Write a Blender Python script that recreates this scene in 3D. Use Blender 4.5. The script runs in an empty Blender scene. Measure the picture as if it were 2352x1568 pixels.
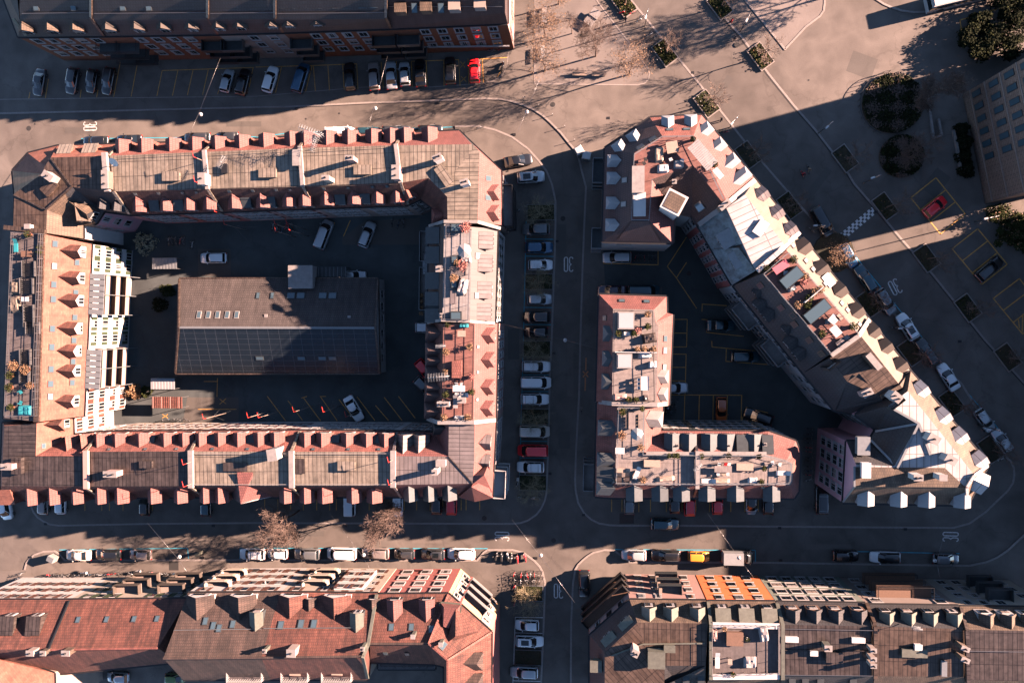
import bpy, bmesh, math, random
from mathutils import Vector, Matrix
R = math.radians
random.seed(7)
SC = bpy.context.scene
COL = SC.collection
# ------------------------------------------------------------------ camera, sky, sun, exposure
F, CX, CY, NX, NY, H = 1829.0, 1176.0, 784.0, 1340.0, 738.0, 130.0
_d = Vector((NX - CX, -(NY - CY), -F)).normalized()
_z = -_d
_x = (Vector((1, 0, 0)) - _z.x * _z).normalized()
_y = _z.cross(_x)
WM = Matrix((_x, _y, _z))                 # camera space -> world space
cam = bpy.data.cameras.new('camera')
cam.sensor_width = 36
cam.lens = 36 * F / 2352
cam.clip_start = 1
cam.clip_end = 3000
camo = bpy.data.objects.new('camera', cam)
COL.objects.link(camo)
camo.matrix_world = Matrix.Translation((0, 0, H)) @ WM.to_4x4()
SC.camera = camo
SUN_EL, SUN_AZ = R(18.8), math.atan2(0.2425, 0.970)     # azimuth measured from world +x towards +y
wd = bpy.data.worlds.new('World')
SC.world = wd
wd.use_nodes = True
nt = wd.node_tree
sky = nt.nodes.new('ShaderNodeTexSky')
sky.sky_type = 'NISHITA'
sky.sun_disc = False
sky.ozone_density = 0.3
sky.dust_density = 0
sky.air_density = 0.4
sky.sun_elevation = SUN_EL
sky.sun_rotation = math.pi / 2 - SUN_AZ
bg = nt.nodes['Background']
bg.inputs[1].default_value = 0.05
nt.links.new(sky.outputs[0], bg.inputs[0])
sl = bpy.data.lights.new('sun', 'SUN')
sl.energy = 5.0
sl.angle = R(0.5)
sl.color = (1.0, 0.66, 0.52)
so = bpy.data.objects.new('sun', sl)
COL.objects.link(so)
sdir = Vector((math.cos(SUN_AZ) * math.cos(SUN_EL), math.sin(SUN_AZ) * math.cos(SUN_EL), math.sin(SUN_EL)))
so.rotation_euler = sdir.to_track_quat('Z', 'Y').to_euler()
SC.view_settings.view_transform = 'Standard'
SC.view_settings.look = 'None'
SC.view_settings.exposure = 3.2
SC.view_settings.gamma = 1
SC.cycles.max_bounces = 4
SC.cycles.diffuse_bounces = 0
SC.cycles.use_denoising = True


def P(u, v, h=0.0):
    """image measurement (2352 px wide) of a point known to be h metres above the road -> metres"""
    r = WM @ Vector((u - CX, -(v - CY), -F))
    t = (h - H) / r.z
    return Vector((r.x * t, r.y * t, h))


# ------------------------------------------------------------------ materials
ALB = 0.5


def mat(name, col, rough=0.8, metal=0.0, pat=None, col2=None, sc=1.0, bump=0.0, noise=0.25, nscale=0.35, coat=0.0, spec=0.5, emit=0.0, gap=None):
    col = tuple(x * ALB for x in col)
    col2 = tuple(x * ALB for x in col2) if col2 else None
    gap = tuple(x * ALB for x in gap) if gap else None
    m = bpy.data.materials.new(name)
    m.use_nodes = True
    n, l = m.node_tree.nodes, m.node_tree.links
    b = n['Principled BSDF']
    b.inputs['Roughness'].default_value = rough
    b.inputs['Metallic'].default_value = metal
    b.inputs['Coat Weight'].default_value = coat
    b.inputs['Specular IOR Level'].default_value = spec
    tc = n.new('ShaderNodeTexCoord')
    c4 = (*col, 1)
    out = None
    if pat:
        if pat in ('brick', 'tile', 'plank', 'slab'):
            t = n.new('ShaderNodeTexBrick')
            l.new(tc.outputs['UV'], t.inputs['Vector'])
            t.inputs['Color1'].default_value = c4
            t.inputs['Color2'].default_value = (*(col2 or tuple(x * 0.8 for x in col)), 1)
            g = gap or tuple(x * 0.45 for x in col)
            t.inputs['Mortar'].default_value = (*g, 1)
            t.inputs['Scale'].default_value = 1.0
            w, h2, ms = {'brick': (.5, .2, .02), 'tile': (.32, .42, .035), 'plank': (.16, 3.0, .012), 'slab': (.62, 2.2, .035)}[pat]
            t.inputs['Brick Width'].default_value = w * sc
            t.inputs['Row Height'].default_value = h2 * sc
            t.inputs['Mortar Size'].default_value = ms * sc
            if pat in ('plank', 'slab'):
                t.offset = 0.0 if pat == 'slab' else 0.5
            out = t.outputs['Color']
            fac = t.outputs['Fac']
        elif pat == 'grid':
            t = n.new('ShaderNodeTexBrick')
            l.new(tc.outputs['UV'], t.inputs['Vector'])
            t.offset = 0.0
            t.inputs['Color1'].default_value = c4
            t.inputs['Color2'].default_value = (*(col2 or col), 1)
            t.inputs['Mortar'].default_value = (*(gap or (.1, .14, .16)), 1)
            t.inputs['Scale'].default_value = 1.0
            t.inputs['Brick Width'].default_value = 1.75 * sc
            t.inputs['Row Height'].default_value = 0.95 * sc
            t.inputs['Mortar Size'].default_value = 0.025 * sc
            out, fac = t.outputs['Color'], t.outputs['Fac']
        if bump:
            bn = n.new('ShaderNodeBump')
            bn.inputs['Strength'].default_value = bump
            bn.inputs['Distance'].default_value = 0.05
            bn.invert = pat != 'slab'
            l.new(fac, bn.inputs['Height'])
            l.new(bn.outputs[0], b.inputs['Normal'])
    if noise:
        nz = n.new('ShaderNodeTexNoise')
        nz.inputs['Scale'].default_value = nscale
        nz.inputs['Detail'].default_value = 8
        nz.inputs['Roughness'].default_value = 0.68
        ge = n.new('ShaderNodeNewGeometry')
        l.new(ge.outputs['Position'], nz.inputs['Vector'])
        mr = n.new('ShaderNodeMapRange')
        mr.inputs[1].default_value, mr.inputs[2].default_value = 0.3, 0.7
        mr.inputs[3].default_value, mr.inputs[4].default_value = 1 - noise, 1 + noise
        l.new(nz.outputs[0], mr.inputs[0])
        mx = n.new('ShaderNodeMix')
        mx.data_type = 'RGBA'
        mx.blend_type = 'MULTIPLY'
        mx.inputs[0].default_value = 1.0
        if out:
            l.new(out, mx.inputs[6])
        else:
            mx.inputs[6].default_value = c4
        l.new(mr.outputs[0], mx.inputs[7])
        out = mx.outputs[2]
    if pat in ('tile', 'slab', 'brick') and noise:          # rain streaks running down the slope
        mp = n.new('ShaderNodeMapping')
        mp.inputs['Scale'].default_value = (1.6, .16, 1)
        l.new(tc.outputs['UV'], mp.inputs['Vector'])
        n3 = n.new('ShaderNodeTexNoise')
        n3.inputs['Scale'].default_value = 1.0
        n3.inputs['Detail'].default_value = 5
        l.new(mp.outputs[0], n3.inputs['Vector'])
        m3 = n.new('ShaderNodeMapRange')
        m3.inputs[1].default_value, m3.inputs[2].default_value = .35, .65
        m3.inputs[3].default_value, m3.inputs[4].default_value = 1 - noise * .7, 1 + noise * .6
        l.new(n3.outputs[0], m3.inputs[0])
        x3 = n.new('ShaderNodeMix')
        x3.data_type = 'RGBA'
        x3.blend_type = 'MULTIPLY'
        x3.inputs[0].default_value = 1.0
        l.new(out, x3.inputs[6])
        l.new(m3.outputs[0], x3.inputs[7])
        out = x3.outputs[2]
    if out:
        l.new(out, b.inputs['Base Color'])
    else:
        b.inputs['Base Color'].default_value = c4
    if emit:
        b.inputs['Emission Color'].default_value = c4
        b.inputs['Emission Strength'].default_value = emit
    return m


M = {}
def asphalt(name, col, stain=0.22):
    col = tuple(x * ALB for x in col)
    m = bpy.data.materials.new(name)
    m.use_nodes = True
    n, l = m.node_tree.nodes, m.node_tree.links
    b = n['Principled BSDF']
    b.inputs['Roughness'].default_value = 0.85
    b.inputs['Specular IOR Level'].default_value = 0.25
    ge = n.new('ShaderNodeNewGeometry')
    cur = None
    for sc_, de, lo, hi, amt in ((0.045, 5, .35, .65, stain * .6), (0.35, 9, .3, .7, stain * .55), (9.0, 3, .25, .75, .12)):
        nz = n.new('ShaderNodeTexNoise')
        nz.inputs['Scale'].default_value = sc_
        nz.inputs['Detail'].default_value = de
        nz.inputs['Distortion'].default_value = 0.4 if sc_ < 1 else 0
        l.new(ge.outputs['Position'], nz.inputs['Vector'])
        mr = n.new('ShaderNodeMapRange')
        mr.inputs[1].default_value, mr.inputs[2].default_value = lo, hi
        mr.inputs[3].default_value, mr.inputs[4].default_value = 1 - amt, 1 + amt
        l.new(nz.outputs[0], mr.inputs[0])
        mx = n.new('ShaderNodeMix')
        mx.data_type = 'RGBA'
        mx.blend_type = 'MULTIPLY'
        mx.inputs[0].default_value = 1.0
        if cur:
            l.new(cur, mx.inputs[6])
        else:
            mx.inputs[6].default_value = (*col, 1)
        l.new(mr.outputs[0], mx.inputs[7])
        cur = mx.outputs[2]
    vo = n.new('ShaderNodeTexVoronoi')
    vo.feature = 'DISTANCE_TO_EDGE'
    vo.inputs['Scale'].default_value = 0.075
    dn = n.new('ShaderNodeTexNoise')
    dn.inputs['Scale'].default_value = 0.5
    dn.inputs['Detail'].default_value = 6
    l.new(ge.outputs['Position'], dn.inputs['Vector'])
    ad = n.new('ShaderNodeVectorMath')
    ad.operation = 'MULTIPLY_ADD'
    ad.inputs[1].default_value = (5, 5, 0)
    l.new(dn.outputs['Color'], ad.inputs[0])
    l.new(ge.outputs['Position'], ad.inputs[2])
    l.new(ad.outputs[0], vo.inputs['Vector'])
    m2 = n.new('ShaderNodeMapRange')
    m2.inputs[1].default_value, m2.inputs[2].default_value = 0.002, 0.012
    m2.inputs[3].default_value, m2.inputs[4].default_value = 1 - stain * .45, 1
    l.new(vo.outputs['Distance'], m2.inputs[0])
    mx = n.new('ShaderNodeMix')
    mx.data_type = 'RGBA'
    mx.blend_type = 'MULTIPLY'
    mx.inputs[0].default_value = 1.0
    l.new(cur, mx.inputs[6])
    l.new(m2.outputs[0], mx.inputs[7])
    l.new(mx.outputs[2], b.inputs['Base Color'])
    return m


M['asphalt'] = asphalt('asphalt', (.205, .178, .156), .34)
M['pave'] = asphalt('pavement_asphalt', (.22, .19, .166), .34)
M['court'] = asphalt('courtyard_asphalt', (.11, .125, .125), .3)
M['patch'] = asphalt('patched_asphalt', (.165, .148, .132), .14)
M['patch2'] = asphalt('older_asphalt', (.235, .20, .175), .2)
M['gravel'] = asphalt('plaza_gravel', (.29, .25, .225), .2)
M['soil'] = mat('planting_soil', (.035, .035, .018), .95, noise=.6, nscale=2.5)
M['kerb'] = mat('granite_kerb', (.40, .345, .31), .8, noise=.2, nscale=3)
M['darkkerb'] = mat('drain_channel', (.04, .038, .036), .8, noise=.2)
M['paint_w'] = mat('white_road_paint', (1.1, 1.02, .96), .7, noise=.35, nscale=3)
M['paint_y'] = mat('yellow_road_paint', (1.0, .50, .11), .7, noise=.4, nscale=3)
M['paint_b'] = mat('blue_road_paint', (.07, .55, .72), .7, noise=.3, nscale=3)
M['paint_o'] = mat('orange_road_paint', (.95, .36, .14), .7, noise=.3, nscale=3)
M['tile_red'] = mat('red_clay_tile', (.34, .12, .09), .8, pat='tile', col2=(.27, .088, .065), bump=.5, noise=.3, nscale=.6)
M['tile_pink'] = mat('salmon_clay_tile', (.29, .105, .09), .8, pat='tile', col2=(.235, .08, .068), bump=.3, noise=.16, nscale=.5)
M['tile_new'] = mat('orange_clay_tile', (.34, .13, .085), .8, pat='brick', col2=(.24, .085, .055), sc=1.1, bump=.3, noise=.25, nscale=.7, gap=(.25, .09, .06))
M['tile_old'] = mat('weathered_red_tile', (.20, .07, .047), .85, pat='tile', col2=(.14, .046, .032), bump=.6, noise=.5, nscale=.35)
M['tile_brown'] = mat('weathered_brown_tile', (.10, .062, .048), .85, pat='tile', col2=(.078, .047, .037), bump=.6, noise=.5, nscale=.4)
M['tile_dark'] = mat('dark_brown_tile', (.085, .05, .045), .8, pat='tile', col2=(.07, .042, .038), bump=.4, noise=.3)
M['tile_plum'] = mat('plum_brown_tile', (.115, .068, .065), .8, pat='tile', col2=(.10, .06, .057), bump=.25, noise=.15)
M['slate'] = mat('dark_slate', (.045, .043, .045), .7, pat='tile', col2=(.038, .037, .04), sc=1.3, bump=.3, noise=.25)
M['slate_top'] = mat('grey_slate', (.06, .052, .052), .6, pat='slab', sc=1.4, noise=.2)
M['olive'] = mat('olive_sheet_metal', (.36, .30, .235), .45, .1, pat='slab', col2=(.30, .255, .20), bump=.12, noise=.35, nscale=.9, gap=(.05, .042, .035))
M['brownmetal'] = mat('brown_sheet_metal', (.17, .12, .092), .38, .35, pat='slab', col2=(.14, .098, .075), bump=.12, noise=.4, nscale=1.0, gap=(.035, .025, .02))
M['darkmetal'] = mat('dark_brown_sheet_metal', (.125, .10, .09), .35, .35, pat='slab', col2=(.105, .084, .076), bump=.12, noise=.4, nscale=1.1, gap=(.02, .016, .015))
M['greymetal'] = mat('grey_sheet_metal', (.30, .255, .245), .45, .2, pat='slab', col2=(.27, .23, .22), bump=.12, noise=.2, nscale=.8, gap=(.07, .058, .056))
M['whitemetal'] = mat('pale_sheet_metal', (.62, .60, .59), .5, .05, pat='slab', col2=(.55, .53, .52), sc=1.5, bump=.1, noise=.15, nscale=.6, gap=(.26, .22, .21))
M['zinc'] = mat('pale_zinc', (.32, .34, .35), .45, .3, noise=.12, nscale=2)
M['zincdark'] = mat('dark_zinc', (.085, .098, .102), .45, .3, noise=.2, nscale=2)
M['bluegrey'] = mat('streaked_grey_slate', (.17, .22, .235), .7, noise=.75, nscale=.9)
M['beige'] = mat('beige_slate', (.23, .185, .145), .8, pat='brick', col2=(.21, .17, .135), noise=.14, nscale=.8, gap=(.17, .135, .105))
M['tan'] = mat('tan_slate', (.17, .115, .075), .8, pat='tile', noise=.35, nscale=.8)
M['tandark'] = mat('dark_tan_slate', (.085, .065, .05), .8, noise=.2, nscale=2)
M['copper'] = mat('patinated_copper', (.17, .175, .14), .6, .2, noise=.25, nscale=2)
M['deck'] = mat('weathered_deck_boards', (.36, .305, .28), .8, pat='plank', col2=(.29, .245, .225), noise=.25, nscale=1.5, gap=(.07, .055, .05))
M['deckgrey'] = mat('grey_deck_boards', (.17, .14, .135), .8, pat='plank', col2=(.13, .11, .105), noise=.3, nscale=1.5)
M['deckred'] = mat('reddish_deck_boards', (.30, .13, .105), .8, pat='plank', col2=(.24, .10, .08), noise=.3, nscale=1.5)
M['terrace'] = mat('pale_terrace_slabs', (.38, .36, .35), .8, pat='brick', sc=2.4, col2=(.34, .32, .31), noise=.15, gap=(.3, .27, .26))
M['solar'] = mat('solar_panels', (.022, .032, .042), .25, .2, pat='grid', col2=(.018, .028, .038), noise=.15, gap=(.11, .13, .15), bump=.3)
M['hall'] = mat('grey_brown_pantile', (.105, .085, .078), .8, pat='tile', col2=(.09, .073, .067), bump=.6, noise=.3, nscale=.5)
M['white'] = mat('white_render', (.74, .70, .67), .85, noise=.08, nscale=.5)
M['cream'] = mat('cream_render', (.60, .52, .42), .85, noise=.1, nscale=.5)
M['pinkw'] = mat('pink_render', (.75, .38, .41), .85, noise=.08, nscale=.5)
M['rosew'] = mat('rose_render', (.52, .17, .15), .85, noise=.08, nscale=.5)
M['salmonw'] = mat('pale_pink_render', (.58, .36, .31), .85, noise=.08, nscale=.5)
M['orangew'] = mat('orange_render', (1.15, .27, .08), .85, noise=.06, nscale=.5)
M['sagew'] = mat('sage_green_render', (.28, .32, .26), .85, noise=.08, nscale=.5)
M['beigew'] = mat('beige_render', (.42, .33, .28), .85, noise=.1, nscale=.5)
M['brickw'] = mat('orange_brick', (.27, .095, .04), .85, pat='brick', col2=(.22, .075, .033), sc=.6, noise=.12)
M['peachw'] = mat('peach_render', (.72, .42, .24), .85, noise=.06)
M['stonew'] = mat('tan_stone_cladding', (.34, .245, .19), .7, pat='brick', col2=(.27, .19, .145), sc=2.2, noise=.15, gap=(.13, .09, .07))
M['concrete'] = mat('pale_concrete', (.36, .33, .31), .8, noise=.2, nscale=1.5)
M['dormerw'] = mat('pale_grey_cladding', (.36, .375, .39), .6, noise=.1, nscale=2)
M['glass'] = mat('window_glass', (.012, .018, .022), .08, noise=0, spec=.9)
M['glassroof'] = mat('frosted_glass', (.50, .52, .53), .3, noise=.05)
M['skyglass'] = mat('roof_window_glass', (.10, .16, .19), .1, noise=0, spec=1.0)
M['frame'] = mat('white_window_frame', (.70, .68, .66), .6, noise=0)
M['stone'] = mat('stone_surround', (.55, .52, .50), .8, noise=.1)
M['shut_g'] = mat('green_shutter', (.045, .07, .03), .7, noise=.15, nscale=4)
M['shut_b'] = mat('brown_shutter', (.14, .055, .035), .7, noise=.15, nscale=4)
M['shut_r'] = mat('dark_red_shutter', (.11, .015, .018), .7, noise=.15, nscale=4)
M['shut_k'] = mat('dark_green_shutter', (.015, .035, .028), .7, noise=.15, nscale=4)
M['wood'] = mat('brown_wood', (.22, .12, .075), .75, noise=.25, nscale=6)
M['lightwood'] = mat('pale_wood', (.48, .36, .28), .75, noise=.2, nscale=6)
M['plastic_w'] = mat('white_plastic', (.78, .76, .74), .4, noise=.03)
M['plastic_r'] = mat('red_plastic', (.62, .03, .03), .4, noise=.05)
M['red_glow'] = mat('signal_red_paint', (.85, .05, .03), .5, noise=0)
M['steel'] = mat('brushed_steel', (.45, .45, .45), .35, .8, noise=.1)
M['darksteel'] = mat('dark_painted_steel', (.035, .035, .038), .5, .4, noise=.1)
M['rubber'] = mat('black_rubber', (.012, .012, .013), .8, noise=0)
M['teal'] = mat('turquoise_fabric', (.02, .36, .42), .8, noise=.1)
M['magenta'] = mat('hot_pink_fabric', (.62, .15, .2), .8, noise=.1)
M['terracotta'] = mat('terracotta', (.35, .12, .06), .8, noise=.2, nscale=4)
M['fabric'] = mat('crumpled_grey_fabric', (.42, .39, .38), .85, noise=.2, nscale=2)
M['leaf'] = mat('green_leaves', (.05, .06, .02), .95, spec=.1, noise=.5, nscale=2)
M['leaf_dk'] = mat('dark_evergreen_leaves', (.018, .024, .010), .95, spec=.1, noise=.5, nscale=1.5)  # dark green, lowered further to stand in for shade on the evergreens
M['leaf_dry'] = mat('dry_golden_leaves', (.30, .17, .08), .8, noise=.4, nscale=2)
M['leaf_red'] = mat('pinkish_leaves', (.45, .16, .13), .8, noise=.4, nscale=3)
M['bark'] = mat('brown_bark', (.17, .115, .09), .9, noise=.3, nscale=3)
M['twig'] = mat('pale_twigs', (.25, .175, .135), .9, noise=.25, nscale=3)
M['twig_gr'] = mat('green_brown_twigs', (.62, .52, .32), .9, noise=.3, nscale=3)
M['skin'] = mat('skin', (.45, .24, .17), .6, noise=.05)
for k, c in {'white': (.80, .79, .78), 'silver': (.42, .44, .45), 'grey': (.14, .15, .155), 'dark': (.035, .038, .042), 'black': (.010, .011, .013),
             'blue': (.02, .09, .17), 'teal': (.02, .065, .085), 'red': (.94, .02, .03), 'orange': (.62, .13, .03), 'yellow': (.70, .25, .03),
             'champagne': (.26, .22, .205), 'cream': (.62, .55, .48), 'purple': (.06, .03, .05), 'green': (.10, .16, .03)}.items():
    M['car_' + k] = mat(k + '_car_paint', tuple(min(.85 / ALB, x * 1.8) for x in c), .28, .25 if k in ('silver', 'grey', 'champagne', 'blue', 'teal') else 0, noise=0, coat=1.0)
M['lamp_red'] = mat('tail_light', (.5, .01, .01), .25, noise=0)
M['lamp_w'] = mat('headlight', (.75, .78, .8), .1, noise=0)
for k, c in {'red': (.55, .03, .04), 'navy': (.03, .05, .12), 'black': (.015, .015, .017), 'grey': (.2, .2, .21), 'denim': (.06, .1, .2), 'tan': (.4, .28, .18)}.items():
    M['cloth_' + k] = mat(k + '_cloth', c, .9, noise=.1, nscale=8)


# ------------------------------------------------------------------ mesh builder
class MB:
    def __init__(s, org=(0, 0, 0)):
        s.v, s.f, s.m, s.uv, s.mats, s.o, s.sm = [], [], [], [], [], Vector(org), []

    def mi(s, m):
        if m not in s.mats:
            s.mats.append(m)
        return s.mats.index(m)

    def poly(s, pts, m, smooth=False, udir=None):
        pts = [Vector(p) for p in pts]
        q = []
        for p in pts:
            if not q or (p - q[-1]).length > 1e-4:
                q.append(p)
        if len(q) > 2 and (q[0] - q[-1]).length < 1e-4:
            q.pop()
        if len(q) < 3:
            return
        nrm = Vector()
        for i in range(len(q)):
            a, b = q[i], q[(i + 1) % len(q)]
            nrm += a.cross(b)
        if nrm.length < 1e-9:
            return
        nrm.normalize()
        ud = udir if udir is not None else (q[1] - q[0])
        ud = (ud - ud.dot(nrm) * nrm)
        if ud.length < 1e-6:
            ud = q[1] - q[0]
        ud.normalize()
        vd = nrm.cross(ud)
        base = len(s.v)
        s.v += [p - s.o for p in q]
        s.f.append(list(range(base, base + len(q))))
        s.uv.append([((p - q[0]).dot(ud), (p - q[0]).dot(vd)) for p in q])
        s.m.append(s.mi(m))
        s.sm.append(smooth)

    def box(s, c, size, m, rz=0.0, top=None):
        """c = centre of the base; top scales the top face"""
        x, y, z = size[0] / 2, size[1] / 2, size[2]
        k = top or 1.0
        ca, sa = math.cos(rz), math.sin(rz)
        def w(a, b, h):
            return Vector((c[0] + a * ca - b * sa, c[1] + a * sa + b * ca, c[2] + h))
        B = [w(-x, -y, 0), w(x, -y, 0), w(x, y, 0), w(-x, y, 0)]
        T = [w(-x * k, -y * k, z), w(x * k, -y * k, z), w(x * k, y * k, z), w(-x * k, y * k, z)]
        s.poly(B[::-1], m)
        s.poly(T, m)
        for i in range(4):
            j = (i + 1) % 4
            s.poly([B[i], B[j], T[j], T[i]], m)

    def bar(s, a, b, w, h, m):
        """rectangular bar from a to b (a, b = centre line of its underside)"""
        a, b = Vector(a), Vector(b)
        d = b - a
        if d.length < 1e-5:
            return
        n = Vector((-d.y, d.x, 0))
        n = n.normalized() * (w / 2) if n.length > 1e-6 else Vector((w / 2, 0, 0))
        up = Vector((0, 0, h)) if abs(d.normalized().z) < .9 else Vector((0, h, 0))
        B = [a - n, b - n, b + n, a + n]
        T = [p + up for p in B]
        s.poly(B[::-1], m)
        s.poly(T, m)
        for i in range(4):
            j = (i + 1) % 4
            s.poly([B[i], B[j], T[j], T[i]], m)

    def tube(s, a, b, r1, r2, m, n=6, cap=True):
        a, b = Vector(a), Vector(b)
        d = b - a
        if d.length < 1e-6:
            return
        d.normalize()
        x = d.orthogonal().normalized()
        y = d.cross(x)
        A = [a + (x * math.cos(t) + y * math.sin(t)) * r1 for t in [2 * math.pi * i / n for i in range(n)]]
        B = [b + (x * math.cos(t) + y * math.sin(t)) * r2 for t in [2 * math.pi * i / n for i in range(n)]]
        base = len(s.v)
        s.v += [p - s.o for p in A + B]
        k = s.mi(m)
        for i in range(n):
            j = (i + 1) % n
            s.f.append([base + i, base + j, base + n + j, base + n + i])
            s.uv.append([(0, 0)] * 4)
            s.m.append(k)
            s.sm.append(True)
        if cap:
            for rng in (range(n - 1, -1, -1), range(n, 2 * n)):
                s.f.append([base + i for i in rng])
                s.uv.append([(0, 0)] * n)
                s.m.append(k)
                s.sm.append(False)

    def ring(s, c, R_, r, m, axis='y', n=14, k=5):
        pts = []
        for i in range(n):
            t = 2 * math.pi * i / n
            if axis == 'y':
                pts.append(Vector(c) + Vector((math.cos(t) * R_, 0, math.sin(t) * R_)))
            else:
                pts.append(Vector(c) + Vector((math.cos(t) * R_, math.sin(t) * R_, 0)))
        for i in range(n):
            s.tube(pts[i], pts[(i + 1) % n], r, r, m, k, cap=False)

    def ball(s, c, r, m, sq=1.0, seg=10, rings=6):
        c = Vector(c)
        for i in range(rings):
            for j in range(seg):
                def q(a, b):
                    th = math.pi * a / rings
                    ph = 2 * math.pi * b / seg
                    return c + Vector((math.sin(th) * math.cos(ph) * r, math.sin(th) * math.sin(ph) * r, -math.cos(th) * r * sq))
                s.poly([q(i, j), q(i, j + 1), q(i + 1, j + 1), q(i + 1, j)], m, True)

    def loft(s, secs, m, smooth=True, cap=True):
        n = len(secs[0])
        base = len(s.v)
        for sec in secs:
            s.v += [Vector(p) - s.o for p in sec]
        k = s.mi(m)
        for i in range(len(secs) - 1):
            for j in range(n):
                j2 = (j + 1) % n
                s.f.append([base + i * n + j, base + i * n + j2, base + (i + 1) * n + j2, base + (i + 1) * n + j])
                s.uv.append([(0, 0)] * 4)
                s.m.append(k)
                s.sm.append(smooth)
        if cap:
            for st in (0, len(secs) - 1):
                rng = range(n - 1, -1, -1) if st == 0 else range(n)
                s.f.append([base + st * n + j for j in rng])
                s.uv.append([(0, 0)] * n)
                s.m.append(k)
                s.sm.append(smooth)

    def mesh(s, name):
        me = bpy.data.meshes.new(name)
        me.from_pydata([tuple(p) for p in s.v], [], s.f)
        for mm in s.mats:
            me.materials.append(M[mm])
        me.polygons.foreach_set('material_index', s.m)
        me.polygons.foreach_set('use_smooth', s.sm)
        ul = me.uv_layers.new(name='UVMap')
        flat = [c for f in s.uv for uv in f for c in uv]
        ul.data.foreach_set('uv', flat)
        me.update()
        return me

    def build(s, name, parent=None, loc=None, kind=None):
        o = bpy.data.objects.new(name, s.mesh(name))
        COL.objects.link(o)
        if parent is not None:
            o.parent = parent
        o.location = loc if loc is not None else ((0, 0, 0) if parent is not None else s.o)
        if kind:
            o['kind'] = kind
        return o


def thing(name, label, cat, loc=(0, 0, 0), rz=0.0, group=None):
    o = bpy.data.objects.new(name, None)
    o.empty_display_size = .3
    COL.objects.link(o)
    o.location = loc
    o.rotation_euler = (0, 0, rz)
    tag(o, label, cat, group)
    return o


def tag(o, label, cat, group=None):
    o['label'] = label
    o['category'] = cat
    if group:
        o['group'] = group
    return o


def inst(me, name, parent=None, loc=(0, 0, 0), rz=0.0, scale=None, paint=None):
    o = bpy.data.objects.new(name, me)
    COL.objects.link(o)
    if parent is not None:
        o.parent = parent
    o.location = loc
    o.rotation_euler = (0, 0, rz)
    if scale:
        o.scale = scale
    if paint:
        for i, sl_ in enumerate(o.material_slots):
            if sl_.material and sl_.material.name.startswith('white_car_paint'):
                sl_.link = 'OBJECT'
                sl_.material = M[paint]
    return o


ORD = ['first', 'second', 'third', 'fourth', 'fifth', 'sixth', 'seventh', 'eighth', 'ninth', 'tenth', 'eleventh', 'twelfth', 'thirteenth', 'fourteenth', 'fifteenth', 'sixteenth', 'seventeenth', 'eighteenth', 'nineteenth', 'twentieth']
# ------------------------------------------------------------------ ground
GZ = 0.10
def sheet(name, pts, m, z, thick=0.0, label=None):
    mb = MB()
    q = [P(u, v, z) for u, v in pts]
    ar = sum(q[i].x * q[(i + 1) % len(q)].y - q[(i + 1) % len(q)].x * q[i].y for i in range(len(q)))
    if ar < 0:
        q = q[::-1]
    mb.poly(q, m)
    if thick:
        for i in range(len(q)):
            a, b = q[i], q[(i + 1) % len(q)]
            dz = Vector((0, 0, thick))
            mb.poly([a - dz, b - dz, b, a], m)
    return mb.build(name, kind='structure')


mb = MB()
mb.poly([(-420, -420, 0), (420, -420, 0), (420, 420, 0), (-420, 420, 0)], 'asphalt')
mb.build('road', kind='structure')
K_B = [(0, 261), (225, 256), (588, 247), (663, 246), (838, 237), (988, 232), (1113, 227), (1150, 228), (1176, 233), (1203, 242), (1226, 252), (1246, 265), (1263, 280), (1288, 305), (1308, 330), (1321, 345), (1330, 366),
       (1336, 392), (1346, 430), (1344, 470), (1342, 517), (1338, 617), (1333, 784), (1330, 909), (1323, 1034), (1321, 1100), (1322, 1125), (1328, 1154), (1342, 1178), (1358, 1192), (1376, 1201), (1400, 1205), (1426, 1206),
       (1551, 1206), (1764, 1208), (2014, 1210), (2189, 1211), (2226, 1201), (2264, 1174), (2314, 1126), (2326, 1108), (2329, 1091), (2328, 1074), (2321, 1059), (2306, 1044), (2209, 882), (1949, 612), (1899, 542), (1826, 460), (1716, 333), (1601, 187), (1448, 0), (1380, -80)]
K_A = [(1045, 310), (1045, 291), (1100, 290), (1138, 299), (1176, 315), (1213, 342), (1238, 370), (1256, 394), (1268, 424), (1276, 462), (1276, 517), (1273, 617), (1267, 784), (1263, 859), (1261, 959), (1257, 1084), (1255, 1134), (1251, 1150), (1243, 1167), (1232, 1181), (1213, 1194), (1196, 1200), (1176, 1202),
       (588, 1200), (338, 1202), (135, 1206), (115, 1203), (100, 1196), (87, 1187), (78, 1176), (67, 1149)]
K_C = [(57, 1308), (62, 1291), (70, 1281), (80, 1273), (100, 1266), (125, 1265), (136, 1271), (150, 1286), (525, 1285), (1096, 1286), (1112, 1267), (1120, 1262), (1176, 1262), (1201, 1268), (1226, 1286), (1239, 1300), (1246, 1313), (1252, 1338), (1250, 1401), (1247, 1476), (1243, 1568), (1240, 1700)]
K_D = [(1310, 1700), (1311, 1568), (1312, 1426), (1316, 1338), (1321, 1308), (1328, 1296), (1338, 1286), (1350, 1276), (1363, 1268), (1388, 1262), (1411, 1263), (1446, 1290), (1764, 1291), (2014, 1295), (2226, 1298), (2264, 1290), (2290, 1279), (2314, 1263), (2352, 1228), (2500, 1110)]
sheet('pavement', K_B + [(1000, -400), (-500, -400), (-500, 262)], 'pave', GZ, GZ)
sheet('pavement', K_A + [(10, 1149), (2, 900), (5, 430), (25, 400), (70, 360), (140, 345)], 'pave', GZ, GZ)
sheet('pavement', K_C + [(1240, 1900), (-500, 1900), (-500, 1330)], 'pave', GZ, GZ)
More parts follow.
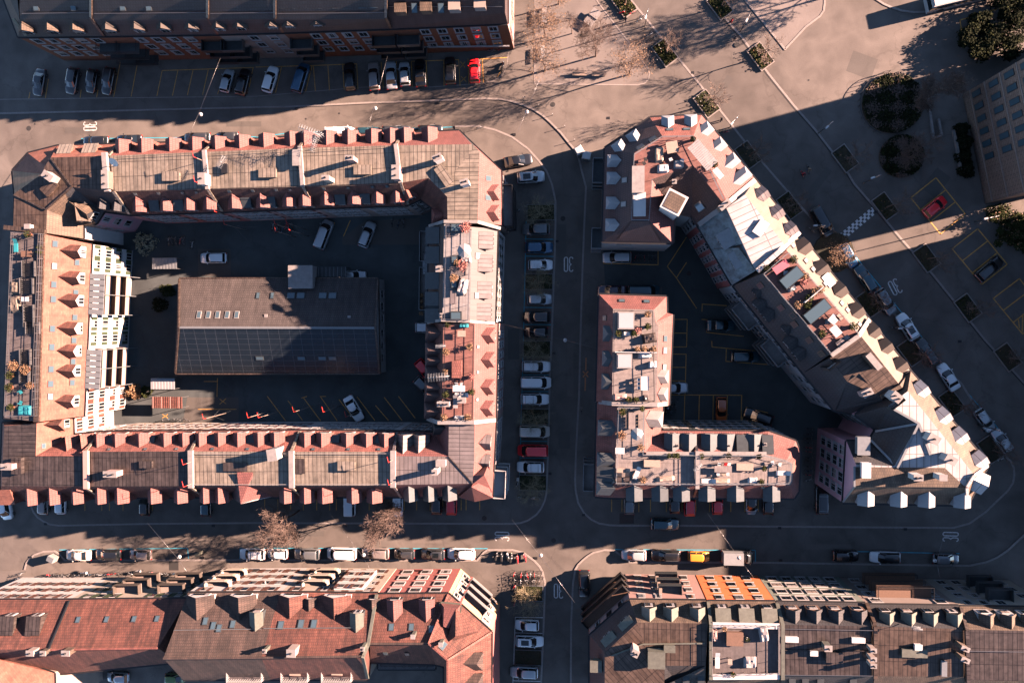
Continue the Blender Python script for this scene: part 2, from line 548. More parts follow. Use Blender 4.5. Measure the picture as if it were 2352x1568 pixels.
sheet('pavement', K_D + [(2800, 1000), (2800, 1900), (1310, 1900)], 'pave', GZ, GZ)
L2 = [(1560, -75), (1623, 0), (1701, 88), (1764, 174), (1821, 245), (1871, 302), (1939, 390), (1959, 424), (2014, 487), (2064, 547), (2139, 632), (2189, 694), (2259, 782), (2352, 884), (2700, 1290)]
sheet('car_park_ground', L2 + [(3200, 1290), (3200, -500), (1500, -500)], 'pave', 0.006)


def kerb(name, pts, w=.30, z=0, h=.125, m='kerb'):
    k = MB()
    q = [P(u, v, z) for u, v in pts]
    for i in range(len(q) - 1):
        k.bar(q[i], q[i + 1], w, h, m)
        if i:
            k.tube(q[i], q[i] + Vector((0, 0, h - .001)), w / 2, w / 2, m, 8)
    k.build(name, kind='structure')


kerb('kerb', K_B)
kerb('kerb', K_A[1:])
kerb('kerb', K_C)
kerb('kerb', K_D)
kerb('drain_channel', L2, .22, 0, .02, 'darkkerb')
kerb('kerb', [(u + 3, v - 2) for u, v in L2], .3, 0, .03)
kerb('kerb', [(1711, 0), (1764, 65), (1803, 114), (1851, 62), (1870, 48), (1884, 37), (1892, 25), (1894, 8), (1894, -40)], .3, 0, .1)
kerb('kerb', [(2005, -6), (2030, 10), (2046, 17), (2070, 25), (2099, 29), (2125, 28), (2151, 24), (2250, -3), (2352, -30)], .3, 0, .1)
kerb('kerb', [(1229, -40), (1228, 193), (1345, 195), (1465, 196), (1480, 192), (1489, 183), (1492, 170), (1488, 158), (1451, 107), (1376, 10), (1350, -30)], .2, 0, GZ + .03)
kerb('kerb', [(-40, 232), (0, 229), (225, 226), (588, 222), (700, 212), (838, 201), (988, 201), (1100, 193), (1135, 186), (1155, 172), (1165, 150), (1168, 118)], .12, 0, GZ + .012)
sheet('gravel_ground', [(1229, -60), (1228, 193), (1345, 195), (1465, 196), (1480, 192), (1489, 183), (1492, 170), (1488, 158), (1451, 107), (1376, 10), (1340, -60)], 'gravel', GZ + .006)
sheet('gravel_ground', [(1680, -40), (1711, 0), (1764, 65), (1803, 114), (1851, 62), (1870, 48), (1884, 37), (1892, 25), (1894, 8), (1894, -40)], 'gravel', 0.05)
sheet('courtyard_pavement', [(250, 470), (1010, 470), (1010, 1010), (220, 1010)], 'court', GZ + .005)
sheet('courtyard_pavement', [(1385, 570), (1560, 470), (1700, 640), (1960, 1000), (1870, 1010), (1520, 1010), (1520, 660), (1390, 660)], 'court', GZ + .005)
sheet('road_patch', [(838, 508), (965, 500), (962, 562), (786, 562), (786, 545)], 'patch', GZ + .011)
sheet('road_patch', [(430, 912), (548, 912), (548, 970), (420, 970)], 'patch', GZ + .011)
sheet('road_patch', [(455, 572), (530, 572), (530, 634), (455, 634)], 'patch', GZ + .011)
sheet('road_patch', [(388, 1287), (410, 1287), (410, 1309), (388, 1309)], 'darkkerb', GZ + .004)
sheet('road_patch', [(1423, 1178), (1456, 1178), (1456, 1202), (1423, 1202)], 'darkkerb', GZ + .004)

for i, (x, y, w_, h_, a_) in enumerate(((1186, 620, 30, 60, 0), (1180, 790, 26, 70, 0), (1290, 560, 20, 90, 0), (1310, 850, 14, 120, 0), (1296, 1010, 26, 40, 0), (700, 1225, 90, 12, 0), (980, 1240, 70, 14, 0), (300, 1240, 60, 16, 0), (1560, 1230, 80, 14, 0), (1900, 1255, 110, 12, 0),
                                         (180, 300, 60, 14, 0), (560, 285, 80, 12, 0), (980, 265, 60, 16, 0), (1660, 200, 16, 60, 40), (1880, 420, 18, 80, 38), (2060, 640, 16, 90, 38), (1980, 150, 60, 50, 20), (2150, 420, 40, 60, 38))):
    sn, cs = math.sin(R(a_)), math.cos(R(a_))
    sheet('road_patch', [(x + (px * w_ * cs - py * h_ * sn) / 2, y + (px * w_ * -sn * -1 + py * h_ * cs) / 2) for px, py in ((-1, -1), (1, -1), (1, 1), (-1, 1))], 'patch' if i % 3 else 'patch2', (GZ if x < 1200 and y > 500 and y < 900 else 0) + .008)
# painted markings
def lines(name, segs, m, w=.12, z=GZ + .016):
    k = MB()
    for s in segs:
        q = [P(u, v, z) for u, v in s]
        for i in range(len(q) - 1):
            d = (q[i + 1] - q[i])
            if d.length < 1e-4:
                continue
            d.normalize()
            n = Vector((-d.y, d.x, 0)) * w / 2
            e = d * w / 2
            k.poly([q[i] - n - e, q[i + 1] - n + e, q[i + 1] + n + e, q[i] + n - e], m)
            z += 0
    return k.build(name, kind='structure')


def T(c, r, *p):
    """points read in an enlarged tile of the photograph"""
    return [(588 * c + p[i] / 4, 392 * r + p[i + 1] / 4) for i in range(0, len(p), 2)]


blue = [T(2, 1, 130, 465, 105, 1568)]
for y in (628, 785, 1255, 1412):
    blue.append(T(2, 1, 120, y, 378, y + 3))
blue += [T(2, 2, 100, 150, 70, 1215)] + [T(2, 2, 95 - (y - 300) * .025, y, 345 - (y - 300) * .02, y + 2) for y in (305, 458, 915, 1068)]
lines('blue_parking_road_markings', blue, 'paint_b', .12)
lines('blue_parking_road_markings', [[(137, 1262), (431, 1258), (433, 1281)], [(551, 1258), (1119, 1259)], [(551, 1258), (551, 1284)], [(1411, 1261), (1735, 1263), (1735, 1288)], T(3, 3, 620, 355, 1755, 378),
      T(0, 0, 750, 1275, 2351, 1258), [(588, 316), (660, 306), (1038, 292)], T(3, 1, 790, 770, 1440, 1560), T(3, 2, 1440, 20, 1990, 650, 2200, 900)], 'paint_b', .14, .016)
ye = [T(0, 0, 1490, 650, 2330, 622), T(1, 0, 0, 618, 480, 605), T(1, 0, 500, 605, 925, 588)]
for a in ((1490, 650, 1442, 880), (1635, 645, 1585, 878), (1775, 640, 1722, 874), (1915, 635, 1862, 870), (2325, 625, 2290, 800), (1105, 575, 1045, 888), (1265, 570, 1205, 885), (275, 850, 265, 902), (445, 730, 418, 898), (900, 830, 888, 892), (745, 830, 737, 896), (2010, 830, 2000, 862)):
    ye.append(T(0, 0, *a))
for a in ((235, 612, 180, 850), (515, 607, 457, 838), (527, 607, 545, 835), (660, 600, 675, 830), (925, 588, 937, 820), (1150, 575, 1170, 808), (1290, 570, 1303, 805), (1428, 565, 1435, 800), (1563, 560, 1575, 795), (1725, 556, 1728, 790),
          (1862, 548, 1875, 785), (1948, 545, 1955, 775), (2080, 545, 2090, 760), (1430, 566, 1862, 550), (2050, 545, 2305, 530), (2255, 640, 2220, 710), (1880, 570, 1920, 620), (1920, 570, 1880, 620), (1885, 705, 1930, 750), (1930, 705, 1885, 750), (795, 590, 810, 825)):
    ye.append(T(1, 0, *a))
# central east courtyard
ye += [T(2, 1, 1600, 615, 1427, 880, 1510, 985, 1695, 1262), T(2, 1, 1602, 845, 1510, 985), T(2, 1, 1090, 745, 1090, 860, 1342, 865, 1342, 740), T(2, 1, 840, 830, 840, 855, 1090, 855),
       T(2, 1, 1475, 1365, 1610, 1365, 1605, 1568), T(2, 1, 1475, 1490, 1605, 1492), T(2, 1, 1970, 1240, 1748, 1225, 1745, 1290), T(2, 1, 1745, 1365, 1800, 1370, 1785, 1485, 2125, 1520), T(2, 2, 1605, 0, 1603, 50, 1475, 50),
       T(2, 2, 1475, 115, 1600, 117, 1590, 490), T(2, 2, 1468, 237, 1595, 237), T(2, 2, 1460, 360, 1590, 362), T(2, 2, 1455, 490, 2110, 493, 2105, 752), T(2, 2, 1588, 490, 1580, 752), T(2, 2, 1722, 492, 1715, 752), T(2, 2, 1850, 493, 1845, 752), T(2, 2, 1980, 493, 1972, 752),
       T(2, 2, 2105, 752, 2150, 603, 2351, 655), T(2, 2, 1835, 0, 1838, 50, 2351, 98), T(2, 2, 1970, 60, 1965, 182, 2351, 212)]
for x in (915, 1010, 1165, 1272, 1418, 1562, 1690, 1815, 1935, 2010, 2138, 2262):
    ye.append(T(2, 2, x, 1450, x, 1560))
for x in (780, 935, 1005, 1130, 1400):
    ye.append(T(0, 2, x, 1465, x, 1550))
for x in (80, 200, 318, 435, 558, 677, 738, 1040, 1362, 1475, 1600, 1715, 1840, 1885, 1930, 2055):
    ye.append(T(1, 2, x, 1450, x, 1545))
for a in ((105, 505, 270, 725), (295, 545, 425, 720), (435, 515, 592, 725), (590, 503, 745, 725), (765, 535, 905, 720), (930, 510, 1090, 722), (1100, 590, 1215, 722), (1180, 515, 1340, 722), (1310, 505, 1460, 700), (420, 518, 465, 505), (600, 505, 640, 503)):
    ye.append(T(1, 2, *a))
ye += [T(0, 2, 1998, 340, 1993, 505), T(0, 2, 1875, 367, 1995, 367), T(0, 2, 1820, 622, 2170, 622), T(0, 2, 2020, 530, 2075, 570), T(0, 2, 2075, 525, 2020, 575), T(0, 2, 1495, 670, 1540, 700), T(0, 2, 1540, 670, 1495, 700), T(1, 1, 865, 460, 805, 600), T(1, 1, 720, 480, 690, 560)]
lines('yellow_parking_road_markings', ye, 'paint_y', .12)
y2 = [T(3, 1, 1312, 250, 1543, 65, 1812, 397, 1585, 582, 1312, 250), T(3, 1, 1405, 357, 1632, 178), T(3, 1, 1495, 468, 1720, 288), T(3, 1, 1692, 717, 1927, 533, 2198, 860, 1965, 1045, 1692, 717), T(3, 1, 1790, 825, 2015, 648), T(3, 1, 1882, 935, 2105, 755),
      T(3, 1, 2070, 1173, 2310, 990, 2560, 1320, 2340, 1500, 2070, 1173), T(3, 1, 2165, 1280, 2351, 1140), T(3, 1, 2260, 1388, 2400, 1280), T(3, 1, 2300, 1360, 2310, 1440), T(3, 1, 2340, 1320, 2335, 1480), T(3, 0, 1785, 310, 1762, 188, 2100, 85)]
lines('yellow_parking_road_markings', y2, 'paint_y', .16, .022)
lines('orange_road_marking', [T(2, 2, 680, 155, 678, 262), T(2, 2, 674, 335, 671, 447), T(2, 2, 655, 278, 697, 322), T(2, 2, 697, 278, 655, 322)], 'paint_o', .2)
lines('white_parking_road_markings', [T(2, 3, 30, 962, 283, 966), T(2, 3, 30, 962, 8, 1568), T(2, 3, 25, 1105, 278, 1110), T(2, 3, 15, 1545, 265, 1552)], 'paint_w', .12)
# speed limit numerals
def numeral(cu, cv, ang, hgt=2.3):
    c = P(cu, cv, .018)
    ca, sa = math.cos(R(ang)), math.sin(R(ang))
    k = MB()
    def st(pts, off):
        q = [Vector((c.x + (x + off) * ca - y * sa, c.y + (x + off) * sa + y * ca, .018)) for x, y in pts]
        for i in range(len(q) - 1):
            d = (q[i + 1] - q[i]).normalized()
            n = Vector((-d.y, d.x, 0)) * .085
            e = d * .02
            k.poly([q[i] - n - e, q[i + 1] - n + e, q[i + 1] + n + e, q[i] + n - e], 'paint_w')
    a, h = .27, hgt / 2
    o = [(a * math.cos(R(x)), (h - a) + a * math.sin(R(x))) for x in range(0, 181, 30)] + [(a * math.cos(R(x)), -(h - a) + a * math.sin(R(x))) for x in range(180, 361, 30)] + [(a, h - a)]
    st(o, .42)
    three = [(-a, h - .25)] + [(a * math.cos(R(t)), h - a + a * math.sin(R(t))) for t in (150, 120, 90, 60, 30, 0)] + [(a, a + .1), (a * .7, .12), (-.02, 0), (a * .7, -.12), (a, -a - .1)] + [(a * math.cos(R(t)), -h + a + a * math.sin(R(t))) for t in (0, -30, -60, -90, -120, -150)] + [(-a, -h + .25)]
    st(three, -.42)
    k.build('speed_limit_road_marking', kind='structure')


numeral(207, 290, -90)
numeral(1306, 607, 180)
numeral(588 * 3 + 1168 / 4, 392 + 1068 / 4, 180 + 27)
numeral(588 + 2260 / 4, 1176 + 220 / 4, 90)
numeral(588 * 3 + 1678 / 4, 1176 + 224 / 4, 90)
numeral(1176 + 427 / 4, 1176 + 722 / 4, 180)
numeral(70 / 4, 1176 + 640 / 4, 180, 2.0)
k = MB()
for i in range(9):
    for r_, off in ((0, 0), (1, .5), (2, 0.1)):
        u0 = 588 * 3 + (672 + i * 36.5 + (18 if r_ == 1 else 0) + r_ * 16) / 4
        v0 = 392 + (587 - i * 30.5 - (15 if r_ == 1 else 0) + r_ * 12 + (6 if r_ == 2 else 0)) / 4
        if r_ == 1 and i == 8:
            continue
        c = P(u0, v0, .01)
        k.box((c.x, c.y, .004), (.42, .42, .014), 'paint_w', R(39))
k.build('checkered_road_marking', kind='structure')
# manholes and gully grates
k = MB()
for c_, r_, x, y, rad in ((0, 0, 265, 1180, .42), (2, 0, 375, 963, .4), (2, 0, 2065, 415, .4), (2, 1, 468, 440, .4), (1, 3, 2098, 52, .4), (2, 3, 382, 258, .4), (1, 0, 765, 1043, .15), (1, 0, 1252, 1060, .15), (1, 0, 458, 1093, .15), (3, 0, 373, 738, .15), (2, 1, 1624, 945, .35), (0, 0, 320, 1140, .15)):
    u, v = T(c_, r_, x, y)[0]
    p = P(u, v, .0)
    on = (c_, r_, x) in ((2, 1, 1624), (1, 3, 2098), (2, 0, 375), (2, 0, 2065))
    k.tube((p.x, p.y, 0), (p.x, p.y, .022 + (GZ if on else 0)), rad, rad, 'darkkerb', 16)
for c_, r_, x, y in ((1, 0, 372, 1000), (1, 0, 1675, 946), (2, 0, 20, 1238), (2, 0, 885, 1087), (2, 0, 1658, 670), (2, 1, 415, 650), (2, 2, 385, 108), (2, 2, 350, 1212), (1, 3, 825, 122), (0, 3, 420, 105), (0, 3, 285, 412), (0, 3, 1865, 417), (0, 3, 1960, 122), (3, 3, 105, 142), (3, 3, 1260, 153), (3, 3, 115, 438), (2, 3, 658, 22), (2, 3, 220, 420), (3, 1, 990, 380), (3, 2, 1760, 0)):
    p = P(*T(c_, r_, x, y)[0], 0)
    k.box((p.x, p.y, 0), (.5, .4, .135), 'darksteel')
k.build('road_drains', kind='structure')

# ------------------------------------------------------------------ buildings
_cache = {}


wrnd = random.Random(11)


def window_mesh(w, h, style):
    var = wrnd.choice((0, 0, 0, 1, 2, 3, 4))
    key = ('w', w, h, style, var)
    if key not in _cache:
        mb = MB()
        fr = 'frame' if style != 'dark' else 'darksteel'
        mb.box((0, -.03, -h / 2), (w, .08, h), fr)
        g = .07
        pw = (w - 3 * g) / 2
        for sx in (-1, 1):
            mb.box((sx * (pw + g) / 2, -.075, -h / 2 + g), (pw, .02, h - 2 * g), 'glass')
            if var == 1 or (var == 2 and sx < 0):         # curtain
                mb.box((sx * (pw + g) / 2 + sx * pw * .2, -.088, -h / 2 + g + .03), (pw * .55, .01, h - 2 * g - .06), 'fabric')
            if var == 3:                                  # half-lowered blind
                mb.box((sx * (pw + g) / 2, -.088, 0), (pw, .01, h / 2 - g), 'concrete')
            if var == 4:
                mb.box((sx * (pw + g) / 2, -.088, -h * .1), (pw, .01, h * .6 - g), 'beigew')
        if style == 'stone':
            mb.box((0, -.05, h / 2), (w + .3, .16, .16), 'stone')
            mb.box((0, -.08, -h / 2 - .14), (w + .3, .22, .12), 'stone')
            for sx in (-1, 1):
                mb.box((sx * (w / 2 + .08), -.045, -h / 2), (.14, .12, h), 'stone')
        elif style == 'plain':
            mb.box((0, -.07, -h / 2 - .1), (w + .2, .2, .08), 'stone')
        _cache[key] = mb.mesh('window')
    return _cache[key]


def shutter_mesh(m, h, w=.5):
    key = ('s', m, h, w)
    if key not in _cache:
        mb = MB()
        mb.box((0, -.05, -h / 2), (w, .05, h), m)
        for i in range(5):
            mb.box((0, -.085, -h / 2 + .1 + i * h / 5.2), (w - .1, .02, .1), m)
        _cache[key] = mb.mesh('shutter')
    return _cache[key]


def add_window(parent, loc, rz, w=1.05, h=1.55, style='plain', shut=None):
    o = inst(window_mesh(w, h, style), 'window', parent, loc, rz)
    if shut:
        for sx in (-1, 1):
            inst(shutter_mesh(shut, h), 'shutter', o, (sx * (w / 2 + .28), 0, 0))
    return o


def frame_mesh_dormer(w, y0, zt, zr, k, roofm, wallm, kind):
    key = ('d', w, y0, zt, zr, round(k, 2), roofm, wallm, kind)
    if key in _cache:
        return _cache[key]
    mb = MB()
    y1 = zr / k + .05
    yt = zt / k + .02
    x = w / 2
    zb = k * y0 - .35
    o = .14
    V_ = lambda *a: Vector(a)
    if kind in ('gable', 'hip'):
        mb.poly([V_(-x, y0, zb), V_(x, y0, zb), V_(x, y0, zt), V_(0, y0, zr if kind == 'gable' else zt), V_(-x, y0, zt)], wallm)
        for s in (-1, 1):
            q = [V_(s * x, y0, zb), V_(s * x, yt, zb), V_(s * x, yt, zt), V_(s * x, y0, zt)]
            mb.poly(q if s > 0 else q[::-1], wallm)
        t = .1
        yf = y0 - o if kind == 'gable' else y0 + .55 * x
        so_ = (zr - zt) / x * o
        for s in (-1, 1):
            a = [V_(s * (x + o), y0 - o, zt - so_), V_(s * (x + o), yt - so_ / k, zt - so_), V_(0, y1, zr), V_(0, yf, zr)]
            up = [p + V_(0, 0, t) for p in a]
            mb.poly(up if s > 0 else up[::-1], roofm, udir=V_(0, 1, 0))
            mb.poly(a[::-1] if s > 0 else a, roofm)
            mb.poly([a[0], a[1], up[1], up[0]] if s > 0 else [a[1], a[0], up[0], up[1]], roofm)
            if kind == 'gable':
                mb.poly([a[3], a[0], up[0], up[3]] if s > 0 else [a[0], a[3], up[3], up[0]], roofm)
        if kind == 'hip':
            mb.poly([V_(-x - o, y0 - o, zt - so_ + t), V_(x + o, y0 - o, zt - so_ + t), V_(0, yf, zr + t)], roofm)
            mb.poly([V_(-x - o, y0 - o, zt - so_), V_(x + o, y0 - o, zt - so_), V_(x + o, y0 - o, zt - so_ + t), V_(-x - o, y0 - o, zt - so_ + t)], roofm)
    else:                                                # flat / lean-to
        mb.poly([V_(-x, y0, zb), V_(x, y0, zb), V_(x, y0, zt), V_(-x, y0, zt)], wallm)
        for s in (-1, 1):
            q = [V_(s * x, y0, zb), V_(s * x, y1, zb), V_(s * x, y1, zr), V_(s * x, y0, zt)]
            mb.poly(q if s > 0 else q[::-1], wallm)
        t = .12
        A = [V_(-x - o, y0 - o, zt), V_(x + o, y0 - o, zt), V_(x + o, y1, zr), V_(-x - o, y1, zr)]
        U = [p + V_(0, 0, t) for p in A]
        mb.poly(U, roofm)
        mb.poly(A[::-1], roofm)
        for i in range(4):
            j = (i + 1) % 4
            mb.poly([A[i], A[j], U[j], U[i]], roofm)
    _cache[key] = mb.mesh('dormer')
    return _cache[key]


class Bld:
    def __init__(s, name, label, cat, E, B, he, hb, wall, slope, top, group=None, z0=.02, gutter='darksteel', tops=None, wallmats=None, slopes=None):
        s.he, s.hb = he, hb
        hes = he if isinstance(he, (list, tuple)) else [he] * len(E)
        hbs = hb if isinstance(hb, (list, tuple)) else [hb] * len(E)
        s.hes, s.hbs = hes, hbs
        s.E = [P(u, v, h) for (u, v), h in zip(E, hes)]
        s.B = [P(u, v, h) for (u, v), h in zip(B, hbs)]
        n = len(E)
        ar = sum(s.E[i].x * s.E[(i + 1) % n].y - s.E[(i + 1) % n].x * s.E[i].y for i in range(n))
        s.sg = 1 if ar > 0 else -1
        c = sum(s.E, Vector()) / n
        s.o = Vector((c.x, c.y, 0))
        s.root = thing(name, label, cat, s.o, 0, group)
        s.n = n
        w = MB(s.o)
        for i in range(n):
            a, b = s.E[i], s.E[(i + 1) % n]
            q = [Vector((a.x, a.y, z0)), Vector((b.x, b.y, z0)), b, a]
            w.poly(q if s.sg > 0 else q[::-1], (wallmats or {}).get(i, wall))
        w.build('wall', s.root)
        r = MB(s.o)
        for i in range(n):
            j = (i + 1) % n
            q = [s.E[i], s.E[j], s.B[j], s.B[i]]
            r.poly(q if s.sg > 0 else q[::-1], (slopes or {}).get(i, slope))
        r.build('roof_slope', s.root)
        t = MB(s.o)
        q = s.B if s.sg > 0 else s.B[::-1]
        if tops:
            for pts, m_, ud in tops:
                qq = [P(u, v, h) for u, v, h in pts]
                nn = Vector()
                for i in range(len(qq)):
                    nn += qq[i].cross(qq[(i + 1) % len(qq)])
                if nn.z < 0:
                    qq = qq[::-1]
                t.poly(qq, m_, udir=ud)
        else:
            ds = max(((q[(i + 1) % n] - q[i]) for i in range(n)), key=lambda d: d.length)
            t.poly(q, top, udir=ds)
        if t.f:
            t.build('roof_top', s.root)
        g = MB(s.o)
        for i in range(n):
            a, b = s.E[i], s.E[(i + 1) % n]
            if (b - a).length > 1.0:
                nn = s.out(i) * .1
                g.bar(a + nn - Vector((0, 0, .1)), b + nn - Vector((0, 0, .1)), .22, .14, gutter)
        if gutter:
            g.build('gutter', s.root)

    def out(s, i):
        a, b = s.E[i], s.E[(i + 1) % s.n]
        d = (b - a)
        d.z = 0
        d.normalize()
        return Vector((d.y, -d.x, 0)) * s.sg

    def frame(s, i, t):
        a, b = s.E[i], s.E[(i + 1) % s.n]
        p = a.lerp(b, t)
        inn = -s.out(i)
        return p, inn, math.atan2(-inn.x, inn.y)         # local +y points inwards

    def facade(s, i, cols, rows, style='plain', shut=None, w=1.05, h=1.55, t0=.06, t1=.94, ztop=1.5, dz=2.95, skip=()):
        for c in range(cols):
            t = t0 + (t1 - t0) * (c + .5) / cols
            p, inn, rz = s.frame(i, t)
            for r_ in range(rows):
                z = p.z - ztop - dz * r_
                if (c, r_) in skip or z < 1.2:
                    continue
                add_window(s.root, (p.x - s.o.x, p.y - s.o.y, z), rz, w, h, style, shut)

    def dormers(s, i, ts, kind='gable', w=1.75, m=None, wall='tile_red', y0=.35, zt=1.75, zr=2.7, win=True, style='plain', shut=None):
        a, b = s.E[i], s.E[(i + 1) % s.n]
        for t in ts:
            p, inn, rz = s.frame(i, t)
            Bp = s.B[i].lerp(s.B[(i + 1) % s.n], t)
            dep = max(.5, (Bp - p).dot(inn))
            k = (Bp.z - p.z) / dep
            zr_ = min(zr, Bp.z - p.z - .1)
            zt_ = min(zt, zr_ - (.45 if kind != 'flat' else .1))
            me = frame_mesh_dormer(w, y0, round(zt_, 1), round(zr_, 1), round(k, 1), m or wall, wall, kind)
            d = inst(me, 'dormer', s.root, (p.x - s.o.x, p.y - s.o.y, p.z), rz)
            if win:
                ht = max(.6, zt_ - k * y0 - .05)
                add_window(d, (0, y0, (zt_ + k * y0) / 2), 0, w * .62, min(1.3, ht), 'dark' if style == 'dark' else 'frame')

    def skylight(s, i, t, f, w=.8, h=1.2, m='skyglass', fr='zincdark'):
        a = s.E[i].lerp(s.E[(i + 1) % s.n], t)
        b = s.B[i].lerp(s.B[(i + 1) % s.n], t)
        p = a.lerp(b, f)
        up = (b - a).normalized()
        xd = (s.E[(i + 1) % s.n] - s.E[i]).normalized() * s.sg
        s._sky(p, xd, up, w, h, m, fr)

    def _sky(s, p, xd, up, w, h, m, fr):
        nz = xd.cross(up).normalized()
        up = nz.cross(xd).normalized()
        key = ('sk', w, h, m, fr)
        if key not in _cache:
            mb = MB()
            mb.box((0, 0, -.02), (w, h, .12), fr)
            mb.box((0, 0, .1), (w - .18, h - .2, .012), m)
            _cache[key] = mb.mesh('skylight')
        o = inst(_cache[key], 'skylight', s.root)
        mt = Matrix((xd, up, nz)).transposed().to_4x4()
        o.matrix_local = Matrix.Translation(p - s.o) @ mt
        return o

    def topsky(s, u, v, h, w=.8, hh=1.2, rz=0, m='skyglass', fr='zincdark'):
        s._sky(P(u, v, h), Vector((math.cos(rz), math.sin(rz), 0)), Vector((-math.sin(rz), math.cos(rz), 0)), w, hh, m, fr)

    def chimney(s, u, v, hbase, ht=1.8, sx=1.3, sy=.7, rz=0, m='concrete', pots=2):
        p = P(u, v, hbase + ht)
        mb = MB(s.o)
        mb.box((p.x, p.y, hbase - .8), (sx, sy, ht + .7), m, rz)
        mb.box((p.x, p.y, hbase + ht - .1), (sx + .16, sy + .16, .12), 'concrete', rz)
        c = mb.build('chimney', s.root)
        pt = MB(s.o)
        L = max(sx, sy)
        for k_ in range(pots):
            f = (k_ + .5) / pts_n(pots) - .5
            dx, dy = (f * L, 0) if sx >= sy else (0, f * L)
            ca, sa = math.cos(rz), math.sin(rz)
            x, y = p.x + dx * ca - dy * sa, p.y + dx * sa + dy * ca
            pt.tube((x, y, hbase + ht), (x, y, hbase + ht + .35), .14, .12, 'darksteel', 8)
        if pots:
            o = pt.build('flue', c)

    def hatch(s, u, v, hbase, sx, sy, ht=.5, rz=0, m='olive', name='roof_hatch'):
        p = P(u, v, hbase + ht)
        mb = MB(s.o)
        mb.box((p.x, p.y, hbase - .1), (sx, sy, ht + .1), m, rz)
        mb.box((p.x, p.y, hbase + ht), (sx + .12, sy + .12, .06), m, rz)
        return mb.build(name, s.root)

    def bars(s, name, paths, w, h, m):
        for pth in paths:
            mb = MB(s.o)
            q = [P(*a) for a in pth]
            for i in range(len(q) - 1):
                mb.bar(q[i], q[i + 1], w, h, m)
            mb.build(name, s.root)

    def railing(s, pts, h, ht=1.0, m='steel', step=1.5, close=True):
        mb = MB(s.o)
        q = [P(u, v, h + ht) for u, v in pts]
        if close:
            q.append(q[0])
        for i in range(len(q) - 1):
            a, b = q[i], q[i + 1]
            for dz in (0, -.45):
                mb.bar(a + Vector((0, 0, dz)), b + Vector((0, 0, dz)), .05, .05, m)
            n = max(1, int((b - a).length / step))
            for k_ in range(n):
                c = a.lerp(b, k_ / n)
                mb.box((c.x, c.y, h), (.05, .05, ht), m)
        return mb.build('railing', s.root)

    def balcony(s, i, t, zs, w=3.0, d=1.4, m='concrete', rail=None, cap=None, rounded=False, solid=True):
        """zs: floor heights; each balcony is one part with its railing as a sub-part"""
        p, inn, rz = s.frame(i, t)
        key = ('b', w, d, m, rail, rounded, solid)
        if key not in _cache:
            mb = MB()
            mb.box((0, -d / 2, -.15), (w, d, .15), m)
            r2 = MB()
            rm = rail or m
            if rounded:
                pts = [(-w / 2, 0), (-w / 2, -d * .6), (-w / 2 + .35, -d * .92), (-w / 2 + .8, -d), (w / 2 - .8, -d), (w / 2 - .35, -d * .92), (w / 2, -d * .6), (w / 2, 0)]
            else:
                pts = [(-w / 2, 0), (-w / 2, -d), (w / 2, -d), (w / 2, 0)]
            for k_ in range(len(pts) - 1):
                a, b = Vector((*pts[k_], 0)), Vector((*pts[k_ + 1], 0))
                if solid:
                    r2.bar(a, b, .12 if rounded else .07, .98, rm)
                    if rounded:
                        r2.tube(a, a + Vector((0, 0, .98)), .06, .06, rm, 6)
                else:
                    r2.bar(a + Vector((0, 0, .95)), b + Vector((0, 0, .95)), .06, .06, rm)
                    nb = max(2, int((b - a).length / .22))
                    for q_ in range(nb):
                        c = a.lerp(b, q_ / nb)
                        r2.box((c.x, c.y, 0), (.03, .03, .95), rm)
            _cache[key] = (mb.mesh('balcony'), r2.mesh('railing'))
        for z in zs:
            o = inst(_cache[key][0], 'balcony', s.root, (p.x - s.o.x, p.y - s.o.y, z), rz)
            inst(_cache[key][1], 'railing', o)


def pts_n(n):
    return max(1, n)
# ================================================================== west perimeter block
GW = 'buildings of the west block'
HE, HB = 11.0, 15.0
ROW = dict(group=GW)
nwc = Bld('apartment_building', 'corner building with folded brown metal roofs at the north-west end of the west block', 'building',
          [(34, 452), (28, 392), (64, 352), (132, 335), (272, 331), (300, 494), (240, 486), (222, 514), (192, 518), (192, 548), (32, 540)],
          [(33, 445), (96, 400), (103, 382), (117, 362), (251, 358), (263, 440), (166, 430), (150, 446), (108, 482), (106, 535), (30, 528)],
          HE, [15, 15, 15, 15, 15, 15, 15, 14.8, 14.8, 15, 15], 'pinkw', 'tan', 'brownmetal', slopes={1: 'tile_new', 2: 'tile_new', 3: 'tile_new', 4: 'slate', 5: 'slate', 6: 'slate', 0: 'brownmetal'}, wallmats={8: 'white'}, **ROW)
nwc.facade(6, 1, 4, 'plain', w=1.2, t0=.2, t1=.8)
nwc.facade(7, 1, 4, 'plain', w=1.2, t0=.2, t1=.9)
nwc.dormers(3, (.28, .68), 'flat', 2.0, 'olive', 'tile_red')
nwc.dormers(5, (.25, .8), 'gable', 1.9, 'slate', 'slate')
nwc.dormers(7, (.5,), 'gable', 2.1, 'tan', 'slate', zr=3.2)
nwc.dormers(6, (.5,), 'gable', 2.0, 'tan', 'slate', zr=3.2)
nwc.chimney(108, 404, 15, 1.8, 1.6, .9, R(-35), 'concrete', 1)
nwc.hatch(112, 430, 15, 1.6, 2.4, .4, R(-45), 'brownmetal')
nwc.bars('ridge_seam', [[(165, 428, 15.05), (107, 480, 15.05)], [(165, 428, 15.05), (117, 364, 15.05)], [(32, 448, 15.05), (107, 481, 15.05)]], .2, .14, 'darkmetal')
nwc.bars('parapet', [[(14, 523, 15.1), (108, 533, 15.1)]], .7, .6, 'brownmetal')
nwc.chimney(62, 520, 15.3, .6, .8, .6, 0, 'white', 0)

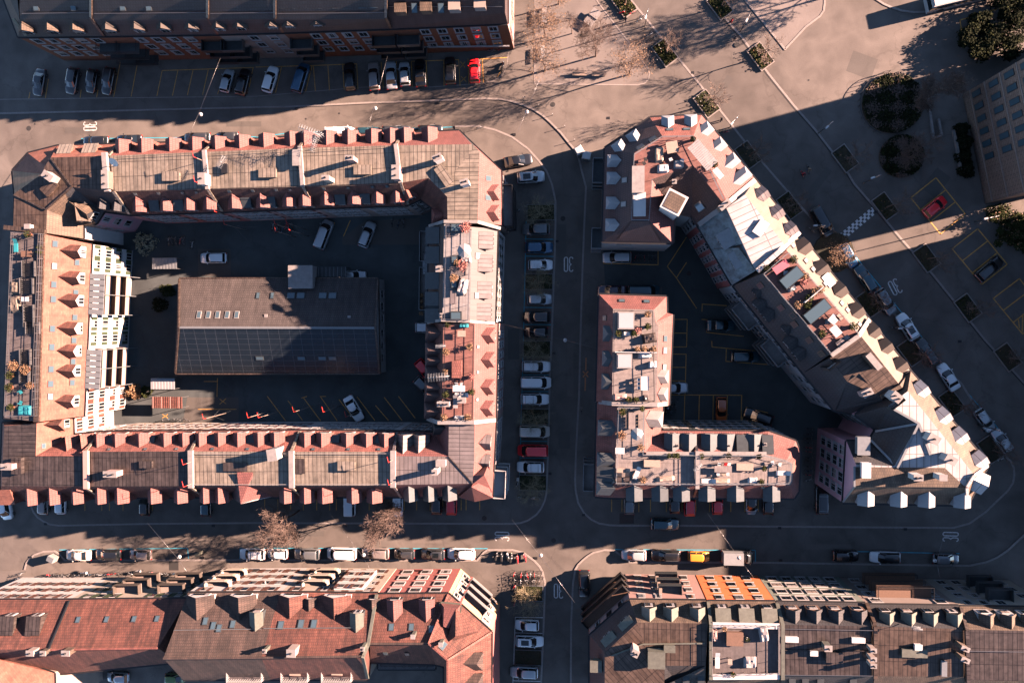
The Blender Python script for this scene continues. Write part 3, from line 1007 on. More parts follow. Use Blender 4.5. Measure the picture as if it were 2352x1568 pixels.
n1 = Bld('apartment_building', 'north row building with olive metal roof, satellite dish at its west end', 'building',
         [(273, 331), (496, 325), (512, 487), (300, 494)], [(252, 358), (473, 349), (480, 434), (263, 440)], HE, HB, 'rosew', 'tile_red', 'olive', slopes={2: 'tile_old'}, **ROW)
n2 = Bld('apartment_building', 'north row building with reddened metal roof between the first two party walls', 'building',
         [(496, 325), (705, 312), (723, 479), (512, 487)], [(473, 349), (691, 340), (696, 428), (480, 434)], HE, HB, 'salmonw', 'tile_red', 'olive', slopes={2: 'tile_old'}, **ROW)
n3 = Bld('apartment_building', 'north row building with olive metal roof and the tall television aerial cluster', 'building',
         [(705, 312), (924, 306), (938, 472), (723, 479)], [(691, 340), (911, 334), (921, 420), (696, 428)], HE, HB, 'beigew', 'tile_red', 'olive', slopes={2: 'tile_old'}, **ROW)
n1.dormers(0, (.13, .36, .64, .87), 'gable', 2.25, 'tile_pink', 'tile_red', y0=.1, zr=3.3, zt=2.3)
n2.dormers(0, (.1, .36, .62, .9), 'gable', 2.25, 'tile_pink', 'tile_red', y0=.1, zr=3.3, zt=2.3)
n3.dormers(0, (.05, .28, .5, .74, .93), 'gable', 2.25, 'tile_pink', 'tile_red', y0=.1, zr=3.3, zt=2.3)
for b, ts in ((n1, (.93, .72, .47, .18)), (n2, (.95, .78, .5, .2)), (n3, (.92, .72, .47, .18))):
    b.dormers(2, [1 - x for x in ts], 'gable', 1.9, 'tile_pink', 'tile_red', y0=.2, zr=3.0, zt=2.1)
    b.dormers(2, (.42, .68) if b is not n1 else (.4, .66), 'flat', 1.3, 'zincdark', 'zincdark', y0=.3, zt=1.9, zr=2.3)
    b.facade(2, 9, 3, 'stone', ztop=1.7, w=.95, h=1.4, shut={id(n1): 'shut_k', id(n2): 'shut_r'}.get(id(b)), skip=[(4, 0), (4, 1), (4, 2)])
    for t in (.15, .3, .55, .8):
        b.skylight(2, t, .88, .5, .5)
n1.hatch(392, 405, HB, 2.6, 1.3, .45, 0, 'olive')
n2.hatch(614, 397, HB, 2.6, 1.3, .45, 0, 'olive')
n3.hatch(832, 390, HB, 2.5, 1.3, .45, 0, 'olive')
n2.hatch(515, 387, HB, .8, 1.3, .5, 0, 'darksteel')
n3.chimney(802, 362, HB, 2.6, 1.1, .6, 0, 'salmonw')
n3.chimney(747, 408, HB, 2.8, 1.0, .6, 0, 'cream', 1)
n1.chimney(462, 410, HB, 2.0, 1.0, 1.6, 0, 'white', 1)
n3.chimney(680, 362, HB, 1.0, 1.0, 2.2, 0, 'zinc', 0)
n1.chimney(240, 412, HB, 1.5, .9, 2.6, 0, 'beige', 2)
for b, x0, x1 in ((n1, 262, 475), (n2, 480, 692), (n3, 700, 912)):
    b.bars('snow_guard', [[(x0 + 3, 362 - (x0 - 262) * .035, 15.35), (x1 - 3, 358 - (x1 - 262) * .035, 15.35)], [(x0 + 8, 440 - (x0 - 262) * .025, 15.3), (x1 + 3, 440 - (x1 - 262) * .025, 15.3)]], .05, .05, 'olive')
n1.bars('parapet', [[(243, 352, 15.2), (250, 441, 15.2)]], .75, .6, 'concrete')
n1.bars('parapet', [[(251, 359, 15.0), (273, 332, 11.2)], [(263, 441, 15.0), (300, 493, 11.2)]], .45, .45, 'olive')
for (u0, v0, u1, v1, us, vs, un, vn), b in (((471, 346, 479, 436, 495, 325, 512, 486), n2), ((690, 337, 697, 430, 705, 312, 723, 478), n3)):
    b.bars('parapet', [[(u0, v0, 15.1), (u1, v1, 15.1)]], .55, .5, 'concrete')
    b.bars('parapet', [[(u0, v0, 15.0), (us, vs, 11.2)], [(u1, v1, 15.0), (un, vn, 11.2)]], .4, .4, 'olive')
ne = Bld('apartment_building', 'corner building with pale seamed metal roof at the north-east end of the west block', 'building',
         [(924, 306), (1054, 300), (1086, 331), (1151, 392), (1153, 517), (993, 514), (993, 478), (966, 458), (938, 471)],
         [(911, 334), (1084, 331.5), (1092, 338), (1101, 347), (1097, 512), (1028, 508), (1027, 452), (984, 409), (921, 420)],
         HE, HB, 'beigew', 'tile_pink', 'olive', slopes={4: 'tile_old', 5: 'tile_old', 6: 'tile_old', 7: 'tile_old', 3: 'tile_pink', 2: 'tile_pink', 1: 'zincdark', 0: 'tile_pink'},
         tops=[([(911, 334, 15), (1084, 331.5, 15), (1092, 338, 15), (1010, 435, 15), (984, 409, 15), (921, 420, 15)], 'olive', Vector((1, 0, 0))), ([(1092, 338, 15), (1101, 347, 15), (1097, 512, 15), (1028, 508, 15), (1027, 452, 15), (1010, 435, 15)], 'olive', Vector((0, 1, 0)))], **ROW)
ne.dormers(0, (.12, .53), 'gable', 2.1, 'tile_pink', 'tile_red', y0=.1, zr=3.3, zt=2.3)
ne.dormers(3, (.43, .8), 'hip', 2.0, 'tile_pink', 'tile_pink', y0=.3, zr=2.6)
ne.dormers(7, (.5,), 'gable', 1.9, 'tile_red', 'tile_old', zr=3.0)
ne.dormers(5, (.35,), 'hip', 2.2, 'tile_red', 'tile_old', zr=3.0)
ne.facade(6, 2, 3, 'plain')
ne.facade(7, 2, 3, 'stone')
ne.facade(3, 8, 4, 'plain', shut='shut_b')
ne.chimney(908, 395, HB, 2.4, 1.0, 1.9, 0, 'salmonw', 2)
ne.chimney(1004, 361, HB, 2.6, 1.2, .7, R(25), 'white')
ne.chimney(1066, 418, HB, 2.4, 1.1, .7, R(15), 'white')
ne.hatch(1020, 403, HB, 1.4, 3.0, .4, R(35), 'olive')
ne.bars('parapet', [[(910, 332, 15.1), (921, 421, 15.1)]], .55, .5, 'concrete')
ne.bars('parapet', [[(911, 333, 15.0), (924, 307, 11.2)], [(921, 421, 15.0), (938, 470, 11.2)]], .4, .4, 'olive')
ne.bars('parapet', [[(985, 520, 12.2), (1020, 509, 15.1), (1098, 510, 15.1), (1150, 525, 11.6)]], .45, .3, 'concrete')
ne.balcony(3, .62, (9, 6, 3), 6.2, 1.5, 'concrete', 'darksteel', solid=True)
ne.skylight(3, .3, .6)
ne.skylight(3, .6, .6)

emid = Bld('apartment_building', 'white building with slab-paved roof terrace and dark slate slopes in the east wing', 'building',
           [(1143, 526), (1137, 741), (983, 739), (985, 518)], [(1083, 521), (1079, 739), (1016, 736), (1020, 514)], 11.5, 15.2, 'white', 'slate_top', 'terrace', slopes={2: 'slate'}, **ROW)
emid.dormers(0, (.14, .38, .66, .89), 'flat', 2.2, 'greymetal', 'slate', y0=.5, zt=2.0, zr=2.6)
emid.dormers(2, (.08, .22, .42, .68, .88), 'flat', 2.2, 'zincdark', 'slate', y0=.1, zt=2.2, zr=2.7)
emid.facade(0, 9, 4, 'plain', shut='shut_k', w=.9)
emid.facade(2, 7, 4, 'plain')
for f in ((.3,), (.72,)):
    emid.skylight(0, f[0], .75, .9, .9, 'plastic_w')
emid.skylight(2, .25, .6, .6, .8)
emid.skylight(2, .6, .5, .8, .7)
emid.chimney(1009, 617, 14.2, 1.4, 1.0, .8, 0, 'white', 1)
emid.chimney(1013, 727, 14.2, 1.2, .5, .9, 0, 'salmonw', 2)
emid.railing([(1024, 518), (1079, 522), (1074, 735), (1020, 733)], 15.2, .95, 'steel', 2.0)
for u, v, sx, sy in ((1050, 523, 1.9, 1.2), (1043, 597, .9, 1.2), (1043, 653, .9, 1.1), (1047, 725, 1.6, 1.2)):
    emid.hatch(u, v, 15.2, sx, sy, .5, 0, 'zincdark', 'rooflight_kerb')
    emid.topsky(u, v, 15.78, sx - .1, sy - .1)
emid.bars('parapet', [[(982, 741, 12.0), (1014, 735, 15.3), (1080, 738, 15.3), (1137, 742, 12.0)]], .4, .3, 'concrete')
emid.balcony(2, .35, (8.6,), 6.5, 1.8, 'concrete', 'zinc')
emid.balcony(2, .8, (8.6,), 4.5, 1.8, 'concrete', 'zinc')

epink = Bld('apartment_building', 'pink-roofed building with reddish deck terrace in the east wing', 'building',
            [(1143, 743), (1139, 963), (978, 961), (982, 742)], [(1090, 742), (1087, 967), (1015, 967), (1018, 742)], 11.3, 15, 'salmonw', 'tile_pink', 'deckred', slopes={2: 'tile_old'}, **ROW)
epink.dormers(0, (.12, .37, .65, .87), 'hip', 2.0, 'tile_pink', 'tile_pink', y0=.3, zr=2.6)
epink.dormers(2, (.1, .27, .34, .5, .62, .72, .9), 'hip', 2.2, 'tile_plum', 'tile_old', y0=.2, zr=3.2)
epink.facade(0, 8, 4, 'plain')
epink.facade(2, 8, 4, 'plain')
epink.railing([(1021, 745), (1087, 746), (1084, 962), (1018, 962)], 15, .95, 'darksteel', 2.0)
epink.hatch(1049, 848, 15, 1.3, 2.4, .9, 0, 'tile_red')
epink.chimney(1018, 928, 15, 1.4, 1.7, .6, 0, 'white', 3)
epink.chimney(1060, 919, 15, .8, 1.1, .7, 0, 'cream', 1)
epink.bars('parapet', [[(1006, 969, 15.2), (1090, 969, 15.2), (1139, 964, 12)], [(1006, 969, 15), (981, 960, 12)]], .6, .4, 'concrete')
for t in (.24, .5, .78):
    epink.skylight(0, t, .85, .5, .5, 'plastic_w')

se = Bld('apartment_building', 'corner building with grey metal roof and twin-peaked tiled turret at the south-east end', 'building',
         [(1139, 963), (1133, 1080), (1131, 1138), (922, 1142), (913, 990), (996, 993), (994, 963)],
         [(1090, 968), (1089, 1060), (1086, 1110), (909, 1113), (909, 1047), (1030, 1048), (1031, 968)], 11.2, HB, 'beigew', 'tile_pink', 'greymetal',
         tops=[([(909, 1113, 15), (1086, 1110, 15), (1030, 1048, 15), (909, 1047, 15)], 'greymetal', Vector((1, 0, 0))), ([(1090, 968, 15), (1031, 968, 15), (1030, 1048, 15), (1086, 1110, 15), (1089, 1060, 15)], 'greymetal', Vector((0, 1, 0)))],
         slopes={5: 'tile_pink', 4: 'tile_pink', 3: 'tile_pink', 2: 'tile_pink'}, **ROW)
se.dormers(0, (.42, .8), 'gable', 2.1, 'greymetal', 'zincdark', y0=.5, zr=3.0)
se.dormers(2, (.86, .65, .44), 'gable', 1.9, 'zincdark', 'zincdark', y0=.1, zr=3.3, zt=2.2)
se.dormers(4, (.3, .72), 'gable', 2.4, 'greymetal', 'zincdark', y0=.2, zr=3.4)
se.dormers(5, (.5,), 'hip', 2.0, 'zincdark', 'zincdark', zr=3)
se.facade(4, 3, 4, 'plain')
se.facade(0, 5, 4, 'plain')
se.facade(1, 2, 4, 'plain')
se.chimney(1012, 1064, HB, 1.0, 1.3, .9, 0, 'white', 0)
se.chimney(998, 1085, HB, 2.6, .7, .7, 0, 'white', 1)
se.bars('parapet', [[(904, 1034, 15.2), (904, 1118, 15.2)]], .75, .5, 'concrete')
se.bars('parapet', [[(905, 1035, 15), (913, 991, 11.2)], [(905, 1116, 15), (922, 1141, 11.2)]], .4, .4, 'greymetal')
se.bars('ridge_seam', [[(1030, 1048, 15.03), (1086, 1110, 15.03)]], .15, .1, 'darkmetal')
tu = MB(se.o)
for pk, base in (((1083, 1118, 15.6), [(1052, 1141, 11.4), (1085, 1112, 15.0), (1116, 1100, 13.5), (1133, 1143, 11.4), (1090, 1152, 11.0)]),
                 ((1112, 1090, 15.6), [(1085, 1112, 15.0), (1088, 1092, 15.0), (1122, 1065, 13), (1134, 1085, 11.4), (1131, 1130, 11.4)])):
    pkp = P(*pk)
    bs = [P(*b) for b in base]
    for i in range(len(bs)):
        a, b = bs[i], bs[(i + 1) % len(bs)]
        n_ = (b - a).cross(pkp - a)
        tu.poly([a, b, pkp] if n_.z > 0 else [b, a, pkp], 'tile_pink')
tu.build('turret_roof', se.root)
se.balcony(1, .6, (9.4, 6.4, 3.4), 4.2, 1.8, 'white', 'white')

s3 = Bld('apartment_building', 'south row building with pale olive roof, easternmost of the three matching ones', 'building',
         [(690, 988), (913, 990), (922, 1141), (695, 1141)], [(671, 1037), (904, 1037), (904, 1115), (673, 1116)], HE, HB, 'white', 'tile_old', 'olive', slopes={0: 'tile_red'}, **ROW)
s2 = Bld('apartment_building', 'south row building with the large red tiled cross-gable over its street side', 'building',
         [(462, 989), (690, 988), (695, 1141), (472, 1141)], [(439, 1036), (671, 1037), (673, 1116), (441, 1116)], HE, HB, 'white', 'tile_old', 'olive', slopes={0: 'tile_red'}, **ROW)
s1 = Bld('apartment_building', 'south row building with dark quilted metal roof', 'building',
         [(230, 991), (462, 989), (472, 1141), (237, 1143)], [(200, 1037), (439, 1036), (441, 1116), (202, 1117)], HE, HB, 'cream', 'tile_old', 'darkmetal', slopes={0: 'tile_red'}, **ROW)
for b, tn, tsx in ((s3, (.12, .29, .54, .74, .92), (.94, .76, .47, .27)), (s2, (.08, .27, .46, .66, .82), (.95, .8, .14)), (s1, (.09, .27, .5, .74, .92), (.96, .77, .45, .2))):
    b.dormers(0, tn, 'gable', 2.15, 'tile_pink', 'tile_red', y0=.1, zr=3.2, zt=2.2)
    b.dormers(0, (.4, .83) if b is s3 else (.19, .57), 'flat', 1.2, 'zincdark', 'zincdark', y0=.5, zt=1.9, zr=2.3)
    b.dormers(2, [x - .04 for x in tsx], 'gable', 2.1, 'tile_pink', 'tile_red', y0=-.15, zr=3.4, zt=2.4)
    b.facade(0, 9, 3, 'stone' if b is s3 else 'plain', ztop=1.7, shut={id(s2): 'shut_r', id(s1): 'shut_b'}.get(id(b)), w=.95, h=1.4)
    for t in (.2, .55, .85):
        b.skylight(0, t, .9, .5, .5)
s3.hatch(795, 1070, HB, 2.5, 1.3, .5, 0, 'olive')
s3.hatch(688, 1070, HB, 1.5, 2.1, .15, 0, 'darkmetal')
s2.hatch(540, 1072, HB, 3.6, 1.2, .4, 0, 'darkmetal')
s1.hatch(334, 1067, HB, 1.9, 1.0, .5, 0, 'darkmetal')
s1.chimney(252, 1089, HB, 1.8, 2.0, .8, 0, 'salmonw', 2)
s2.chimney(624, 1045, HB, 2.6, 1.3, 1.6, R(8), 'concrete', 0)
for b, (u0, v0, v1, us, vs, un, vn) in ((s3, (671, 1034, 1119, 695, 1140, 690, 989)), (s2, (440, 1033, 1119, 472, 1140, 462, 990)), (s1, (200, 1034, 1121, 237, 1142, 230, 992))):
    b.bars('parapet', [[(u0, v0, 15.15), (u0 + 1, v1, 15.15)]], .75, .5, 'concrete' if b is not s1 else 'salmonw')
    b.bars('parapet', [[(u0, v0, 15), (un, vn, 11.2)], [(u0, v1, 15), (us, vs, 11.2)]], .4, .4, 'olive')
for b, x0, x1 in ((s3, 678, 898), (s2, 447, 664)):
    b.bars('snow_guard', [[(x0, 1041, 15.4), (x1, 1041, 15.4)], [(x0, 1112, 15.4), (x1, 1112, 15.4)]], .07, .07, 'concrete')
# cross gable
cg = MB(s2.o)
cg.poly([P(544, 1084, 15.6), P(553, 1157, 14.6), P(525, 1136, 11.3)], 'tile_plum')
cg.poly([P(544, 1084, 15.6), P(581, 1084, 15.3), P(581, 1148, 13.6), P(553, 1157, 14.6)][::-1], 'tile_pink')
cg.poly([P(581, 1096, 15.0), P(625, 1140, 11.4), P(581, 1148, 13.6)][::-1], 'tile_pink')
q = [P(525, 1136, 11.3), P(553, 1157, 14.6), P(581, 1148, 13.6), P(625, 1140, 11.4)]
cg.poly([q[0], q[3], q[2], q[1]], 'white')
for f in cg.f:
    a, b_, c_ = (Vector(cg.v[i]) for i in f[:3])
    if (b_ - a).cross(c_ - a).z < -.05:
        f.reverse()
cg.build('cross_gable', s2.root)

sw = Bld('apartment_building', 'corner building with quilted dark metal roof fanning round the south-west end', 'building',
         [(230, 991), (237, 1143), (0, 1150), (6, 970), (168, 958), (169, 997)], [(199, 1047), (196, 1116), (3, 1116), (10, 978), (84, 972), (82, 1047)], HE, HB, 'white', 'tile_red', 'darkmetal',
         slopes={4: 'tile_new', 1: 'tile_old'}, tops=[([(199, 1047, 15), (196, 1116, 15), (3, 1116, 15), (82, 1047, 15)], 'darkmetal', Vector((1, 0, 0))), ([(3, 1116, 15), (10, 978, 15), (84, 972, 15), (82, 1047, 15)], 'darkmetal', Vector((0, 1, 0)))], **ROW)
sw.dormers(1, (.15, .37, .58), 'gable', 2.0, 'tile_pink', 'tile_red', y0=-.1, zr=3.4, zt=2.4)
sw.dormers(1, (.87,), 'flat', 3.6, 'tile_new', 'tile_red', y0=-.1, zr=3.0, zt=2.0)
sw.dormers(5, (.2, .75), 'gable', 2.0, 'tile_red', 'tile_red', y0=.1, zr=3.3)
sw.dormers(4, (.3,), 'gable', 2.0, 'tile_old', 'tile_red', zr=3.2)
sw.facade(4, 1, 4, 'plain', shut='shut_b', t0=.1, t1=.9)
sw.facade(5, 2, 4, 'plain')
sw.chimney(14, 1072, HB, 2.0, 1.7, .8, 0, 'salmonw', 1)
sw.hatch(37, 1070, HB, 1.5, 2.4, .8, 0, 'darkmetal')
sw.skylight(4, .8, .8, .8, .6)

wing = Bld('apartment_building', 'long west wing with orange tiled slope, little gabled dormers and a roof terrace', 'building',
           [(211, 561), (193, 955), (8, 962), (29, 540)], [(103, 538), (91, 968), (10, 960), (24, 530)], 11.5, 15.5, 'white', 'tile_new', 'deckgrey', **ROW)
wing.dormers(0, (.05, .2, .33, .49, .62, .735, .91), 'gable', 1.7, 'tile_old', 'white', y0=.6, zt=1.9, zr=2.7)
for t, f in ((.04, .78), (.16, .78), (.26, .78), (.34, .78), (.5, .78), (.6, .78), (.72, .78), (.8, .78), (.87, .78)):
    wing.skylight(0, t, f, 1.0, .75, 'skyglass' if t not in (.16, .87) else 'plastic_w')
for t in (.12, .29, .43, .56, .68, .8):
    wing.skylight(0, t, .3, .9, .7)
wing.bars('parapet', [[(98, 535, 15.5), (86, 968, 15.5)]], .9, .35, 'brownmetal')
wing.railing([(26, 533), (93, 537), (80, 955), (9, 955)], 15.5, 1.0, 'steel', 1.8)
wing.railing([(88, 536), (72, 955)], 15.5, 1.6, 'steel', 1.2, False)
p0, p1 = wing.E[0], wing.E[1]
for (v0, v1, sh) in ((563, 620, 'shut_g'), (725, 795, 'shut_g'), (895, 952, 'shut_b')):
    for c in range(2):
        t = (v0 + (v1 - v0) * (c * .5 + .25) - 561) / (955 - 561)
        p, inn, rz = wing.frame(0, t)
        for r_ in range(4):
            add_window(wing.root, (p.x - wing.o.x, p.y - wing.o.y, 10.0 - 2.9 * r_), rz, 1.1, 1.5, 'plain', sh)
for v0, v1 in ((628, 720), (802, 890)):
    tm = ((v0 + v1) / 2 - 561) / (955 - 561)
    wing.balcony(0, tm, (8.6, 5.8, 3.0), (v1 - v0) / 14.2, 1.4, 'wood', 'beigew')
    p, inn, rz = wing.frame(0, tm)
    L = (v1 - v0) / 14.2
    c = MB()
    for k_ in range(7):
        c.box((-L / 2 + (k_ + .5) * L / 7, -1.2, 11.55), (L / 7 - .1, 2.4, .06), 'zinc')
    c.box((0, -2.36, 11.45), (L, .08, .08), 'zinc')
    for sx in (-1, 0, 1):
        c.box((sx * (L / 2 - .06), -1.75, .1), (.08, .08, 11.4), 'zinc')
    o = c.build('balcony_canopy', wing.root, (p.x - wing.o.x, p.y - wing.o.y, 0))
    o.rotation_euler = (0, 0, rz)

hall = Bld('workshop_hall', 'long hall in the west courtyard with solar panels on its south slope', 'building',
           [(412, 640), (868, 640), (872, 857), (403, 857)], [(411, 751), (862, 752), (862, 753.5), (411, 752.5)], 4.3, 7.3, 'white', 'hall', 'hall', slopes={2: 'solar', 1: 'white', 3: 'beigew'}, gutter='brownmetal')
hall.bars('ridge_cap', [[(411, 752, 7.3), (862, 753, 7.3)]], .35, .12, 'zinc')
hall.bars('verge', [[(868, 640, 4.35), (862, 752, 7.35), (872, 857, 4.35)]], .3, .15, 'brownmetal')
hall.bars('verge', [[(412, 640, 4.35), (411, 752, 7.35), (403, 857, 4.35)]], .3, .15, 'brownmetal')
for c, r_, x, y in ((0, 1, 1838, 1328), (0, 1, 1925, 1328), (0, 1, 2013, 1328), (0, 1, 2103, 1328), (0, 1, 2192, 1328)):
    u, v = T(c, r_, x, y)[0]
    hall.skylight(0, (u - 412) / 456, (v - 640) / 112, .75, 1.25, 'skyglass', 'concrete')
for x in (33, 165):
    hall.skylight(0, (588 + x / 4 - 412) / 456, .355, .6, 1.1)
for x in (338, 428, 628, 718):
    hall.skylight(0, (588 + x / 4 - 412) / 456, .355, 1.35, 1.1)
for x in (45, 432, 625, 720):
    hall.skylight(2, 1 - (588 + x / 4 - 403) / 469, .34, 1.3, .7)
for x, y in ((90, 1332), (265, 1398), (320, 1408), (855, 1345), (25, 1390)):
    u, v = T(1, 1, x, y)[0]
    hall.chimney(u, v, 6.4 - .6, .9, .35, .35, 0, 'zinc', 0)
p, inn, rz = hall.frame(1, .5)
for x0 in (-5.2, -3.2, -1.2, 1.2, 3.2, 5.2):
    add_window(hall.root, ((p + Vector((0, 0, 0))).x - hall.o.x - 0 * x0, p.y - hall.o.y + x0, 2.4), rz, 1.3, 1.4, 'plain')
hall.hatch(690, 636, 3.6, 3.9, 3.6, 2.2, 0, 'concrete', 'entrance_block')
lean = MB(hall.o)
lean.poly([P(719, 636, 3.4), P(795, 636, 3.4), P(795, 613, 2.8), P(719, 612, 2.8)], 'zincdark')
lean.poly([P(719, 636, 3.3), P(719, 612, 2.7), P(795, 613, 2.7), P(795, 636, 3.3)], 'zincdark')
for i in range(9):
    lean.bar(P(722 + i * 9, 636, 3.42), P(722 + i * 9, 613, 2.82), .08, .08, 'zinc')
for u in (720, 794):
    q_ = P(u, 614, 2.8)
    lean.box((q_.x, q_.y, .1), (.1, .1, 2.7), 'darksteel')
lean.build('glazed_canopy', hall.root)

# ================================================================== north row
GN = 'brick buildings of the north row'
NR = [(42, 86, 240, 84, 'westernmost, with yellow-lit dormers', (.18, .47, .76), 'slate'), (240, 84, 500, 80, 'second from the west, with four pinkish dormers', (.1, .35, .58, .82), 'slate'),
      (500, 80, 650, 76, 'narrow one with white balconies between two others', (.1, .42, .9), 'slate'), (650, 76, 898, 67, 'fourth from the west, with red awnings', (.1, .36), 'slate'),
      (898, 67, 1166, 55, 'easternmost, white ground floor and flat-topped dormers', (), 'tile_dark')]
HE2 = 11.3
for i, (u0, v0, u1, v1, lab, ds, sm) in enumerate(NR):
    ub0, ub1 = u0 - 36 + u0 * .028, u1 - 36 + u1 * .028
    if i == 0:
        ub0 = 45
    if i == 4:
        ub1 = 1160
    vb0, vb1 = (46, 44) if i < 4 else (30, 30)
    b = Bld('brick_building', 'dark-roofed brick building of the north row, ' + lab, 'building',
            [(u0, v0), (u1, v1), (u1 + 0, -150), (u0 - 90, -150)], [(ub0, vb0 - 0), (ub1, vb1), (ub1, -150), (ub0 - 20, -150)], HE2, 14.2, 'brickw' if i != 2 else 'beigew', sm, 'slate',
            group=GN, tops=[([(ub0, vb0, 14.2), (ub1, vb1, 14.2), (ub1, -26, 17.6), (ub0, -26, 17.6)], sm, Vector((1, 0, 0))), ([(ub0, -26, 17.6), (ub1, -26, 17.6), (ub1, -152, 14.0), (ub0, -152, 14.0)], sm, Vector((1, 0, 0)))],
            wallmats={1: 'salmonw'} if i == 4 else None)
    if ds:
        b.dormers(0, ds, 'flat' if i == 9 else 'gable', 2.1, 'tan' if i == 0 else 'tandark', 'slate', y0=.3, zr=2.6, zt=1.8)
    b.facade(0, {0: 5, 1: 6, 2: 3, 3: 6, 4: 6}[i], 4 if i != 4 else 3, 'stone', w=1.25, h=1.6, ztop=1.6, skip={0: [], 1: [(0, k) for k in range(4)] + [(5, k) for k in range(4)], 2: [(0, k) for k in range(4)], 3: [(0, k) for k in range(4)] + [(5, k) for k in range(4)], 4: [(0, k) for k in range(4)]}[i])
    zz = (8.3, 5.4, 2.6)
    if i in (0, 1):
        b.balcony(0, .93 if i == 0 else .12, zz, 3.4, 1.7, 'zincdark', 'darksteel', solid=False)
    if i in (1, 3):
        b.balcony(0, .9, zz, 3.6, 1.7, 'zincdark', 'darksteel', solid=True)
    if i in (2, 3, 4):
        b.balcony(0, .12, zz, 3.4, 1.7, 'zincdark', 'zincdark', solid=True)
    if i < 4:
        b.bars('parapet', [[(u1, v1, HE2 + .1), (ub1, vb1, 14.3), (ub1, -26, 17.7)]], .4, .35, 'brownmetal')
    b.bars('snow_guard', [[(ub0 + 6, vb0 - 14, 15.1), (ub1 - 6, vb1 - 14, 15.1)]], .05, .12, 'steel')
    for k_, x in enumerate({0: (82, 168), 1: (281, 341), 2: (), 3: (653, 680, 713, 740, 772, 800, 832, 858), 4: (952, 1013)}[i]):
        b._sky(P(x, 14 if i < 3 else (8 if i == 3 else 19), 15.6), Vector((1, 0, 0)), Vector((0, 1, .34)).normalized(), .9 if i != 3 else 1.2, 1.4, 'skyglass', 'zincdark')
    if i == 4:
        b.bars('plinth_band', [[(u0 + 4, v0 + 43, 3.0), (u1 + 4, v1 + 52, 3.0)]], .2, .3, 'stone')
        for x, y, m_ in ((919, 18, 'tan'), (978, 15, 'tan'), (1043, 12, 'beigew'), (1102, 7, 'beigew')):
            b.hatch(x, y, 14.6, 1.6, 1.2, 1.4, 0, m_, 'dormer')
    if i == 0:
        b.bars('verge', [[(32, 44, 14), (62, 84, 11.3)]], .5, .3, 'copper')
# ================================================================== east block
GE = 'buildings of the east block'
EB = dict(group=GE)
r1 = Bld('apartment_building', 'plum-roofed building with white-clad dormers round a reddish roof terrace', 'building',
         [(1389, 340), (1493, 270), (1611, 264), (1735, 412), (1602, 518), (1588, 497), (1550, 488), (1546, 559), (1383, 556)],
         [(1457, 352), (1521, 312), (1593, 311), (1668, 459), (1660, 466), (1592, 380), (1497, 412), (1491, 506), (1450, 506)], 13, 16.5, 'white', 'tile_plum', 'deckred', slopes={1: 'tile_red', 2: 'tile_pink', 6: 'tile_pink', 3: 'tile_dark', 4: 'tile_dark', 5: 'tile_dark'}, **EB)  # shade of the courtyard slopes is put into their darker tile colour
r1.dormers(0, (.2, .52), 'hip', 1.5, 'dormerw', 'dormerw', y0=.6, zr=2.1, zt=1.6)
r1.dormers(1, (.32, .76), 'hip', 1.5, 'dormerw', 'dormerw', y0=.4, zr=2.1, zt=1.6)
r1.dormers(2, (.18, .42, .66, .87), 'hip', 1.5, 'dormerw', 'dormerw', y0=.5, zr=2.1, zt=1.6)
r1.dormers(8, (.17, .4, .66, .84), 'hip', 1.5, 'dormerw', 'dormerw', y0=.5, zr=2.1, zt=1.6)
r1.facade(7, 1, 1, 'plain', t0=.55, t1=.8, w=2.2, h=2.2)
r1.facade(4, 1, 4, 'plain', w=1.1)
for t, f in ((.3, .75), (.62, .75)):
    r1.skylight(8, t, .72, .8, 1.0, 'fabric')
r1.skylight(1, .3, .7, 1.0, .6, 'skyglass')
r1.skylight(1, .75, .7, 1.0, .6, 'skyglass')
r1.skylight(0, .3, .9, 1.2, .8)
r1.skylight(0, .72, .9, 1.2, .8)
r1.skylight(4, .5, .4, 1.3, 1.3)
r1.railing([(1457, 354), (1521, 313), (1592, 312), (1663, 457)], 16.5, 1.0, 'zinc', 1.6, False)
r1.railing([(1498, 411), (1491, 505), (1451, 505), (1457, 354)], 16.5, 1.0, 'zinc', 1.6, False)
r1.hatch(1469, 469, 16.5, 1.6, 3.2, .8, 0, 'white', 'stair_house')
r1.hatch(1466, 412, 16.5, 1.6, 3.6, 1.2, 0, 'concrete', 'stair_house')
sh = MB(r1.o)
pc = P(1548, 465, 19)
sh.box((pc.x, pc.y, 13), (2.6, 2.6, 6), 'white', R(-28))
sh.box((pc.x, pc.y, 19), (2.9, 2.9, .3), 'white', R(-28))
sh.box((pc.x, pc.y, 19.3), (2.3, 2.3, .06), 'tan', R(-28))
sh.build('lift_tower', r1.root)
r1.chimney(1549, 417, 15.5, 1.2, .5, .5, 0, 'steel', 1)
r1.balcony(8, .06, (9.5, 6.5, 3.5), 3.0, 1.5, 'zincdark', 'zinc')
r1.balcony(8, .8, (9.5, 6.5, 3.5), 3.6, 1.6, 'zincdark', 'zinc')
hp = MB(r1.o)                                             # south hip
a, b, c, d = P(1417, 553, 13.6), P(1517, 556, 13.6), P(1489, 508, 16.5), P(1451, 508, 16.5)
hp.poly([a, b, c, d], 'tile_plum')
hp.build('roof_slope', r1.root)

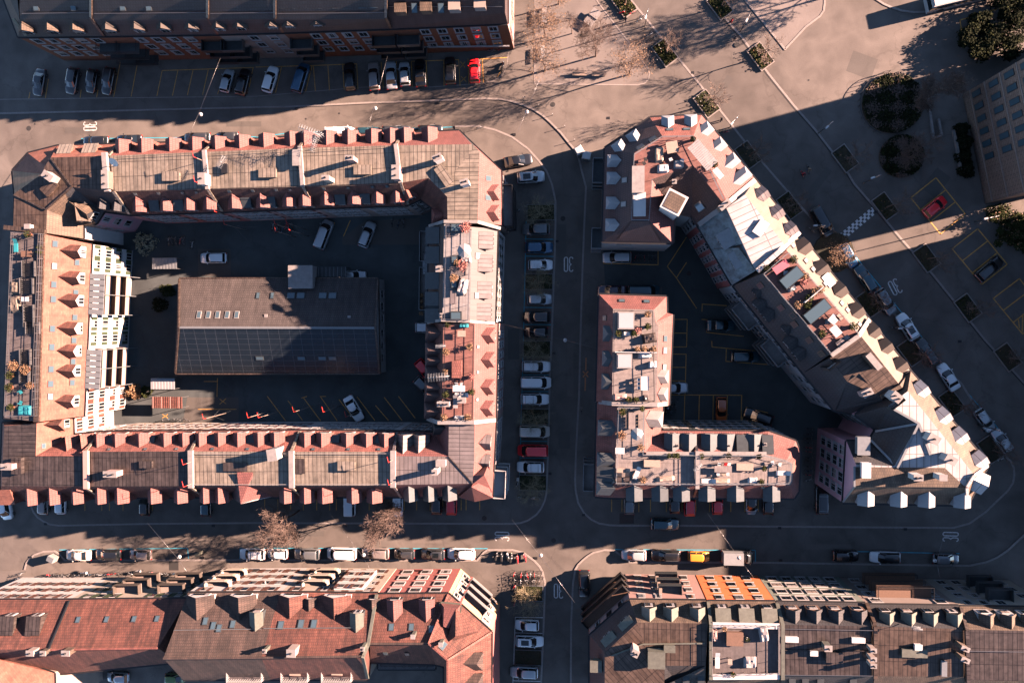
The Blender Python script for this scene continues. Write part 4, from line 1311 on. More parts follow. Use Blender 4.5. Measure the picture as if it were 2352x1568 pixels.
r2 = Bld('apartment_building', 'building with broad white metal roof and two streaked slate wings', 'building',
         [(1735, 412), (1837, 538), (1681, 655), (1602, 518)], [(1711, 447), (1802, 562), (1735, 622), (1668, 478)], 12.5, 16.2, 'rosew', 'bluegrey', 'whitemetal', slopes={0: 'beige'}, **EB)
r2.dormers(0, (.22, .55, .85), 'gable', 1.7, 'greymetal', 'darksteel', zr=2.2, zt=1.7)
r2.dormers(2, (.62, .3), 'flat', 2.2, 'zinc', 'white', y0=1.2, zt=2.4, zr=3.0)
r2.facade(2, 5, 4, 'plain', w=1.0)
v2 = MB(r2.o)                                             # valley roofs towards the courtyard
for pts, m_ in (([(1668, 478, 16.2), (1721, 547, 16.2), (1640, 550, 12.9), (1606, 516, 12.9)], 'bluegrey'), ([(1721, 547, 16.2), (1697, 569, 16.2), (1735, 622, 16.2), (1681, 653, 12.9), (1640, 572, 12.9)], 'bluegrey'), ([(1721, 547, 16.2), (1640, 550, 12.9), (1640, 572, 12.9), (1697, 569, 16.2)], 'slate')):
    q = [P(*p) for p in pts]
    n_ = (q[1] - q[0]).cross(q[2] - q[0])
    v2.poly(q if n_.z > 0 else q[::-1], m_)
v2.build('roof_slope', r2.root)
r2.hatch(1748, 523, 16.2, 1.3, 2.1, .3, R(-35), 'plastic_w')
r2.bars('parapet', [[(1835, 533, 12.8), (1790, 577, 16.3), (1738, 622, 16.3)]], .7, .45, 'whitemetal')
r2.bars('parapet', [[(1734, 414, 13), (1672, 466, 16.4), (1604, 517, 13)]], .7, .4, 'concrete')
r2.chimney(1665, 470, 16.2, 1.6, 1.6, .7, R(40), 'beige', 2)
r2.skylight(2, .2, .8, 1.0, 1.0, 'slate')

r3 = Bld('apartment_building', 'long diagonal building with two reddish roof terraces and beige street slope', 'building',
         [(1837, 538), (1998, 735), (1844, 857), (1683, 656)], [(1806, 574), (1973, 768), (1908, 812), (1752, 628)], 12.2, 16, 'white', 'beige', 'deckred', slopes={2: 'slate'}, **EB)
r3.dormers(0, (.1, .35, .6, .84), 'gable', 2.0, 'tandark', 'slate', y0=.4, zr=2.3, zt=1.7)
r3.dormers(0, (.47,), 'flat', 1.6, 'plastic_w', 'slate', y0=1.0, zr=2.2)
for t in (.02, .2, .3, .47, .7, .78, .95):
    r3.skylight(0, t, .62, .7, 1.0, 'concrete')
r3.dormers(2, (.18, .3, .62, .73), 'gable', 1.8, 'slate', 'slate', y0=.5, zr=2.0, zt=1.5)
r3.dormers(2, (.42, .83), 'gable', 1.3, 'slate', 'slate', y0=1.4, zr=2.3, zt=1.9)
for t, f, m_ in ((.05, .8, 'tan'), (.22, .78, 'shut_b'), (.42, .74, 'shut_b'), (.5, .88, 'slate'), (.62, .75, 'tile_pink'), (.9, .7, 'tile_pink')):
    r3.skylight(2, t, f, .9, .9, m_, 'wood')
r3.facade(2, 11, 4, 'plain', w=1.1)
r3.balcony(2, .70, (8.9, 6.0, 3.1), 4.0, 1.8, 'concrete', 'zinc')
r3.balcony(2, .27, (8.9, 6.0, 3.1), 4.0, 1.8, 'concrete', 'zinc')
r3.railing([(1755, 629), (1812, 580), (1975, 768), (1910, 812)], 16, 1.0, 'zinc', 1.5)
r3.bars('parapet', [[(1841, 674, 16.2), (1897, 645 + 30, 16.2)]], .01, .01, 'white')
r3.bars('terrace_divider', [[(1844, 695, 16), (1886, 660, 16)]], .12, 1.1, 'plastic_w')
for (ua, va, ub, vb) in ((1798, 655, 1840, 620), (1853, 735, 1903, 695)):
    a, b = P((ua + ub) / 2, (va + vb) / 2, 17.2), P(ub, vb, 17.2)
    an = math.atan2((P(ub, vb, 17) - P(ua, va, 17)).y, (P(ub, vb, 17) - P(ua, va, 17)).x)
    mb = MB(r3.o)
    L = (P(ub, vb, 17) - P(ua, va, 17)).length
    mb.box((a.x, a.y, 16), (L, 1.7, 1.1), 'darksteel', an)
    mb.box((a.x, a.y, 17.1), (L - .2, 1.5, .05), 'skyglass', an)
    mb.build('glazed_rooflight', r3.root)
r3.bars('parapet', [[(1996, 733, 12.8), (1971, 771, 16.3), (1908, 816, 16.3)]], .6, .35, 'concrete')

r4 = Bld('apartment_building', 'diagonal building with quilted brown metal roof and a dark cross-gable', 'building',
         [(1998, 735), (2092, 852), (1966, 952), (1916, 943), (1844, 857)], [(1978, 772), (2068, 886), (2020, 909), (1946, 876), (1906, 822)], 12.2, 16, 'white', 'beige', 'brownmetal', slopes={2: 'slate', 3: 'slate', 4: 'slate'}, **EB)
r4.dormers(0, (.12, .42, .78), 'gable', 1.9, 'tandark', 'slate', y0=.4, zr=2.3, zt=1.7)
r4.dormers(4, (.25,), 'gable', 2.0, 'slate', 'slate', y0=.8, zr=2.6)
r4.facade(4, 4, 4, 'plain')
r4.facade(3, 3, 3, 'plain')
r4.balcony(4, .3, (8.9, 6.0, 3.1), 3.0, 1.6, 'concrete', 'zinc')
r4.chimney(2008, 830, 16, 2.0, 2.4, .7, R(-50), 'tan', 0)
r4.chimney(1993, 902, 16, 1.4, 1.3, .8, R(30), 'salmonw', 2)
x4 = MB(r4.o)
for pts, m_ in (([(1973, 857, 16.3), (1920, 942, 12.5), (1946, 876, 16)], 'slate'), ([(1973, 857, 16.3), (2028, 919, 15.6), (1968, 953, 12.5), (1920, 942, 12.5)], 'slate')):
    q = [P(*p) for p in pts]
    n_ = (q[1] - q[0]).cross(q[2] - q[0])
    x4.poly(q if n_.z > 0 else q[::-1], m_)
x4.build('cross_gable', r4.root)
r4.bars('parapet', [[(2090, 854, 12.6), (2067, 886, 16.2), (2022, 912, 16.1)]], .5, .4, 'tan')

r5 = Bld('apartment_building', 'triangular corner building with white metal roof, pink gable wall and white dormers', 'building',
         [(2092, 852), (2271, 1066), (2222, 1160), (1936, 1154), (1944, 1012), (1996, 1012), (2010, 986), (1964, 952)],
         [(2085, 898), (2236, 1088), (2219, 1118), (1962, 1117), (1966, 1066), (2054, 1070), (2108, 974), (2040, 932)], 14, 17.5, 'pinkw', 'tan', 'whitemetal',
         slopes={2: 'tan', 3: 'pinkw', 4: 'slate', 5: 'slate', 6: 'slate', 7: 'slate', 0: 'tan'}, **EB)
r5.slopes = None
r5.dormers(0, (.14, .42, .63, .88), 'gable', 2.1, 'whitemetal', 'slate', y0=.3, zr=2.3, zt=1.7)
r5.dormers(1, (.45,), 'gable', 2.6, 'whitemetal', 'whitemetal', y0=.1, zr=2.5, zt=1.8)
r5.dormers(2, (.09, .37, .59, .85), 'gable', 2.0, 'dormerw', 'dormerw', y0=.2, zr=2.5, zt=1.8)
r5.facade(3, 4, 4, 'plain', w=1.35, h=1.9, shut=None)
r5.facade(6, 3, 4, 'plain')
st = MB(r5.o)
q = [P(1960, 1117, 17.56), P(2218, 1119, 17.56), P(2170, 1074, 17.56), P(2060, 1073, 17.56), P(1960, 1072, 17.56)]
st.poly(q if (q[1] - q[0]).cross(q[2] - q[0]).z > 0 else q[::-1], 'tan')
st.build('roof_top', r5.root)
dk = MB(r5.o)
for pts in ([(2108, 973, 17.5), (2060, 1072, 17.4), (2000, 1010, 14.3)], [(2108, 973, 17.5), (2000, 1010, 14.3), (2010, 988, 14.3)], [(2108, 973, 17.5), (2012, 988, 14.4), (2044, 932, 17.3)]):
    q = [P(*p) for p in pts]
    n_ = (q[1] - q[0]).cross(q[2] - q[0])
    dk.poly(q if n_.z > 0 else q[::-1], 'slate')
dk.build('roof_slope', r5.root)
r5.bars('ridge_cap', [[(2110, 972, 17.6), (2061, 1074, 17.6)], [(2110, 972, 17.6), (2010, 990, 14.5)], [(2061, 1073, 17.6), (2000, 1010, 14.5)], [(2040, 932, 17.5), (2110, 972, 17.6)], [(2110, 972, 17.6), (2136, 1044, 17.55)]], .3, .14, 'zinc')
r5.chimney(2146, 1008, 17.5, 2.0, 1.4, 1.0, R(-30), 'white', 1)
r5.chimney(2185, 1056, 17.5, 2.0, 1.4, .9, R(-30), 'white', 1)
r5.chimney(2110, 1097, 17.5, 2.2, 1.1, .7, 0, 'plastic_w', 2)
r5.chimney(2167, 1097, 17.5, 2.2, .9, .7, 0, 'plastic_w', 0)
r5.chimney(2060, 912, 17.5, 1.6, 1.3, 1.0, R(-40), 'white', 2)
r5.dormers(7, (.45,), 'flat', 2.2, 'zinc', 'zincdark', y0=1.2, zr=2.9)
r5.hatch(1984, 1024, 16.0, 1.6, 2.4, 1.0, 0, 'zinc', 'dormer')
r5.hatch(1990, 1080, 17.5, 1.1, 2.0, .9, 0, 'plastic_w', 'stair_house')
r5.bars('parapet', [[(2268, 1068, 14.3), (2236, 1090, 17.6), (2219, 1118, 17.6), (2221, 1158, 14.3)]], .4, .3, 'whitemetal')
r5.bars('parapet', [[(1962, 1117, 17.6), (1936, 1152, 14.2)], [(1962, 1117, 17.6), (1962, 1070, 17.6)]], .25, .15, 'zinc')

r6a = Bld('apartment_building', 'salmon-roofed building with a pale plank roof terrace beside the centre street', 'building',
          [(1376, 676), (1531, 681), (1532, 718), (1546, 722), (1537, 930), (1369, 922)], [(1408, 709), (1502, 711), (1506, 740), (1512, 748), (1508, 926), (1406, 926)], 12.8, 15.2, 'white', 'tile_pink', 'deck', slopes={5: 'tile_red'}, **EB)
r6a.dormers(5, (.2, .41, .64), 'hip', 2.0, 'zincdark', 'zincdark', y0=.8, zr=2.8)
r6a.dormers(3, (.68, .87), 'hip', 1.7, 'concrete', 'zincdark', y0=.6, zr=2.8)
r6a.skylight(0, .3, .42, .9, .7)
r6a.skylight(0, .74, .42, .9, .7)
r6a.skylight(5, .83, .45, .8, .8)
r6a.skylight(3, .22, .5, .9, .9)
r6a.skylight(3, .36, .5, 1.0, .9, 'concrete')
r6a.skylight(3, .56, .5, 1.0, .9, 'concrete')
r6a.railing([(1411, 713), (1499, 714), (1503, 922), (1409, 922)], 15.2, 1.0, 'darksteel', 2)
r6a.bars('parapet', [[(1374, 922, 12.6), (1405, 926, 15.3), (1510, 929, 15.3), (1534, 926, 12.6)]], .6, .35, 'concrete')
for ua, va, ub, vb in ((1419, 716, 1457, 756), (1417, 812, 1452, 846)):
    a, b = P(ua, va, 16.0), P(ub, vb, 16.0)
    mb = MB(r6a.o)
    mb.box(((a.x + b.x) / 2, (a.y + b.y) / 2, 15.2), (abs(b.x - a.x), abs(b.y - a.y), .9), 'concrete')
    mb.box(((a.x + b.x) / 2, (a.y + b.y) / 2, 16.1), (abs(b.x - a.x) - .3, abs(b.y - a.y) - .3, .05), 'glassroof')
    mb.build('glazed_rooflight', r6a.root)
r6a.bars('terrace_divider', [[(1412, 808, 15.2), (1508, 809, 15.2)]], .1, .9, 'plastic_w')

r6b = Bld('apartment_building', 'salmon-roofed corner building with slate dormers and busy roof terrace over the crossing', 'building',
          [(1371, 924), (1523, 932), (1519, 988), (1591, 989), (1592, 1143), (1405, 1143), (1366, 1140)], [(1418, 932), (1482, 934), (1480, 1042), (1601, 1042), (1601, 1115), (1413, 1113), (1413, 1110)], 12.8, 15.2, 'cream', 'tile_pink', 'deck', slopes={6: 'tile_red', 4: 'tile_red', 5: 'tile_red'}, **EB)
r6b.dormers(6, (.13, .41, .75), 'hip', 2.0, 'zincdark', 'zincdark', y0=.3, zr=2.8)
r6b.dormers(6, (.27,), 'flat', 1.9, 'zincdark', 'zincdark', y0=.3, zr=2.2)
r6b.dormers(4, (.16, .42, .73), 'gable', 2.1, 'zincdark', 'zincdark', y0=.1, zr=2.9, zt=2.0)
r6b.dormers(1, (.5,), 'hip', 2.1, 'concrete', 'zincdark', y0=.2, zr=2.9)
r6b.dormers(2, (.3, .82), 'gable', 2.0, 'zincdark', 'zincdark', y0=.3, zr=2.9)
r6b.facade(2, 3, 4, 'plain', shut='shut_k')
r6b.railing([(1421, 936), (1479, 937), (1477, 1045), (1598, 1046), (1598, 1112), (1416, 1110)], 15.2, 1.0, 'zinc', 1.6)
r6b.balcony(6, .16, (9.2, 6.2, 3.2), 4.0, 1.7, 'concrete', 'zinc')
r6b.hatch(1498, 1064, 15.2, 2.2, .9, .5, 0, 'lightwood', 'stair_opening')
tb = MB(r6b.o)
q = [P(1413, 1105, 15.2), P(1436, 1146, 12.4), P(1412, 1138, 14.6), P(1392, 1090, 15.0)]
for pts, m_ in (([(1412, 1104, 15.3), (1450, 1142, 12.5), (1430, 1147, 12.4), (1412, 1140, 13.2)], 'tile_pink'), ([(1412, 1104, 15.3), (1412, 1140, 13.2), (1368, 1139, 12.4), (1375, 1088, 13)], 'tile_red')):
    q = [P(*p) for p in pts]
    n_ = (q[1] - q[0]).cross(q[2] - q[0])
    tb.poly(q if n_.z > 0 else q[::-1], m_)
tb.build('turret_roof', r6b.root)
r6b.bars('ridge_cap', [[(1412, 1104, 15.3), (1368, 1140, 12.5)], [(1412, 1104, 15.3), (1370, 1052, 12.5)], [(1412, 1104, 15.3), (1450, 1142, 12.6)]], .25, .14, 'darkmetal')

r6c = Bld('apartment_building', 'salmon-roofed building with plank terrace at the east end of the courtyard row', 'building',
          [(1591, 989), (1765, 990), (1828, 1012), (1838, 1040), (1834, 1128), (1824, 1144), (1592, 1143)], [(1603, 1042), (1760, 1043), (1808, 1056), (1822, 1064), (1820, 1106), (1815, 1114), (1603, 1115)], 12.8, 15.2, 'cream', 'tile_pink', 'deck', slopes={5: 'tile_red', 3: 'tile_red'}, **EB)
r6c.dormers(0, (.2, .42, .77), 'gable', 2.1, 'zincdark', 'zincdark', y0=.3, zr=2.9)
r6c.dormers(0, (.62, .95), 'flat', 1.3, 'zincdark', 'zincdark', y0=.4, zr=2.4)
r6c.dormers(5, (.88, .6, .25), 'gable', 2.1, 'zincdark', 'zincdark', y0=.1, zr=2.9, zt=2.0)
r6c.facade(0, 7, 4, 'plain', shut='shut_k')
r6c.facade(1, 2, 4, 'plain')
r6c.railing([(1608, 1046), (1758, 1047), (1806, 1060), (1818, 1066), (1816, 1105), (1812, 1111), (1608, 1112)], 15.2, 1.0, 'zinc', 1.6)
r6c.hatch(1711, 1072, 15.2, 2.2, .9, .5, 0, 'lightwood', 'stair_opening')
r6c.bars('parapet', [[(1601, 1035, 15.4), (1601, 1121, 15.4)]], .55, .5, 'concrete')
r6c.bars('parapet', [[(1601, 1037, 15.2), (1591, 990, 12.4)], [(1601, 1118, 15.2), (1592, 1143, 12.4)]], .35, .35, 'darkmetal')
for b, u0, u1 in ((r6b, 1484, 1596), (r6c, 1606, 1760)):
    b.bars('coping', [[(u0, 1040, 15.4), (u1, 1041, 15.4)]], .5, .2, 'concrete')
for b in (r6b, r6c):
    b.skylight(4 if b is r6b else 5, .3, .85, .5, .5)
for u, v in ((1556, 1023), (1674, 1023), (1758, 1020)):
    (r6b if u < 1600 else r6c).chimney(u, v, 14.0, 1.0, .3, .3, 0, 'steel', 1)

# ================================================================== south-west row
GS = 'buildings of the south-west row'
def gable_row(lab, e, rr, he, hr, wall, roof, hs=None, hn=0, **kw):
    """e: four eave points (north-west, north-east, south-east, south-west); rr: ridge ends"""
    return Bld('apartment_building', lab, 'building', e, [rr[0], rr[1], rr[1], rr[0]], he, hr, wall, roof, roof, group=GS, **kw)


c1 = gable_row('red-tiled house with white front and brown shutters at the west end of the south-west row', [(-60, 1376), (160, 1376), (150, 1546), (-60, 1546)], [(-60, 1491), (112, 1491)], 11.2, 16.3, 'white', 'tile_old')
c2 = gable_row('rust-red tiled house with green shutters and stacked balconies', [(160, 1376), (432, 1373), (410, 1520), (150, 1546)], [(112, 1491), (362, 1487)], 11.2, 16.3, 'cream', 'tile_old')
c3 = gable_row('brown-tiled house with rounded white balconies, west half of the tall pair', [(432, 1360), (645, 1359), (622, 1560), (420, 1560)], [(375, 1511), (600, 1509)], 12.2, 18.0, 'white', 'tile_brown')
c4 = gable_row('red-brown tiled house with rounded white balconies, east half of the tall pair', [(645, 1359), (868, 1361), (845, 1560), (622, 1560)], [(600, 1509), (836, 1506)], 12.2, 18.0, 'cream', 'tile_old')
c5 = gable_row('rose-fronted house with two gabled dormers and white window surrounds', [(868, 1363), (1030, 1362), (1000, 1525), (850, 1520)], [(850, 1477), (985, 1477)], 12.2, 16.3, 'rosew', 'tile_old')
c6 = Bld('apartment_building', 'corner house with peach front, planted balconies and hipped red tile roof', 'building',
         [(1030, 1362), (1129, 1450), (1128, 1700), (1020, 1700), (1020, 1530), (1000, 1525)], [(985, 1477), (1028, 1515), (1028, 1700), (1028, 1700), (1028, 1515), (985, 1477)], 12.2, 16.6, 'peachw', 'tile_old', 'tile_old', group=GS, wallmats={1: 'rosew'})
c1.facade(0, 7, 4, 'plain', shut='shut_b', w=1.0)
c2.facade(0, 8, 4, 'plain', shut='shut_g', w=1.0, skip=[(3, k) for k in range(3)] + [(4, k) for k in range(3)])
c3.facade(0, 6, 4, 'plain', shut='shut_b', skip=[(1, j) for j in range(3)])
c4.facade(0, 6, 4, 'plain', shut='shut_b', skip=[(k, j) for k in (1,) for j in range(3)])
c5.facade(0, 3, 4, 'stone', w=1.5, h=1.6)
c6.facade(0, 4, 4, 'stone', w=1.2, h=1.5, skip=[(k, j) for k in (1, 2) for j in (0, 1, 2)])
c2.balcony(0, .42, (8.4, 5.6, 2.8), 4.2, 1.5, 'beigew', 'tandark')
c2.balcony(0, .80, (8.4, 5.6, 2.8), 4.2, 1.5, 'beigew', 'tandark')
c3.balcony(0, .24, (9.0, 6.1, 3.2), 4.0, 1.0, 'beigew', 'cream', rounded=True)
c4.balcony(0, .3, (9.0, 6.1, 3.2), 4.0, 1.0, 'beigew', 'cream', rounded=True)
c6.balcony(0, .5, (8.8, 5.8, 2.8), 4.2, 1.2, 'beigew', 'zinc')
bay = MB(c4.o)
pb, inn, rzb = c4.frame(0, .68)
bb = MB()
bb.box((0, -.3, 3.0), (4.6, .6, 8.2), 'white')
o = bb.build('bay_front', c4.root, (pb.x - c4.o.x, pb.y - c4.o.y, 0))
o.rotation_euler = (0, 0, rzb)
for dz in (0, 2.95, 5.9):
    for sx in (-1.2, 1.2):
        add_window(o, (sx, -.6, 5.0 + dz), 0, 1.0, 1.5, 'plain', 'shut_b')
c1.dormers(0, (.5, .77), 'flat', 2.1, 'darkmetal', 'darkmetal', y0=1.6, zr=3.8, zt=3.2)
for t, f in ((.34, .42), (.41, .42), (.68, .66)):
    c1.skylight(0, t, f, .8, 1.3)
for t in (.15, .4, .64, .84):
    c2.skylight(0, t, .42, .7, 1.0)
c3.dormers(0, (.17, .62), 'gable', 4.2, 'tile_brown', 'white', y0=.15, zr=2.5, zt=1.1)
c3.dormers(0, (.82,), 'gable', 1.8, 'copper', 'zincdark', y0=2.0, zr=3.7, zt=3.2)
c4.dormers(0, (.15, .6), 'gable', 4.2, 'tile_old', 'white', y0=.15, zr=2.5, zt=1.1)
c4.dormers(0, (.84,), 'gable', 1.8, 'copper', 'zincdark', y0=2.0, zr=3.7, zt=3.2)
c4.dormers(0, (.97, .33), 'gable', 1.8, 'tile_brown', 'tile_brown', y0=.6, zr=1.8, zt=1.2)
c5.dormers(0, (.27, .72), 'gable', 2.1, 'tile_pink', 'zincdark', y0=.4, zr=2.4, zt=1.7)
for t, f in ((.3, .45), (.4, .52), (.47, .56), (.6, .5)):
    c3.skylight(0, t, f, .8, 1.2)
for t, f in ((.1, .52), (.3, .5), (.43, .5)):
    c4.skylight(0, t, f, .9, 1.3)
for t, f in ((.3, .68), (.62, .68), (.95, .72)):
    c5.skylight(0, t, f, .8, 1.1)
for t in (.25, .6):
    c5.skylight(2, 1 - t, .5, .7, .8)
tw = Bld('tower_bay', '', '', [(1012, 1384), (1058, 1388), (1050, 1440), (1008, 1430)], [(1020, 1394), (1052, 1396), (1030, 1442), (1018, 1438)], 13.2, 15.0, 'rosew', 'tile_pink', 'tile_pink', gutter='copper')
for k_ in ('label', 'category'):
    del tw.root[k_]
tw.root.parent = c5.root
tw.root.location = tw.root.location - c5.root.location
# large triangular dormer on the corner hip
cd = MB(c6.o)
for pts in ([(1047, 1396, 15.0), (1046, 1461, 15.8), (1024, 1478, 15.2)], [(1047, 1396, 15.0), (1097, 1449, 14.4), (1046, 1461, 15.8)], [(1047, 1396, 15.0), (1024, 1478, 15.2), (1040, 1500, 12.5), (1100, 1452, 12.3), (1097, 1449, 14.4)]):
    q = [P(*p) for p in pts]
    n_ = (q[1] - q[0]).cross(q[2] - q[0])
    cd.poly(q if n_.z > 0 else q[::-1], 'tile_old')
cd.build('corner_gable', c6.root)
c6.dormers(1, (.23, .42), 'hip', 2.4, 'tile_brown', 'tile_old', y0=1.2, zr=2.8)
c6.skylight(0, .5, .85, .8, 1.2)
c6.bars('ridge_cap', [[(985, 1477, 16.7), (1028, 1515, 16.7), (1129, 1451, 12.3)], [(1028, 1515, 16.7), (1028, 1700, 16.7)], [(985, 1477, 16.7), (1030, 1364, 12.3)]], .3, .12, 'tile_red')
c5.bars('ridge_cap', [[(850, 1477, 16.4), (985, 1477, 16.4)]], .3, .12, 'tile_brown')
c4.bars('ridge_cap', [[(600, 1509, 18.1), (836, 1506, 18.1)]], .3, .12, 'tile_brown')
c3.bars('ridge_cap', [[(375, 1511, 18.1), (600, 1509, 18.1)]], .3, .12, 'tile_brown')
c2.bars('ridge_cap', [[(112, 1491, 16.4), (362, 1487, 16.4)]], .3, .12, 'tile_red')
c4.bars('parapet', [[(866, 1363, 12.5), (846, 1480, 16.8), (834, 1508, 18.1), (845, 1556, 12.4)]], .45, .3, 'copper')
for pth in ([(160, 1378, 11.4), (112, 1491, 16.4)],):
    c2.bars('parapet', [pth], .25, .2, 'darksteel')
c4.bars('snow_guard', [[(606, 1442, 15.6), (832, 1440, 15.6)]], .05, .12, 'zinc')
c3.bars('snow_guard', [[(400, 1446, 15.6), (600, 1443, 15.6)]], .05, .12, 'zinc')
c4.chimney(668, 1500, 17.2, 1.8, 1.2, 1.0, 0, 'beigew', 1)
c1.chimney(68, 1500, 16, 1.6, 1.1, .7, 0, 'beigew', 1)
c1.chimney(98, 1500, 16, 1.6, .8, .6, 0, 'tan', 1)
c2.chimney(150, 1500, 16, 1.6, 1.2, .7, 0, 'tan', 1)
c5.chimney(948, 1462, 15.4, 1.6, .5, .5, 0, 'copper', 0)
c6.chimney(1012, 1480, 15.6, 1.6, .5, .5, 0, 'copper', 0)
for u, v in ((607, 1495), (832, 1490)):
    (c3 if u < 620 else c4).chimney(u, v, 17.4, 1.4, .45, .45, 0, 'copper', 1)
# annexes of the south-west block
ax = Bld('apartment_building', 'orange-tiled house at the bottom left corner of the picture', 'building', [(-60, 1480), (125, 1545), (128, 1640), (-60, 1640)], [(-60, 1500), (10, 1590), (10, 1640), (-60, 1640)], 12.5, 16, 'beigew', 'tile_new', 'tile_new', group=GS)
ax.skylight(0, .66, .25, 1.1, .6)
ax.skylight(0, .75, .6, 1.2, .6)
for (x0, y0, x1, y1, lab) in ((520, 1512, 600, 1566, 'westernmost'), (645, 1520, 706, 1566, 'middle'), (738, 1518, 806, 1566, 'easternmost')):
    b = Bld('roof_terrace_annex', 'boxed roof terrace with white slatted railing behind the tall tiled pair, ' + lab, 'terrace', [(x0, y0), (x1, y0), (x1, y1), (x0, y1)], [(x0 + 1, y0 + 1), (x1 - 1, y0 + 1), (x1 - 1, y1 - 1), (x0 + 1, y1 - 1)], 12.8, 12.9, 'beigew', 'concrete', 'deckgrey', group='terraces behind the tiled pair')
    b.railing([(x0, y0), (x1, y0), (x1, y1), (x0, y1)], 12.9, 1.1, 'frame', .35)
    b.hatch((x0 + x1) / 2 + 2, (y0 + y1) / 2, 12.9, 1.6, .9, .75, 0, 'lightwood', 'terrace_table')
bl = Bld('courtyard_wing', 'low dark flat-roofed wing in the south-west courtyard', 'building', [(868, 1512), (1000, 1512), (1000, 1536), (868, 1536)], [(869, 1513), (999, 1513), (999, 1535), (869, 1535)], 9.0, 9.1, 'beigew', 'slate', 'deckgrey', group=GS)
bl.railing([(870, 1514), (998, 1514), (998, 1535), (870, 1535)], 9.1, 1.0, 'zinc', 1.2)

# ================================================================== south-east row
GX = 'buildings of the south-east row'
DR = dict(group=GX)
d1 = Bld('apartment_building', 'corner building with fanned brown metal roof and dark timber balconies', 'building',
         [(1446, 1376), (1621, 1378), (1617, 1640), (1354, 1640), (1354, 1458)], [(1464, 1429), (1626, 1431), (1621, 1528), (1389, 1640), (1389, 1498)], 12, 15.6, 'salmonw', 'slate', 'brownmetal', slopes={0: 'tan', 4: 'slate', 3: 'slate', 2: 'slate'},
         tops=[([(1464, 1429, 15.6), (1626, 1431, 15.6), (1621, 1528, 15.6), (1526, 1528, 15.6), (1480, 1478, 15.6)], 'brownmetal', Vector((1, 0, 0))), ([(1464, 1429, 15.6), (1480, 1478, 15.6), (1526, 1528, 15.6), (1526, 1640, 15.6), (1389, 1640, 15.6), (1389, 1498, 15.6)], 'brownmetal', Vector((1, .9, 0)).normalized())], **DR)
d1.dormers(0, (.24, .52, .86), 'gable', 1.9, 'copper', 'darksteel', y0=.25, zr=3.4, zt=2.5)
d1.dormers(4, (.3, .72), 'flat', 2.0, 'copper', 'darksteel', y0=1.0, zr=3.0, zt=2.4)
d1.facade(0, 4, 4, 'plain', skip=[(2, k) for k in range(3)])
d1.facade(4, 3, 4, 'dark')
d1.balcony(0, .56, (8.9, 6.0, 3.1), 3.4, 1.4, 'beigew', 'zincdark')
d1.balcony(4, .5, (8.9, 6.0, 3.1), 8.5, 1.6, 'wood', 'darksteel')
rf = MB(d1.o)
rf.poly([P(1526, 1528, 15.5), P(1526, 1645, 13.5), P(1617, 1645, 12.1), P(1621, 1528, 15.5)], 'slate')
rf.build('roof_slope', d1.root)
d1.hatch(1508, 1516, 15.6, 2.3, 2.3, 1.6, 0, 'copper', 'stair_house')
d1.hatch(1538, 1490, 15.6, 1.5, .9, .8, 0, 'copper')
d1.chimney(1459, 1500, 15.6, 2.4, .9, .9, R(-25), 'salmonw', 2)
d1.bars('ridge_cap', [[(1404, 1505, 15.75), (1476, 1478, 15.75), (1618, 1476, 15.75)]], .2, .12, 'copper')
d1.hatch(1369, 1530, 14.2, 1.6, 1.6, 1.0, 0, 'copper', 'dormer')

d2 = Bld('apartment_building', 'building with vivid orange front and grey plank roof terrace', 'building',
         [(1625, 1379), (1780, 1380), (1800, 1575), (1620, 1575)], [(1631, 1432), (1793, 1434), (1794, 1550), (1631, 1556)], 12, 15.6, 'orangew', 'tan', 'deckgrey', **DR)
d2.dormers(0, (.18, .52, .85), 'flat', 1.9, 'copper', 'darksteel', y0=.25, zr=3.3, zt=2.6)
d2.facade(0, 3, 4, 'plain', w=1.25)
d2.railing([(1636, 1437), (1790, 1439), (1790, 1548), (1636, 1552)], 15.6, 1.0, 'concrete', 1.5)
d2.hatch(1688, 1467, 15.6, 2.2, 1.8, .6, 0, 'wood', 'stair_opening')
d2.bars('parapet', [[(1626, 1380, 12.3), (1632, 1431, 15.8), (1632, 1558, 15.8)]], .45, .4, 'copper')
d2.bars('awning', [[(1637, 1434, 15.9), (1790, 1437, 15.9)], [(1637, 1553, 15.9), (1790, 1552, 15.9)]], .8, .12, 'plastic_w')
d3 = Bld('apartment_building', 'building with sage green front, white window bands and seamed brown roof', 'building',
         [(1782, 1381), (1987, 1384), (2010, 1590), (1790, 1590)], [(1795, 1434), (2001, 1437), (2009, 1551), (1795, 1549)], 12, 15.6, 'sagew', 'slate', 'darkmetal', **DR)
d3.dormers(0, (.15, .38, .62, .87), 'gable', 1.9, 'slate', 'wood', y0=.25, zr=3.4, zt=2.5)
d3.facade(0, 5, 4, 'stone', w=1.4)
d3.bars('parapet', [[(1784, 1383, 12.3), (1797, 1433, 15.8), (1797, 1558, 15.8)]], .5, .4, 'copper')
d3.hatch(1819, 1468, 15.6, 1.7, .65, .5, 0, 'plastic_w', 'roof_hatch')
d3.hatch(1972, 1470, 15.6, 1.7, .6, .5, 0, 'plastic_w', 'roof_hatch')
d3.hatch(1870, 1500, 15.6, .95, .6, .5, 0, 'plastic_w', 'roof_hatch')
d3.hatch(1917, 1510, 15.6, 2.2, 1.3, .8, 0, 'darkmetal', 'roof_hatch')
d3.chimney(1903, 1489, 15.6, 1.8, .9, .7, 0, 'copper', 1)
d3.bars('cable_guard', [[(1798, 1443, 16.1), (2008, 1447, 16.1)], [(1798, 1549, 16.1), (2007, 1551, 16.1)]], .06, .06, 'steel')
d3.bars('ridge_cap', [[(1800, 1492, 15.7), (2000, 1494, 15.7)]], .12, .1, 'darkmetal')
